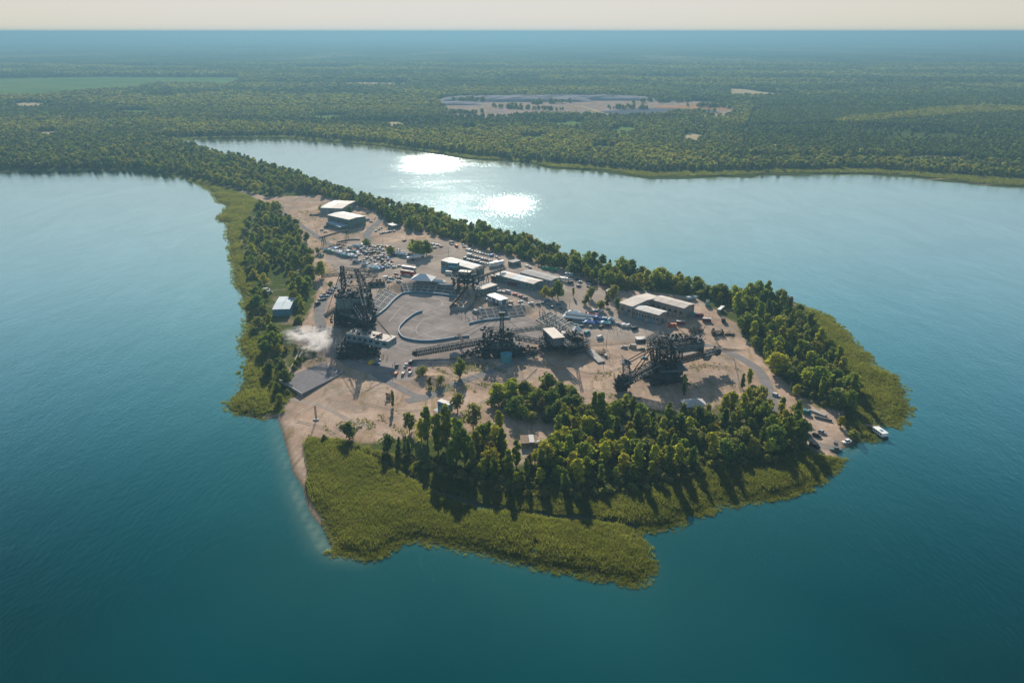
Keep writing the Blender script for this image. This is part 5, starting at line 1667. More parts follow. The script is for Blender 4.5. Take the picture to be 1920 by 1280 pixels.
part(S, 'roof_winch', lambda m: (clutter(m, local(S, P3(708, 629, 16)), (6, 3, 1.5), 26, 23), ), 'rust')
part(S, 'roof_rigging', lambda m: clutter(m, local(S, P3(678, 622, 17)), (12, 7, 2.6), 44, 24))
mastp = P3(686, 624, 14)
part(S, 'mast', lambda m: (lattice_tower(m, S, mastp, mastp + Vector((0, 2, 19)), 3.6, 2.2, 7, .4), clutter(m, local(S, mastp) + Vector((0, 1, 8)), (4, 4, 14), 40, 25)))
# tower block farther back
tb = Vector((P3(665, 585, 10).x, P3(665, 585, 10).y, 1.2))
part(S, 'tower_base', lambda m: (lattice_tower(m, S, tb, tb + Vector((0, 0, 13)), 27, 25, 4, .7, 20, 18), clutter(m, local(S, tb) + Vector((0, -2, 6)), (30, 22, 14), 420, 26, (.5, 2.6))))
part(S, 'tower_floor', lambda m: [m.box(local(S, tb) + Vector((0, 0, z)), (27 - z * .15, 19 - z * .1, .5)) for z in (5, 9.5, 14, 18.5, 23)], 'steel')
part(S, 'tower_block', lambda m: (lattice_tower(m, S, tb + Vector((0, 1, 13)), tb + Vector((1, 2, 26)), 24, 19, 4, .6, 17, 14), clutter(m, local(S, tb) + Vector((0, 0, 19)), (24, 15, 12), 330, 27, (.5, 2.8))))
part(S, 'cladding', lambda m: [m.box(local(S, tb) + Vector((x, -8.6, 17)), (5.2, .2, 10)) for x in (-8.2, -2.6, 3.0, 8.6)], 'wall_green')
top0 = tb + Vector((1, 2, 26))
part(S, 'lattice_head', lambda m: (lattice_tower(m, S, top0 + Vector((-8, 0, 0)), top0 + Vector((-8, 0, 17)), 3, 2.2, 6, .4), lattice_tower(m, S, top0 + Vector((7, 0, 0)), top0 + Vector((2, 0, 15)), 5, 2.4, 5, .4),
     m.truss(local(S, top0) + Vector((-9, 0, 9)), local(S, top0) + Vector((17, 0, 10)), 2.4, 2.2, 10, .3), m.truss(local(S, top0) + Vector((-9, 0, 15)), local(S, top0) + Vector((14, 0, 13)), 2, 1.8, 9, .28),
     m.bar(local(S, top0) + Vector((16, 0, 10)), local(S, top0) + Vector((9, 0, 0)), .5), clutter(m, local(S, top0) + Vector((1, 0, 7)), (22, 5, 12), 90, 28)))
girder(S, 'side_arm', top0 + Vector((-8, 0, 11)), top0 + Vector((-23, -1, 9.6)), 2, 1.6, 7, .28, belt=False, rail=False)
stay(S, top0 + Vector((-8, 0, 16)), top0 + Vector((-22, -1, 10)), .22)
house(S, 'control_cabin', P3(706, 532, 26), (12, 8, 5), .25, 'steel_grey', 'rust', 3)
part(S, 'cabin_clutter', lambda m: clutter(m, local(S, P3(706, 527, 30)), (10, 6, 1.2), 22, 29), 'rust')
girder(S, 'conveyor', P3(609, 594, 6), P3(662, 558, 17), 3, 2.2, 14, .3)
girder(S, 'conveyor', P3(641, 586, 14), P3(690, 601, 20), 2.2, 1.8, 10, .28)
girder(S, 'conveyor', P3(655, 612, 12), P3(698, 578, 16), 2.2, 1.8, 10, .28)
girder(S, 'bridge', tb + Vector((4, -9, 17)), mastp + Vector((0, 4, 8)), 5, 4, 9, .4)
for s_ in (-2, 2):
    stay(S, top0 + Vector((2 + s_, 0, 14)), mastp + Vector((s_ * .5, 2, 18)), .3)
    stay(S, mastp + Vector((s_ * .5, 2, 18)), P3(735, 633, 15), .25)
    stay(S, mastp + Vector((s_ * .5, 2, 18)), P3(660, 622, 15.5), .25)
    stay(S, top0 + Vector((-8, s_, 16)), P3(612, 590, 8), .25)
part(S, 'tension_weight', lambda m: m.box(local(S, P3(646, 583, 13)), (5, 4, 3), .2), 'steel_grey')
tag(S, 'huge dark spreader with lattice tower and white-roofed machine building', 'spreader')

# ---- middle machine: bucket chain excavator with the long low ladder
base = G(938, 668)
Bc = empty('bucket_chain_excavator', base)
crawlers(Bc, base, [(x, y) for x in (-9, -2, 5, 11) for y in (-2, 6)], 6, 2.4, 2.3, .15)
part(Bc, 'undercarriage', lambda m: (m.box((0, 2, 4), (27, 12, 1.2), .1), clutter(m, (0, 2, 5), (32, 15, 7), 260, 41, (.4, 2.2))))
part(Bc, 'superstructure', lambda m: (lattice_tower(m, Bc, base + Vector((0, 3, 4)), base + Vector((-2, 5, 17)), 18, 12, 4, .5, 12, 9), clutter(m, (-2, 4, 12), (20, 11, 12), 230, 42, (.4, 2.2))))
house(Bc, 'machine_house', base + Vector((2, 3, 8)), (15, 9, 4), .1, 'wall_green', 'steel', 4)
part(Bc, 'mast', lambda m: (lattice_tower(m, Bc, P3(941, 630, 12), P3(941, 588, 29), 2.8, 2.0, 8, .4), m.box(local(Bc, P3(941, 587, 29.5)), (4, 3, 1.4))))
l0, l1 = P3(778, 661, 5), P3(915, 637, 9)
girder(Bc, 'bucket_ladder', l0, l1, 3.4, 3.2, 32, .36)
part(Bc, 'ladder_wheel', lambda m: m.tube(local(Bc, l0) + Vector((0, -1.8, 0)), local(Bc, l0) + Vector((0, 1.8, 0)), 1.8, 14))
lad = KIDS['bucket_ladder'] if 'bucket_ladder' in KIDS else None
for i in range(30):
    p = l0.lerp(l1, (i + .5) / 30); q = local(Bc, p)
    part(Bc, 'bucket', lambda m: m.box(q + Vector((0, -1.2, -1.9)), (1.2, 1.2, 1.0), .2), 'rust')
girder(Bc, 'rear_conveyor', P3(955, 630, 10), P3(1034, 645, 9), 3, 2.6, 16, .32)
girder(Bc, 'rear_conveyor', P3(955, 622, 12), P3(1030, 612, 9), 2.6, 2.0, 16, .28)
for p in (P3(800, 656, 7), P3(850, 648, 8.5), P3(905, 637, 11)):
    stay(Bc, P3(941, 590, 28.5), p, .2)
for p in (P3(1000, 640, 11), P3(1030, 612, 11)):
    stay(Bc, P3(941, 590, 28.5), p, .2)
part(Bc, 'round_tank', lambda m: (m.tube((4, -8, 0), (4, -8, 5.0), 3.6, 20), m.tube((4, -8, 5.0), (4, -8, 5.4), 3.9, 20)), 'teal')
part(Bc, 'outrigger', lambda m: (m.truss(Vector((-24, -2, 2)), Vector((-10, 0, 4)), 2.2, 1.8, 6, .3), m.truss(Vector((10, 0, 5)), Vector((24, 3, 4)), 2.2, 1.8, 6, .3), clutter(m, (17, 1, 4), (14, 6, 4), 60, 44), clutter(m, (-17, -1, 3), (12, 6, 4), 50, 45)))
part(Bc, 'gangway', lambda m: m.truss(local(Bc, P3(860, 626, 6)), local(Bc, P3(868, 640, 6)), 1.4, 1.2, 6, .2), 'rust')
tag(Bc, 'dark bucket chain excavator with a long low ladder pointing west', 'excavator')

# ---- stacker with the sloping beige-roofed belt house at the east end of the arena
base = G(1058, 655)
K = empty('stacker', base)
crawlers(K, base, [(-9, 0), (-2, 1), (5, 0), (-5, 8), (4, 8)], 6.5, 2.4, 2.4, .1)
a, b = P3(1028, 622, 12), P3(1048, 641, 13)
rk = math.atan2((b - a).y, (b - a).x)
part(K, 'undercarriage', lambda m: (m.box((-1, 3, 4.2), (22, 14, 1.2), .1), clutter(m, (-2, 3, 5), (30, 16, 7), 260, 51, (.4, 2.2))))
u_ = (b - a).normalized(); v_ = Vector((-u_.y, u_.x, 0)).normalized()
def slab(m, p, q, w, h0): m.bar(local(K, p), local(K, q), w, h0)
hs = part(K, 'belt_house', lambda m: slab(m, a, b, 7.5, 5), 'steel_grey')
part(K, 'roof', lambda m: slab(m, a + Vector((0, 0, 2.8)), b + Vector((0, 0, 2.8)), 8.2, .3), 'roof_beige', hs)
for i in range(5):
    p = a.lerp(b, (i + .3) / 5) - v_ * 3.85; q = a.lerp(b, (i + .75) / 5) - v_ * 3.85
    part(K, 'window', lambda m: m.bar(local(K, p), local(K, q), .15, 1.4), 'glass', hs)
part(K, 'flat_house', lambda m: m.box(local(K, P3(1054, 628, 11)), (7, 5, 3.5), rk), 'roof_beige')
girder(K, 'discharge_boom', P3(1010, 612, 9), P3(1070, 648, 14), 2.6, 2.4, 14, .3)
girder(K, 'side_conveyor', P3(1066, 650, 8), P3(1103, 640, 7), 3.4, 3, 9, .34)
girder(K, 'side_conveyor', P3(1068, 660, 4), P3(1104, 651, 4), 3.0, 2.4, 9, .34)
part(K, 'support_frame', lambda m: (lattice_tower(m, K, base + Vector((-4, 2, 3)), base + Vector((-4, 3, 12)), 16, 12, 3, .6, 10, 8), clutter(m, (-3, 1, 8), (22, 10, 8), 150, 52, (.4, 2.0))))
part(K, 'head_wheel', lambda m: (m.tube((9, -2.2, 5.5), (9, 2.2, 5.5), 4.2, 16), clutter(m, (9, 0, 5), (8, 6, 8), 40, 53)), 'rust')
part(K, 'mast', lambda m: lattice_tower(m, K, P3(1072, 640, 8), P3(1072, 628, 20), 2.2, 1.4, 4, .3))
tag(K, 'dark stacker with sloping beige belt house at the east end of the arena', 'stacker')
ramp_a, ramp_b = G(1112, 662, .6), G(1128, 680, .3)

# ---- northern machine beside the pipe bridge, over the stage tongue
base = G(868, 545)
Q = empty('mosquito_spreader', base)
Q.name = 'slewing_spreader'
crawlers(Q, base, [(-6, 2), (0, 2), (6, 2)], 5, 2.2, 2)
part(Q, 'platform', lambda m: (lattice_tower(m, Q, base + Vector((2, 3, 0)), base + Vector((2, 3, 12)), 14, 12, 4, .45, 10, 9), clutter(m, (2, 3, 10), (22, 9, 9), 190, 61, (.4, 2.0)), m.box((2, 3, 9), (20, 9, .6))))
for i, (px, py) in enumerate([(861, 541), (871, 540), (877, 540), (886, 539), (897, 537)]):
    g0 = G(px, py); part(Q, 'leg', lambda m: m.bar(local(Q, g0), local(Q, g0) + Vector((0, 0, 15)), .7), 'rust' if i in (0, 3) else 'steel')
girder(Q, 'boom', P3(866, 517, 17), P3(888, 511, 17), 4, 3, 6, .4)
house(Q, 'control_cabin', P3(851, 496, 18), (8, 5, 4), -.3, 'wall_blue', 'roof_pale', 3)
house(Q, 'machine_house', P3(872, 513, 17), (9, 5, 4), -.3, 'steel_grey', 'roof_pale', 3)
girder(Q, 'conveyor', P3(885, 509, 16), P3(912, 497, 17), 2.4, 2, 8, .3)
part(Q, 'stair_tower', lambda m: (lattice_tower(m, Q, G(897, 541), G(897, 541, 14), 4.5, 4.0, 5, .35), clutter(m, local(Q, G(897, 541, 7)), (5, 5, 12), 30, 62)), 'steel_light')
tag(Q, 'dark slewing spreader on tall legs above the north grandstand', 'spreader')
# stage tongue: raised wedge that juts into the arena
w = [G(844, 583), G(874, 581), G(889, 566), G(891, 556), G(876, 549)]
c = G(868, 568)
T_ = empty('stage_tongue', c)
zz = [2.2, 2.6, 4.5, 5.5, 6.5]
mb = MB()
vs = [(p.x - c.x, p.y - c.y, z) for p, z in zip(w, zz)] + [(p.x - c.x, p.y - c.y, -3) for p in w]
mb.add(vs, [(0, 1, 2, 3, 4)] + [(i, 5 + i, 5 + (i + 1) % 5, (i + 1) % 5) for i in range(5)]); mb.build('deck', M['concrete'], T_)
mb = MB(); mb.bar(Vector(vs[0]) + Vector((0, 0, .8)), Vector(vs[4]) + Vector((0, 0, 1.2)), .9, 2.6); mb.build('parapet', M['rust'], T_)
g = random.Random(4)
mb = MB()
for i in range(60):
    k, q = g.random(), g.random()
    p = Vector(vs[0]).lerp(Vector(vs[4]), k).lerp(Vector(vs[1]).lerp(Vector(vs[2]), k), .15 + q * .75)
    mb.box(p + Vector((0, 0, g.uniform(.2, .9))), (g.uniform(.5, 1.6), g.uniform(.5, 1.6), g.uniform(.6, 2.4)), g.uniform(0, 3))
mb.build('stage_rubble', M['wood'], T_)
tag(T_, 'wedge-shaped stage tongue with rusty parapet jutting into the arena', 'stage')
# pipe bridge east of the spreader, and the gantry by the twin halls
def gantry(name, label, pts, h, legs, w=1.6):
    a = G(*pts[0], h)
    g0 = empty(name, (a.x, a.y, hz(a.x, a.y)))
    for p, q in zip(pts[:-1], pts[1:]):
        girder(g0, 'span', G(*p, h), G(*q, h), w, 1.4, 8, .26, rail=False)
    for lx, ly in legs:
        f = G(lx, ly, h); f2 = Vector((f.x, f.y, hz(f.x, f.y)))
        part(g0, 'leg', lambda m: (m.bar(local(g0, f2) - Vector((1.4, 0, 0)), local(g0, f), .45), m.bar(local(g0, f2) + Vector((1.4, 0, 0)), local(g0, f), .45)))
    tag(g0, label, 'gantry')
gantry('pipe_bridge', 'dark pipe bridge on legs rising east from the slewing spreader', [(898, 520), (926, 510), (948, 503)], 9, [(905, 518), (914, 514.5), (926, 510), (938, 506)])
gantry('pipe_gantry', 'bent pipe gantry on slanted legs below the twin halls', [(598, 446), (620, 440), (640, 434), (655, 432)], 8, [(604, 444.5), (608, 443.5), (650, 432.5)], 1.2)
# small scrap exhibits
def heap(name, label, cat, px, py, d, n, seed, mat='steel', t=(.3, 1.6)):
    c = G(px, py); o = empty(name, c); 
    part(o, 'frame', lambda m: (m.truss((-d[0] / 2, 0, d[2] * .4), (d[0] / 2, 0, d[2] * .5), d[1] * .6, d[2] * .5, 4, .25), m.box((0, 0, .3), (d[0] * .8, d[1] * .7, .5))), mat)
    part(o, 'scrap', lambda m: clutter(m, (0, 0, d[2] / 2), d, n, seed, t), 'rust'); tag(o, label, cat)
heap('old_engine', 'black derelict crawler engine on the sand east of the sheds', 'machine', 1345, 628, (8, 5, 4), 40, 1)
heap('scrap_pile', 'scrap steel heap just behind the bucket wheel excavator gangway', 'scrap', 1305, 622, (10, 5, 3), 40, 2)
heap('scrap_pile', 'long heap of steel beams at the edge of the shore wood', 'scrap', 1122, 533, (14, 4, 4), 40, 3)
heap('playground_frame', 'small wooden climbing frame on the sand west of the white vans', 'climbing frame', 1126, 663, (7, 5, 3), 18, 4, 'wood', (.2, .6))
heap('wood_stack', 'tall stack of wooden crates beside the small slim tree', 'crates', 729, 746, (2.6, 2.0, 3.4), 12, 5, 'wood', (.3, .8))
heap('scrap_pile', 'rusty beams lying on sand by the east wood', 'scrap', 1368, 628, (7, 2, 1.2), 14, 6)
heap('scrap_pile', 'row of old machine parts near the twin halls', 'scrap', 587, 404, (8, 2, 1.5), 16, 7)
# ================================================================== vehicles
PAINT = {}
def paint(name, c):
    if name not in PAINT:
        m, nt, b = new_mat('car_paint_' + name)
        tc = N(nt, 'ShaderNodeTexCoord')
        n1 = noise(nt, 1.3, 3, 0.5, tc.outputs['Object'])
        r = ramp(nt, [(.35, [x * .82 for x in c]), (.65, c)], n1.outputs['Fac'])
        nt.links.new(r.outputs[0], b.inputs['Base Color'])
        b.inputs['Roughness'].default_value = .6
        b.inputs['Specular IOR Level'].default_value = .06
        PAINT[name] = m
    return PAINT[name]
COLS = {'white': (.72, .72, .71), 'silver': (.42, .44, .46), 'black': (.025, .027, .03), 'dark blue': (.03, .06, .16), 'red': (.42, .03, .03), 'grey': (.16, .17, .18),
        'blue': (.06, .20, .45), 'yellow': (.75, .48, .03), 'teal': (.05, .28, .32), 'beige': (.48, .42, .33), 'dark green': (.03, .10, .06), 'maroon': (.2, .03, .04), 'orange': (.6, .2, .04)}
TYPES = {'car': (4.4, 1.8, 1.45, [(-2.2, .35), (-2.2, .80), (-2.05, .92), (2.05, .90), (2.2, .70), (2.2, .35)], [(-1.95, .90), (-1.35, 1.42), (.35, 1.45), (1.15, .92)]),
         'estate car': (4.7, 1.85, 1.5, [(-2.35, .35), (-2.35, .85), (-2.2, .95), (2.2, .88), (2.35, .70), (2.35, .35)], [(-2.25, .94), (-1.95, 1.46), (.5, 1.5), (1.3, .92)]),
         'van': (5.4, 2.0, 2.3, [(-2.7, .4), (-2.7, 1.25), (-2.65, 1.35), (2.5, 1.2), (2.7, 1.0), (2.7, .4)], [(-2.66, 1.34), (-2.6, 2.3), (1.2, 2.3), (2.0, 1.25)]),
         'pickup': (5.2, 1.9, 1.8, [(-2.6, .5), (-2.6, 1.0), (-2.5, 1.05), (2.5, 1.05), (2.6, .9), (2.6, .5)], [(-.7, 1.04), (-.5, 1.75), (.7, 1.78), (1.3, 1.05)])}
_vm = {}
def extrude_profile(mb, prof, w0, w1, zc=None):
    n = len(prof); vs = []
    for s_ in (-1, 1):
        for x, z in prof:
            w = w0 if (zc is None or z < zc) else w1
            vs.append((x, s_ * w / 2, z))
    mb.add(vs, [tuple((n + i, n + (i + 1) % n, (i + 1) % n, i)) for i in range(n)] + [tuple(range(n)), tuple(range(2 * n - 1, n - 1, -1))])
def vehicle_meshes(kind, colour):
    k = (kind, colour)
    if k in _vm: return _vm[k]
    L, W, H, body, cab = TYPES[kind]
    pm = paint(colour, COLS[colour])
    mb = MB(); extrude_profile(mb, body, W, W * .94, .6)
    # painted roof over the glasshouse
    (x0, z0), (x1, z1), (x2, z2), (x3, z3) = cab
    mb.box(((x1 + x2) / 2, 0, (z1 + z2) / 2 + .02), (abs(x2 - x1) + .1, W * .78, .07))
    for s_ in (-1, 1):
        mb.box((L / 2 - .03, s_ * W * .34, .68), (.08, .34, .14)); mb.box((-L / 2 + .03, s_ * W * .36, .75), (.08, .3, .14))
    bodym = mb.mesh('car_body', pm)
    mb = MB()
    if kind == 'van':
        mb.mat(0); extrude_profile(mb, [(x0, z0), (x1, z1), (.6, z1), (.6, z0)], W * .96, W * .9, 1.8)
        mb.mat(1); extrude_profile(mb, [(.6, z0), (.6, z1 - .02), (x2, z2 - .04), (x3, z3)], W * .93, W * .84, 1.8)
        cm = mb.mesh('cabin', [pm, M['glass']])
    else:
        extrude_profile(mb, list(cab), W * .9, W * .76, 1.2)
        cm = mb.mesh('cabin', M['glass'])
    wm = MB(); wm.tube((0, -.11, 0), (0, .11, 0), .33, 10)
    _vm[k] = (bodym, cm, wheel_mesh(), L, W)
    # one joined mesh for the small distant copies
    j = MB()
    mats = [pm, M['glass'], M['rubber']]
    extrude_profile(j, body, W, W * .94, .6)
    j.box(((x1 + x2) / 2, 0, (z1 + z2) / 2 + .02), (abs(x2 - x1) + .1, W * .8, .07))
    if kind == 'van':
        extrude_profile(j, [(x0, z0), (x1, z1), (.6, z1), (.6, z0)], W * .96, W * .9, 1.8); j.mat(1); extrude_profile(j, [(.6, z0), (.6, z1 - .02), (x2, z2 - .04), (x3, z3)], W * .93, W * .84, 1.8)
    else:
        j.mat(1); extrude_profile(j, list(cab), W * .9, W * .76, 1.2)
    j.mat(2)
    for sx in (-.31, .31):
        for sy in (-.44, .44): j.tube((L * sx, W * sy - .1, .33), (L * sx, W * sy + .1, .33), .33, 8)
    _vm[k] += (j.mesh('parked_car', mats),)
    return _vm[k]
_wheel = []
def wheel_mesh():
    if not _wheel:
        mb = MB(); mb.tube((0, -.11, 0), (0, .11, 0), .33, 10); _wheel.append(mb.mesh('wheel', M['rubber']))
    return _wheel[0]
RN = random.Random(21)
def car(px, py, head, kind, colour, label, group=None, detail=None, xy=None, name=None):
    """head: heading angle in the ground plane, degrees"""
    p = G(px, py) if xy is None else Vector((xy[0], xy[1], hz(*xy)))
    bm_, cm, wm, L, W, jm = vehicle_meshes(kind, colour)
    nm = name or {'van': 'parked_van', 'pickup': 'parked_pickup'}.get(kind, 'parked_car')
    cat = {'van': 'van', 'pickup': 'pickup'}.get(kind, 'car')
    detail = (p.y < 640) if detail is None else detail
    z = p.z + .07
    if not detail:
        o = link(nm, jm, None, (p.x, p.y, z)); o.rotation_euler = (0, 0, R(head)); tag(o, label, cat, group); return o
    root = empty(nm, (p.x, p.y, z), R(head))
    link('body', bm_, root); link('windows', cm, root)
    for sx in (-.31, .31):
        for sy in (-.44, .44): link('wheel', wm, root, (L * sx, W * sy, .33))
    tag(root, label, cat, group)
    return root
usedlab = set()
def uniq(lab):
    assert lab not in usedlab, lab
    usedlab.add(lab); return lab
def pick_colour(w=None):
    w = w or {'white': 3, 'silver': 4, 'black': 9, 'dark blue': 4, 'red': 2, 'grey': 7, 'blue': 2, 'teal': 2, 'beige': 1, 'dark green': 1}
    return RN.choices(list(w), list(w.values()))[0]
def label_row(items, where, end):
    """items: (px,py,head,kind,colour); ordinals count equal ones along the row from the named end"""
    tot, seen_ = {}, {}
    for it in items: tot[(it[3], it[4])] = tot.get((it[3], it[4]), 0) + 1
    out = []
    for it in items:
        k = (it[3], it[4]); seen_[k] = seen_.get(k, 0) + 1
        base_ = it[4] + ' ' + it[3]
        if tot[k] == 1: out.append('only %s %s' % (base_, where))
        else: out.append('%s %s %s, from %s' % (ordinal(seen_[k] - 1), base_, where, end))
    return out
def row(pts, head, where, end, group, colours=None, kinds=None, jitter=4):
    items = []
    for i, p in enumerate(pts):
        k = kinds[i] if kinds else RN.choices(['car', 'estate car', 'van'], [6, 4, 1])[0]
        c = colours[i % len(colours)] if colours else pick_colour()
        items.append((p[0], p[1], (p[2] if len(p) > 2 else head) + RN.uniform(-jitter, jitter), k, c))
    for it, lab in zip(items, label_row(items, where, end)):
        car(it[0], it[1], it[2], it[3], it[4], uniq(lab), group)
def line(a, b, n): return [(a[0] + (b[0] - a[0]) * i / (n - 1), a[1] + (b[1] - a[1]) * i / (n - 1)) for i in range(n)]

row([(629, 540), (622, 545), (620, 550.5), (615.6, 549), (613.6, 556), (609, 553), (608.4, 562), (604, 557), (600, 563), (596, 571)], 58, 'queueing on the curving west road', 'the tower end', 'cars queueing on the curving road',
    ['silver', 'white', 'dark blue', 'maroon', 'silver', 'grey', 'black', 'blue', 'silver', 'black'])
row([(744, 688), (761, 686.5), (771, 681)], 85, 'in the back row of show cars on the asphalt', 'the west', 'show cars on the asphalt', ['black', 'white', 'black'], ['pickup', 'pickup', 'van'])
row([(742.5, 702), (756, 702), (768.5, 701), (768, 693)], 88, 'in the front row of show cars on the asphalt', 'the west', 'show cars on the asphalt', ['orange', 'beige', 'white', 'red'], ['estate car', 'estate car', 'car', 'car'])
car(597, 622, 60, 'estate car', 'black', 'black car making the burnout smoke on the west road')
car(564, 624, 20, 'car', 'white', 'white car standing beyond the burnout smoke')
car(571, 634, 15, 'car', 'silver', 'silver car half inside the burnout smoke')
car(678, 679, 160, 'car', 'silver', 'silver low car in the shadow before the spreader')
car(697, 682, 70, 'van', 'yellow', 'yellow van at the edge of the spreader shadow')
car(708, 676, 20, 'car', 'white', 'white race car behind the yellow van')
car(706, 684, 25, 'car', 'blue', 'blue and pale race car beside the yellow van')
car(664, 674, 10, 'car', 'maroon', 'maroon car in deep shade under the spreader')
row([(937, 547.5), (943, 549), (951.5, 549), (965, 553), (975.4, 556.5), (984.8, 560)], 150, 'in the line behind the white box pavilion', 'its pavilion end', 'cars round the white box pavilion', ['white', 'silver', 'silver', 'red', 'red', 'black'])
row([(976.5, 567), (978.5, 573), (956.7, 568), (954.6, 574), (995.8, 570), (1008.7, 571), (1018, 569)], 170, 'on the terrace east of the white box pavilion', 'the pavilion', 'cars round the white box pavilion', ['white', 'white', 'beige', 'silver', 'white', 'black', 'grey'])
row([(913, 563), (922, 568), (930, 572), (936, 578)], 165, 'in shade below the white box pavilion', 'the west', 'cars round the white box pavilion', ['white', 'silver', 'black', 'grey'])
row([(891, 586), (901.5, 582)], 150, 'parked alone in shade beside the stage tongue', 'the west', None, ['silver', 'white'], ['van', 'van'])
row(line((873, 486), (919, 497.5), 12), 58, 'in the lower row of the parking field', 'the west end', 'cars in the parking field', ['grey', 'white', 'silver', 'black', 'white', 'red'])
row(line((879, 479), (931, 493), 13), 58, 'in the middle row of the parking field', 'the west end', 'cars in the parking field', ['white', 'silver', 'maroon', 'white', 'black', 'silver'])
row(line((876, 469.5), (916, 480), 9), 60, 'in the upper row of the parking field', 'the west end', 'cars in the parking field', ['silver', 'white', 'grey', 'beige'])
row([(922.6, 481), (931.8, 483.5), (937, 487)], 60, 'at the east end beyond the parking field rows', 'the west', 'cars in the parking field', ['blue', 'silver', 'red'], ['van', 'car', 'car'])
row([(807, 458.5), (813, 459), (820.6, 460.5), (827.5, 463), (816, 465)], 30, 'parked just east of the largest round tree', 'the tree', 'cars east of the largest tree', ['black', 'white', 'white', 'red', 'beige'])
row([(714.7, 438.5), (719.5, 437.7), (724, 436.8), (728.7, 436), (733, 435), (739.7, 434)], 65, 'in the sand row north of the market', 'the hall side', 'cars north of the market', ['silver', 'black', 'white', 'grey', 'silver', 'white'])
row([(705.3, 434), (710.8, 431), (714, 428.5), (758.4, 452)], 50, 'parked loosely by the north road', 'the road', 'cars north of the market', ['white', 'beige', 'silver', 'black'])
row([(739.6, 502), (749, 499.6), (724, 498), (728, 501.5)], 20, 'on the apron between market and tents', 'the west', 'cars on the apron', ['beige', 'silver', 'black', 'teal'])
row([(743, 515), (740, 520), (749, 522.5), (748.4, 528.5), (729.5, 528.5), (724, 522.6), (735, 523)], 15, 'on the apron just west of the event tent', 'the north', 'cars on the apron', ['maroon', 'orange', 'black', 'silver', 'silver', 'white', 'teal'])
row([(1061, 592), (1146, 606), (1158, 608), (1164, 611), (1190, 618), (1120, 584.5), (1062, 614), (1140, 612)], 30, 'among the stalls of the east yard', 'the west', 'vehicles among the east stalls', ['silver', 'blue', 'silver', 'black', 'black', 'blue', 'white', 'red'])
row([(1170, 612), (1178, 613), (1101, 626), (1125, 634.5)], 40, 'parked at the edge of the east stalls', 'the west', 'vehicles among the east stalls', ['white', 'white', 'teal', 'white'], ['van', 'van', 'van', 'van'])
row([(1170, 652), (1186, 651.5), (1203, 656), (1208, 673), (1300, 655)], 165, 'on the sand north of the bucket wheel boom', 'the west', 'vehicles on the sand field', ['silver', 'beige', 'dark green', 'teal', 'white'], ['estate car', 'van', 'estate car', 'estate car', 'car'])
row([(868, 668), (886, 666), (890, 670), (928, 660), (990, 660), (1000, 664), (979, 668)], 20, 'parked round the bucket chain excavator', 'the ladder side', 'vehicles round the bucket chain excavator', ['black', 'beige', 'white', 'silver', 'white', 'grey', 'dark blue'])
car(1455, 742, -40, 'estate car', 'white', 'white estate car alone on the curving east road')
row([(1512, 776), (1512, 817), (1531, 818), (1541, 811.5), (1527, 839)], -50, 'parked on the harbour sand', 'the slipway wall', 'vehicles at the harbour', ['teal', 'dark green', 'black', 'silver', 'black'], ['van', 'car', 'estate car', 'car', 'van'])
row([(1066, 655), (1108, 661), (1135, 668)], 95, 'by the concrete ramp east of the stacker', 'the west', None, ['black', 'grey', 'silver'])
row([(604, 432), (611, 435.5), (596, 404), (612, 427)], 20, 'beside the lean-to of the twin halls', 'the west', 'cars at the twin halls', ['silver', 'white', 'black', 'dark blue'])
row([(500, 545), (505, 550)], 20, 'in the west wood clearing by the boat shed', 'the north', None, ['white', 'silver'], ['van', 'van'])
# market: many vehicles and stalls packed together
def packed(area_px, n, mind, seed, where, end, group, kinds=(6, 4, 2)):
    A = poly(area_px, 1.3); P = scatter(A, n, mind, seed)
    P = P[np.argsort(P[:, 0])]
    g = random.Random(seed); items = []
    for x, y in P:
        items.append((x, y, g.choice((30, 35, 120, 28, 125)) + g.uniform(-12, 12), g.choices(['car', 'estate car', 'van'], kinds)[0], pick_colour()))
    for it, lab in zip(items, label_row(items, where, end)):
        car(0, 0, it[2], it[3], it[4], uniq(lab), group, xy=(it[0], it[1]))
packed([(668, 474), (690, 464), (730, 470), (770, 486), (790, 492), (775, 498), (740, 490), (700, 482)], 44, 4.6, 5, 'in the packed market under the bushy trees', 'the west', 'vehicles of the market')
packed([(660, 492), (690, 486), (735, 492), (738, 506), (715, 512), (690, 500)], 26, 5.2, 6, 'in the market lot behind the spreader tower', 'the west', 'vehicles of the market')
packed([(606, 462), (640, 458), (690, 476), (680, 486), (640, 478), (608, 472)], 20, 5.4, 8, 'among the coloured stalls by the gantry', 'the gantry end', 'vehicles of the market')
packed([(1050, 588), (1120, 580), (1150, 598), (1130, 606), (1085, 586)], 10, 5.5, 9, 'behind the long white awnings of the east yard', 'the west', 'vehicles among the east stalls')
packed([(1058, 522), (1112, 530), (1104, 546), (1062, 536)], 9, 7, 40, 'on the dusty yard below the shore wood', 'the west', 'vehicles on the back yard')
packed([(846, 460), (884, 464), (868, 474), (842, 472)], 6, 7, 41, 'scattered west of the parking field', 'the west', 'vehicles on the back yard')
packed([(1024, 566), (1056, 574), (1052, 584), (1026, 578)], 7, 6, 42, 'between the dark tall tree and the stalls', 'the west', 'vehicles on the back yard')
packed([(1060, 600), (1100, 608), (1136, 613), (1128, 619), (1090, 614), (1060, 606)], 11, 5, 43, 'in front of the east yard stalls', 'the west', 'vehicles among the east stalls')
packed([(962, 496), (1000, 506), (992, 512), (958, 503)], 6, 7, 44, 'north of the dark gravel-roofed shed', 'the west', 'vehicles on the back yard')
packed([(640, 402), (700, 412), (690, 424), (650, 436), (640, 432)], 7, 8, 45, 'round the front twin hall', 'the west', 'cars at the twin halls')
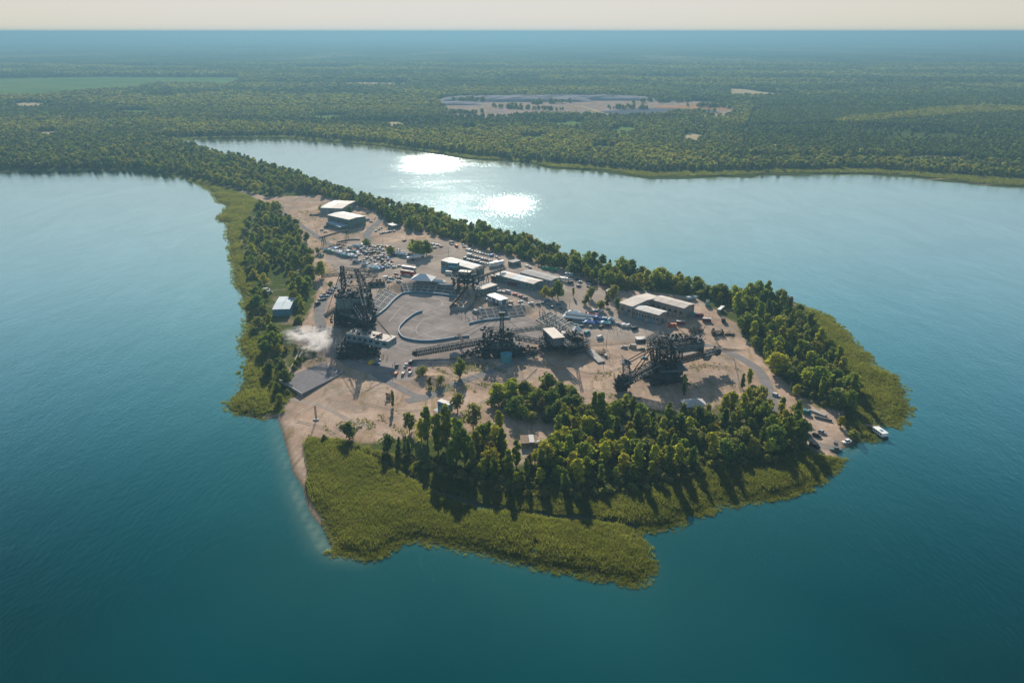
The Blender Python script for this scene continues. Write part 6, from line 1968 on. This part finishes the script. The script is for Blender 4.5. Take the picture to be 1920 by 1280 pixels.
# stalls
def stalls(pts, where, end, group, hdg=25):
    names = {'white': 'white', 'blue': 'blue', 'teal': 'teal', 'green_c': 'green', 'redpaint': 'red', 'steel_light': 'grey', 'roof_blue': 'pale blue', 'roof_beige': 'beige'}
    tot, cn = {}, {}
    for p in pts: tot[p[4]] = tot.get(p[4], 0) + 1
    for px, py, L, W, mt in [p[:5] for p in pts]:
        cn[mt] = cn.get(mt, 0) + 1
        lab = ('only %s canopy stall %s' % (names[mt], where)) if tot[mt] == 1 else '%s %s canopy stall %s, from %s' % (ordinal(cn[mt] - 1), names[mt], where, end)
        gable_tent('market_stall', uniq(lab), 'stall', px, py, L, W, 2.5, 3.5, R(hdg), mt, group=group)
stalls([(612, 466, 9, 5, 'roof_blue'), (620, 469, 7, 5, 'green_c'), (627, 464, 6, 6, 'blue'), (633, 471, 8, 5, 'white'), (640, 474, 8, 5, 'roof_blue'), (648, 477, 10, 5, 'teal'), (656, 476, 7, 5, 'white'), (663, 479, 7, 5, 'roof_blue'), (601, 476, 5, 4, 'green_c'), (650, 469, 6, 5, 'white')],
       'in the row by the gantry', 'the gantry', 'stalls of the west market', -25)
stalls([(668, 461, 10, 3, 'roof_blue'), (676, 457, 6, 5, 'white'), (748, 474, 10, 5, 'roof_blue'), (757, 477, 8, 4, 'roof_blue'), (700, 499, 12, 6, 'roof_blue'), (706, 502, 8, 5, 'teal'), (714, 500, 6, 5, 'blue'), (683, 493, 8, 4, 'white'), (668, 487, 9, 5, 'roof_beige')],
       'in the market beneath the bushy trees', 'the west', 'stalls of the inner market', -25)
stalls([(1082, 595, 22, 5.5, 'roof_blue'), (1089, 589, 24, 3, 'white'), (1106, 603, 8, 5, 'blue'), (1116, 603, 7, 4, 'blue'), (1110, 589, 8, 4, 'redpaint'), (1103, 598, 7, 4, 'steel_light'), (1136, 604, 7, 5, 'teal'), (1146, 598, 5, 4, 'roof_blue'), (1124, 594, 6, 4, 'blue'), (1077, 584, 9, 4, 'white')],
       'in the line of the east yard', 'the west', 'stalls of the east yard', -18)

def boxy(name, label, cat, px, py, L, W, H, rz, mat, roof=None, wheels=0, group=None, win=0, z0=0.0, stripe=None):
    c = G(px, py)
    o = empty(name, c + Vector((0, 0, .07)), R(rz))
    b = z0 + (.7 if wheels else .05)
    part(o, 'body', lambda m: (m.box((0, 0, b + H / 2), (L, W, H)), m.box((0, 0, b + .15), (L * .99, W + .08, .2))), mat)
    part(o, 'roof', lambda m: (m.box((0, 0, b + H + .06), (L + .05, W + .05, .12)), m.box((L * .2, 0, b + H + .2), (1.6, W * .5, .2))), roof or mat)
    if stripe: part(o, 'stripe', lambda m: m.box((0, 0, b + H * .28), (L + .06, W + .06, H * .3)), stripe)
    for i in range(win):
        x = -L / 2 + (i + .5) * L / win
        part(o, 'window', lambda m: m.box((x, 0, b + H * .66), (L / win * .7, W + .06, H * .28)), 'glass')
    for i in range(wheels):
        x = (-L / 2 + 1.4) if i < wheels / 2 else (L / 2 - 1.6)
        x += (i % 2) * 1.1 * (1 if i < wheels / 2 else -1) * (wheels > 2)
        part(o, 'wheel', lambda m: (m.tube((x, -W / 2, .5), (x, -W / 2 + .3, .5), .5, 10), m.tube((x, W / 2 - .3, .5), (x, W / 2, .5), .5, 10)), 'rubber')
    if not wheels:
        part(o, 'door', lambda m: m.box((L / 2 + .03, 0, b + H / 2), (.06, W * .9, H * .9)), 'steel_grey')
    tag(o, label, cat, group)
    return o
boxy('truck', 'white box truck with red lower edge near the largest tree', 'truck', 776, 487, 13, 2.5, 2.7, 28, 'white', 'white', 4, stripe='redpaint')
boxy('truck', 'pale articulated trailer behind the red-edged truck', 'trailer', 786, 482, 11, 2.5, 2.7, 28, 'white', 'white', 4)
boxy('coach', 'grey-white coach on the apron north of the red coach', 'coach', 767, 507, 14, 2.5, 2.8, -28, 'steel_light', 'white', 4, win=8)
boxy('coach', 'red coach beside the large event tent', 'coach', 764, 515, 13, 2.5, 2.8, -28, 'redpaint', 'roof_beige', 4, win=8)
boxy('white_trailer', 'long white trailer at the east corner of the parking field', 'trailer', 931, 498.5, 15, 3, 3.2, 36, 'white', 'white', 4)
for i, (px, py, nm_) in enumerate([(934, 526, 'western'), (952, 530.5, 'middle'), (974, 537.5, 'eastern')]):
    boxy('railway_coach', '%s railway coach before the sectioned hall, beige roof over red body' % nm_, 'railway coach', px, py, 13 if i < 2 else 22, 2.8, 2.9, -31, 'maroon', 'roof_beige', 4, 'railway coaches before the hall', 7 if i < 2 else 12)
CT = [('orange', 1222, 573, 35, 'rusty orange container in the courtyard of the storage sheds'), ('orange', 1260, 613, -8, 'rust-orange container south of the sheds, its lid open'), ('maroon', 1276, 608, -8, 'maroon container raised next to the rust-orange one'),
      ('teal', 1298, 592, -12, 'teal container at the east corner of the sheds'), ('maroon', 1311, 594, -12, 'maroon container just east of the teal one'), ('maroon', 1325, 603, -14, 'maroon container standing farthest out on the sand'),
      ('blue', 1130, 601, -15, 'blue white-topped container among the east stalls'), ('wall_green', 851, 503, -20, 'green-grey container north of the west gangway of the pipe bridge'), ('wall_blue', 836, 509, -10, 'blue container stack beside the hall with six roof sheets'),
      ('steel_light', 842, 514, -20, 'pale container beside the narrow white awning')]
for i, (mt, px, py, rz, lb) in enumerate(CT):
    boxy('container', lb, 'container', px, py, 9 if i == 0 else 6.1, 2.5, 2.6, rz, mt, 'roof_pale' if i in (2, 5, 6, 9) else mt, group='shipping containers')
boxy('bus', 'dark green bus with white roof at the edge of the east wood', 'bus', 1351, 585, 10, 2.5, 2.7, 58, 'wall_green', 'white', 4, win=6)
boxy('loader', 'dark tracked loader south of the green bus', 'loader', 1356, 603, 6, 2.6, 2.4, 80, 'steel', 'rust', 4, win=2)
boxy('green_trailer', 'long green covered trailer below the shore wood', 'trailer', 1031, 507, 15, 2.6, 2.4, -22, 'green_c', 'green_c', 4)
boxy('caravan', 'pale blue caravan on the track below the shore wood', 'caravan', 1067, 519, 7, 2.4, 2.6, -25, 'roof_blue', 'white', 2, win=3)
boxy('caravan', 'white caravan beside the dark tall tree of the long hall', 'caravan', 1057, 527, 7, 2.4, 2.4, -25, 'white', 'white', 2, win=3)
boxy('boat_trailer', 'pale blue covered boat on a trailer behind the storage sheds', 'trailer', 1296, 562, 8, 3, 2, 20, 'roof_blue', 'roof_blue', 2)
boxy('crane_truck', 'teal crane truck under the shore trees behind the sheds', 'truck', 1326, 573, 6, 2.5, 3.2, 70, 'teal', 'steel', 4)
# blue two-storey stage container with its deck
c = G(835, 771)
o = empty('stage_container', c, R(-38))
part(o, 'body', lambda m: m.box((0, 0, 3.2), (8.5, 3.2, 5)), 'wall_blue')
part(o, 'roof', lambda m: m.box((0, 0, 5.85), (8.9, 3.6, .25)), 'roof_pale', o)
part(o, 'deck', lambda m: m.box((0, -3.6, 1.4), (8.5, 3.4, .3)), 'steel_light')
for x in (-4, 0, 4): part(o, 'leg', lambda m: m.bar((x, -5, 0), (x, -5, 1.3), .2), 'steel')
for x in (-2.8, 0, 2.8): part(o, 'window', lambda m: m.box((x, -1.64, 3.9), (1.6, .1, 1.2)), 'glass')
part(o, 'railing', lambda m: (m.bar((-4.2, -5.2, 2.5), (4.2, -5.2, 2.5), .1), [m.bar((x, -5.2, 1.5), (x, -5.2, 2.5), .08) for x in (-4.2, -2.1, 0, 2.1, 4.2)]), 'steel_light')
tag(o, 'blue stage container with pale roof and front deck on the sand', 'container')
# harbour: houseboat, jetty, small boats, long concrete slab
def hull(m, L, W, H, z=0.0):
    vs = []
    for x, w in ((-L / 2, W * .85), (-L * .1, W), (L * .25, W * .9), (L / 2, .1)):
        vs += [(x, -w / 2, z + H), (x, w / 2, z + H), (x, w * .32, z), (x, -w * .32, z)]
    fs = [(0, 1, 2, 3)]
    for i in range(3):
        k = 4 * i
        for j in range(4): fs.append((k + j, k + 4 + j, k + 4 + (j + 1) % 4, k + (j + 1) % 4))
    m.add(vs, fs)
x, y = flat(1649, 815, 0); o = empty('houseboat', (x, y, 0), R(-76))
o.scale = (.78, .78, .78)
part(o, 'hull', lambda m: (m.box((0, -1.8, .35), (12, 1.3, 1.1)), m.box((0, 1.8, .35), (12, 1.3, 1.1)), m.box((0, 0, 1.0), (12.5, 5, .25))), 'steel')
cb = part(o, 'cabin', lambda m: m.box((0, 0, 2.4), (9.5, 4.2, 2.6)), 'white')
part(o, 'roof', lambda m: (m.box((0, 0, 3.8), (10.6, 4.8, .2)),), 'white', cb)
for xx in (-3.2, -1, 1.2, 3.4): part(o, 'window', lambda m: m.box((xx, 0, 2.6), (1.3, 4.26, 1.0)), 'glass', cb)
part(o, 'skylight', lambda m: m.box((1, 0, 4.0), (2.2, 1.6, .3)), 'wall_blue')
part(o, 'railing', lambda m: (m.bar((5, -2.3, 2.1), (6.2, -2.3, 2.1), .08), m.bar((6.2, -2.3, 2.1), (6.2, 2.3, 2.1), .08), m.bar((6.2, 2.3, 1.1), (6.2, 2.3, 2.1), .08), m.bar((6.2, -2.3, 1.1), (6.2, -2.3, 2.1), .08)), 'steel_light')
tag(o, 'white houseboat with flat roof moored at the jetty', 'houseboat')
a, b = G(1612, 797), Vector((*flat(1641, 803, 0), 0)); o = empty('jetty', (a.x, a.y, 0))
dj = Vector((b.x - a.x, b.y - a.y, 0)); nj = int(dj.length / 1.1)
for i in range(nj):
    p = dj * ((i + .5) / nj)
    part(o, 'plank', lambda m: m.box((p.x, p.y, 1.5), (.85, 2.2, .12), math.atan2(dj.y, dj.x)), 'wood')
for i in range(5):
    p = dj * (i / 4)
    part(o, 'pile', lambda m: m.bar((p.x, p.y, -2), (p.x, p.y, 1.4), .3), 'wood')
part(o, 'post', lambda m: m.bar((dj.x * .85, dj.y * .85, 1), (dj.x * .85, dj.y * .85, 5), .2), 'steel_light')
tag(o, 'wooden jetty leading from the spit to the houseboat', 'jetty')
for (px, py, rz, mt, lb, on) in [(1588, 830, 20, 'white', 'white motor boat half on the harbour sand at the waterline', 0), (1567, 844, -8, 'wall_green', 'dark green fishing boat in the shallows off the harbour sand', 0), (1566, 829, 60, 'steel_grey', 'small grey rowing boat lying on the harbour sand', .9)]:
    x, y = flat(px, py, on); o = empty('boat', (x, y, max(hz(x, y), 0) - (.15 if not on else 0)), R(rz))
    big = mt != 'steel_grey'
    part(o, 'hull', lambda m: hull(m, 6.4 if big else 3.8, 2.3 if big else 1.5, 1.0 if big else .6), mt)
    if big:
        part(o, 'cabin', lambda m: m.box((.1, 0, 1.4), (2.4, 1.6, .9)), 'glass'); part(o, 'roof', lambda m: m.box((0, 0, 1.9), (2.4, 1.7, .1)), 'white' if mt == 'white' else 'steel_grey')
    part(o, 'seat', lambda m: m.box((-1.2, 0, .7), (.4, 1.3, .1)), 'wood')
    tag(o, lb, 'boat')
a, b = G(1520, 768, .4), G(1548, 780, .4); o = empty('harbour_wall', a)
part(o, 'wall', lambda m: m.bar(Vector((0, 0, 0)), b - a, 2.4, 1.4), 'concrete'); tag(o, 'long grey concrete slab above the harbour sand', 'wall')
a, b = G(1527, 781, .4), G(1560, 789, .4); o = empty('harbour_wall', a)
part(o, 'wall', lambda m: m.bar(Vector((0, 0, 0)), b - a, .6, 1.6), 'concrete_dark'); tag(o, 'lower dark retaining wall along the slipway by the harbour', 'wall')
a, b = G(1105, 657, 1.2), G(1128, 680, .2); o = empty('concrete_ramp', a)
part(o, 'slab', lambda m: m.bar(Vector((0, 0, 0)), b - a, 5, 1.6), 'concrete'); tag(o, 'short concrete ramp with parked cars east of the stacker', 'ramp')
# huts in the east wood
hall('hut', 'small dark hut with pale end wall hidden in the east wood', 'hut', (1551, 697), (1560, 697), (1562, 690), 3, 'wall_brown', 'roof_grey', 1.4, 1, 2)

# ================================================================== lamps, masts, fences, people
def pole(name, label, cat, px, py, h, group, head='lamp', r=.11):
    c = G(px, py); o = empty(name, c)
    part(o, 'pole', lambda m: m.tube((0, 0, -.2), (0, 0, h), r * 1.3, 6, r * .7), 'steel')
    if head == 'lamp': part(o, 'lamp_head', lambda m: (m.bar((0, 0, h), (1.3, 0, h + .15), .1), m.box((1.3, 0, h + .15), (.9, .35, .16))), 'steel_light')
    elif head == 'flood': part(o, 'lamp_head', lambda m: (m.box((0, 0, h), (2.6, .15, .15)), [m.box((x, -.2, h + .2), (.5, .3, .5)) for x in (-1, -.3, .4, 1.1)]), 'steel_light')
    tag(o, label, cat, group)
    return o
LMPS = [((593, 571), 'beside the queue on the west road'), ((590, 584), 'south of another lamp on the west road'), ((612, 546), 'beside the head of the queue'), ((841, 478), 'on the bare ground north of the six-sheet hall'), ((718, 458), 'by the two bushy trees'),
        ((650, 470), 'between the coloured stalls'), ((940, 505), 'below the long white trailer'), ((904, 470), 'above the parking field'), ((928, 474), 'along the track north of the parking field'), ((952, 484), 'beside the flat kiosk'),
        ((1002, 498), 'along the track by the grey shed'), ((1083, 518), 'along the track by the caravan'), ((1209, 620), 'south of the window front of the sheds'), ((1068, 578), 'beside the small birch'), ((775, 492), 'before the red-edged truck'), ((870, 455), 'under the shore trees north of the parking field')]
for (px, py), w_ in LMPS:
    pole('street_lamp', 'thin lamp post ' + w_, 'lamp post', px, py, 8, 'lamp posts', 'flood' if px in (841, 928) else 'lamp')
for (px, py, h_, lb) in [(1137, 652, 12, 'tall wooden pole on the sand by the white vans'), (1131, 690, 5, 'short post by the concrete ramp'), (877, 700, 7, 'thin pole east of the lone green tree'), (1142, 676, 4, 'small post on the sand field')]:
    pole('post', lb, 'pole', px, py, h_, 'bare poles', None)
o = empty('mast', G(593, 787))
part(o, 'pole', lambda m: m.truss((0, 0, 0), (0, 0, 8.2), .7, .7, 9, .12), 'steel'); part(o, 'base', lambda m: (m.box((0, 0, .35), (2.6, 1.6, .7)), m.bar((-1.8, 0, .3), (1.8, 0, .5), .3)), 'steel_light')
tag(o, 'thin dark lattice mast on a pale base above the beach', 'mast')
o = empty('picnic_table', G(675, 800), R(20))
part(o, 'table_top', lambda m: m.box((0, 0, .8), (2.6, 1.3, .12)), 'wood')
for s_ in (-1, 1):
    part(o, 'bench', lambda m: m.box((0, s_ * 1.2, .45), (2.6, .4, .1)), 'wood'); part(o, 'leg', lambda m: m.bar((s_ * .9, -1.2, 0), (s_ * .9, 1.2, .75), .14), 'wood')
tag(o, 'pale wooden picnic table beside the round dark tree above the reeds', 'table')
for i, (px, py) in enumerate([(629, 676), (635, 674), (640, 672), (632, 681), (641, 678)]):
    pole('flag_pole', 'bare flagpole, %s from the west at the corner of the gravel platform' % ordinal(i), 'flagpole', px, py, 6, 'flagpoles by the gravel platform', None, .08)
def fence(label, pts, h=1.4, step=3.0, mat='steel_grey', rails=2):
    P = lerp_path(gp(pts), 6)
    o = empty('fence', (P[0].x, P[0].y, hz(P[0].x, P[0].y)))
    off = o.location; d = 0; last = None
    for a, b in zip(P[:-1], P[1:]):
        for k in range(rails):
            z = h * (k + 1) / rails
            if k == 0: mb = MB()
            mb.bar(Vector((a.x, a.y, hz(a.x, a.y) + z)) - off, Vector((b.x, b.y, hz(b.x, b.y) + z)) - off, .09)
        mb.bar(Vector((a.x, a.y, hz(a.x, a.y) - .1)) - off, Vector((a.x, a.y, hz(a.x, a.y) + h)) - off, .14)
        mb.build('fence_panel', M[mat], o)
    tag(o, label, 'fence')
fence('low fence along the inner edge of the curving east road', [(1338, 662), (1352, 668), (1374, 673), (1379, 690), (1384, 712), (1387, 735)], 1.5)
fence('wall-like dark rail along the south edge of the asphalt', [(800, 686), (815, 676), (835, 672), (862, 668)], 1.3)
fence('rail along the top of the north grandstand', [(742, 541), (790, 541), (840, 545), (868, 549)], 1.1)
fence('rail along the top of the east grandstand', [(944, 588), (975, 585), (1004, 581)], 1.1)
fence('fence along the track below the shore wood', [(900, 466), (960, 484), (1010, 497), (1060, 511), (1100, 522)], 1.6)
def low_wall(label, pts, h, t): wall_path('low_wall', pts, h, t, M['concrete_dark'], label, 'wall')
low_wall('curved dark retaining wall above the market', [(632, 455), (645, 452), (660, 450), (675, 450)], 1.2, .8)
low_wall('curved low wall beside the road east of the twin halls', [(694, 393), (702, 398), (705, 405), (702, 412)], 1.2, .8)

# people: one continuous low body in three stances
def person_mesh(name, stance, shirt, trousers):
    me = bpy.data.meshes.new('sk'); 
    st = {'stand': .12, 'walk': .34, 'arms': .14}[stance]
    V = [(0, 0, .95), (0, 0, 1.22), (0, 0, 1.46), (0, .01, 1.60), (0, .03, 1.72),
         (-.10, st * .4, .52), (-.11, st, .06), (-.11, st + .14, .03), (.10, -st * .4, .52), (.11, -st, .06), (.11, -st + .14, .03),
         (-.20, 0, 1.42), (-.27, -.05, 1.14), (-.27, .08 if stance != 'arms' else .3, .92 if stance != 'arms' else 1.3), (.20, 0, 1.42), (.27, .05, 1.14), (.27, .12, .92)]
    E = [(0, 1), (1, 2), (2, 3), (3, 4), (0, 5), (5, 6), (6, 7), (0, 8), (8, 9), (9, 10), (2, 11), (11, 12), (12, 13), (2, 14), (14, 15), (15, 16)]
    Rr = [.15, .15, .14, .06, .11, .085, .055, .05, .085, .055, .05, .07, .05, .04, .07, .05, .04]
    me.from_pydata(V, E, [])
    o = bpy.data.objects.new('sk', me); COL.objects.link(o)
    md = o.modifiers.new('s', 'SKIN'); 
    for i, r in enumerate(Rr): me.skin_vertices[0].data[i].radius = (r, r)
    me.skin_vertices[0].data[0].use_root = True
    sb = o.modifiers.new('b', 'SUBSURF'); sb.levels = 1
    dg = bpy.context.evaluated_depsgraph_get()
    m2 = bpy.data.meshes.new_from_object(o.evaluated_get(dg)); m2.name = name
    bpy.data.objects.remove(o)
    m2.materials.clear()
    for c in (M['skin'], shirt, trousers, M['hair']): m2.materials.append(c)
    for p in m2.polygons:
        z = p.center.z
        p.material_index = 3 if z > 1.74 or (z > 1.62 and p.center.y < 0) else 0 if z > 1.52 else 0 if (abs(p.center.x) > .23 and z < 1.2) else 1 if z > .95 else 2
        p.use_smooth = True
    return m2
M['skin'] = simple('skin', (.45, .28, .2), .6, var=.1); M['hair'] = simple('hair', (.06, .04, .03), .7)
cl = {'dark': simple('dark_cloth', (.03, .035, .05), .9), 'white': simple('white_cloth', (.65, .65, .63), .9), 'red': simple('red_cloth', (.4, .06, .05), .9), 'blue': simple('blue_cloth', (.08, .16, .35), .9), 'grey': simple('grey_cloth', (.2, .2, .2), .9)}
PM = []
for i, (st, s_, t_) in enumerate([('stand', 'dark', 'blue'), ('walk', 'white', 'dark'), ('arms', 'red', 'grey'), ('walk', 'blue', 'grey'), ('stand', 'grey', 'dark'), ('arms', 'dark', 'dark')]):
    PM.append((person_mesh('person', st, cl[s_], cl[t_]), '%s in %s top, %s trousers' % ({'stand': 'standing', 'walk': 'walking', 'arms': 'reaching'}[st], s_, t_)))
def crowd(area_px, n, seed, where, end, group, mind=1.2):
    A = poly(area_px, 1.3); P = scatter(A, n, mind, seed); P = P[np.argsort(P[:, 0])]
    g = random.Random(seed); kk = [g.randrange(6) for _ in P]; cnt = {}
    for (x, y), k in zip(P, kk):
        cnt[k] = cnt.get(k, 0) + 1
        me, d = PM[k]
        o = link('person', me, None, (x, y, hz(x, y) + .08)); o.rotation_euler = (0, 0, g.uniform(0, 6.28))
        lab = 'person ' + d + ' ' + where + (', ' + ordinal(cnt[k] - 1) + ' from ' + end if kk.count(k) > 1 else '')
        tag(o, lab, 'person', group)
crowd([(730, 682), (775, 680), (777, 705), (735, 712)], 22, 1, 'among the show cars', 'the west', 'people among the show cars')
crowd([(700, 667), (725, 665), (730, 676), (705, 676)], 12, 2, 'beside the spreader shadow', 'the west', 'people in front of the spreader')
crowd([(702, 552), (735, 540), (738, 552), (712, 566)], 24, 3, 'on the west terrace', 'the west', 'people above the west grandstand')
crowd([(772, 538), (860, 541), (862, 546), (775, 541)], 24, 4, 'behind the north grandstand', 'the west', 'people above the north grandstand')
crowd([(1008, 583), (1040, 585), (1070, 622), (1050, 622)], 44, 5, 'on the east stand', 'the west', 'people on the east grandstand', 1.0)
crowd([(585, 612), (612, 608), (612, 625), (590, 622)], 8, 6, 'by the burnout', 'the west', 'people at the burnout')
crowd([(1140, 612), (1180, 618), (1160, 628), (1130, 622)], 8, 7, 'before the east stalls', 'the west', 'people at the east stalls')
crowd([(860, 590), (895, 596), (890, 610), (862, 600)], 12, 8, 'on the arena asphalt', 'the west', 'people in the arena')
# banner poles crowded on the east grandstand
g = random.Random(77)
A = poly([(1006, 586), (1034, 592), (1064, 626), (1048, 626)], 3.0); P = scatter(A, 30, 2.2, 31)
for i, (x, y) in enumerate(P[np.argsort(P[:, 0])]):
    o = empty('truss_post', (x, y, hz(x, y)))
    part(o, 'pole', lambda m: m.truss((0, 0, 0), (0, 0, g.uniform(2.5, 5)), .5, .5, 4, .12), 'steel')
    tag(o, 'thin steel post on the crowded east grandstand, %s from the west' % ordinal(i), 'post', 'posts on the east grandstand')

# ================================================================== burnout smoke
sm = bpy.data.materials.new('tyre_smoke'); sm.use_nodes = True; nt = sm.node_tree; nt.nodes.clear()
tc = N(nt, 'ShaderNodeTexCoord')
n_ = noise(nt, 1.9, 6, .66, tc.outputs['Object'], 1.1)
ln = N(nt, 'ShaderNodeVectorMath', operation='LENGTH'); nt.links.new(tc.outputs['Object'], ln.inputs[0])
fall = mth(nt, 'SUBTRACT', 1.0, ln.outputs['Value'])
dn = mth(nt, 'MULTIPLY', mth(nt, 'MULTIPLY', mth(nt, 'SUBTRACT', n_.outputs['Fac'], .47), 6.0, True), mth(nt, 'POWER', mth(nt, 'MAXIMUM', fall, 0.0), 1.3))
vo = N(nt, 'ShaderNodeVolumePrincipled'); vo.inputs['Color'].default_value = (.95, .96, .97, 1); vo.inputs['Anisotropy'].default_value = .45
nt.links.new(mth(nt, 'MULTIPLY', dn, .5), vo.inputs['Density'])
mo = N(nt, 'ShaderNodeOutputMaterial'); nt.links.new(vo.outputs[0], mo.inputs['Volume'])
a_, b_ = G(600, 642, 4), G(622, 655, 4)
for i, (px, py, up, sx, sy, sz, rz) in enumerate([(606, 640, 5, 15, 27, 8, -14), (568, 628, 4, 18, 15, 6, 0)]):
    c = G(px, py, up)
    bm2 = bmesh.new(); bmesh.ops.create_icosphere(bm2, subdivisions=3, radius=1); me = bpy.data.meshes.new('smoke'); bm2.to_mesh(me); bm2.free(); me.materials.append(sm)
    o = link('smoke', me, None, c); o.scale = (sx, sy, sz); o.rotation_euler = (0, 0, R(rz)); tag(o, kind='stuff')
# ================================================================== haze
m = bpy.data.materials.new('haze_air')
m.use_nodes = True
nt = m.node_tree
nt.nodes.clear()
vo = N(nt, 'ShaderNodeVolumePrincipled')
vo.inputs['Color'].default_value = (0.15, 0.30, 0.40, 1)
vo.inputs['Density'].default_value = HAZE
vo.inputs['Anisotropy'].default_value = 0.25
mo = N(nt, 'ShaderNodeOutputMaterial')
nt.links.new(vo.outputs[0], mo.inputs['Volume'])
mb = MB(); mb.box((0, 30000, 101.5), (130000, 130000, 210))
h = mb.build('haze', m)
tag(h, kind='stuff')
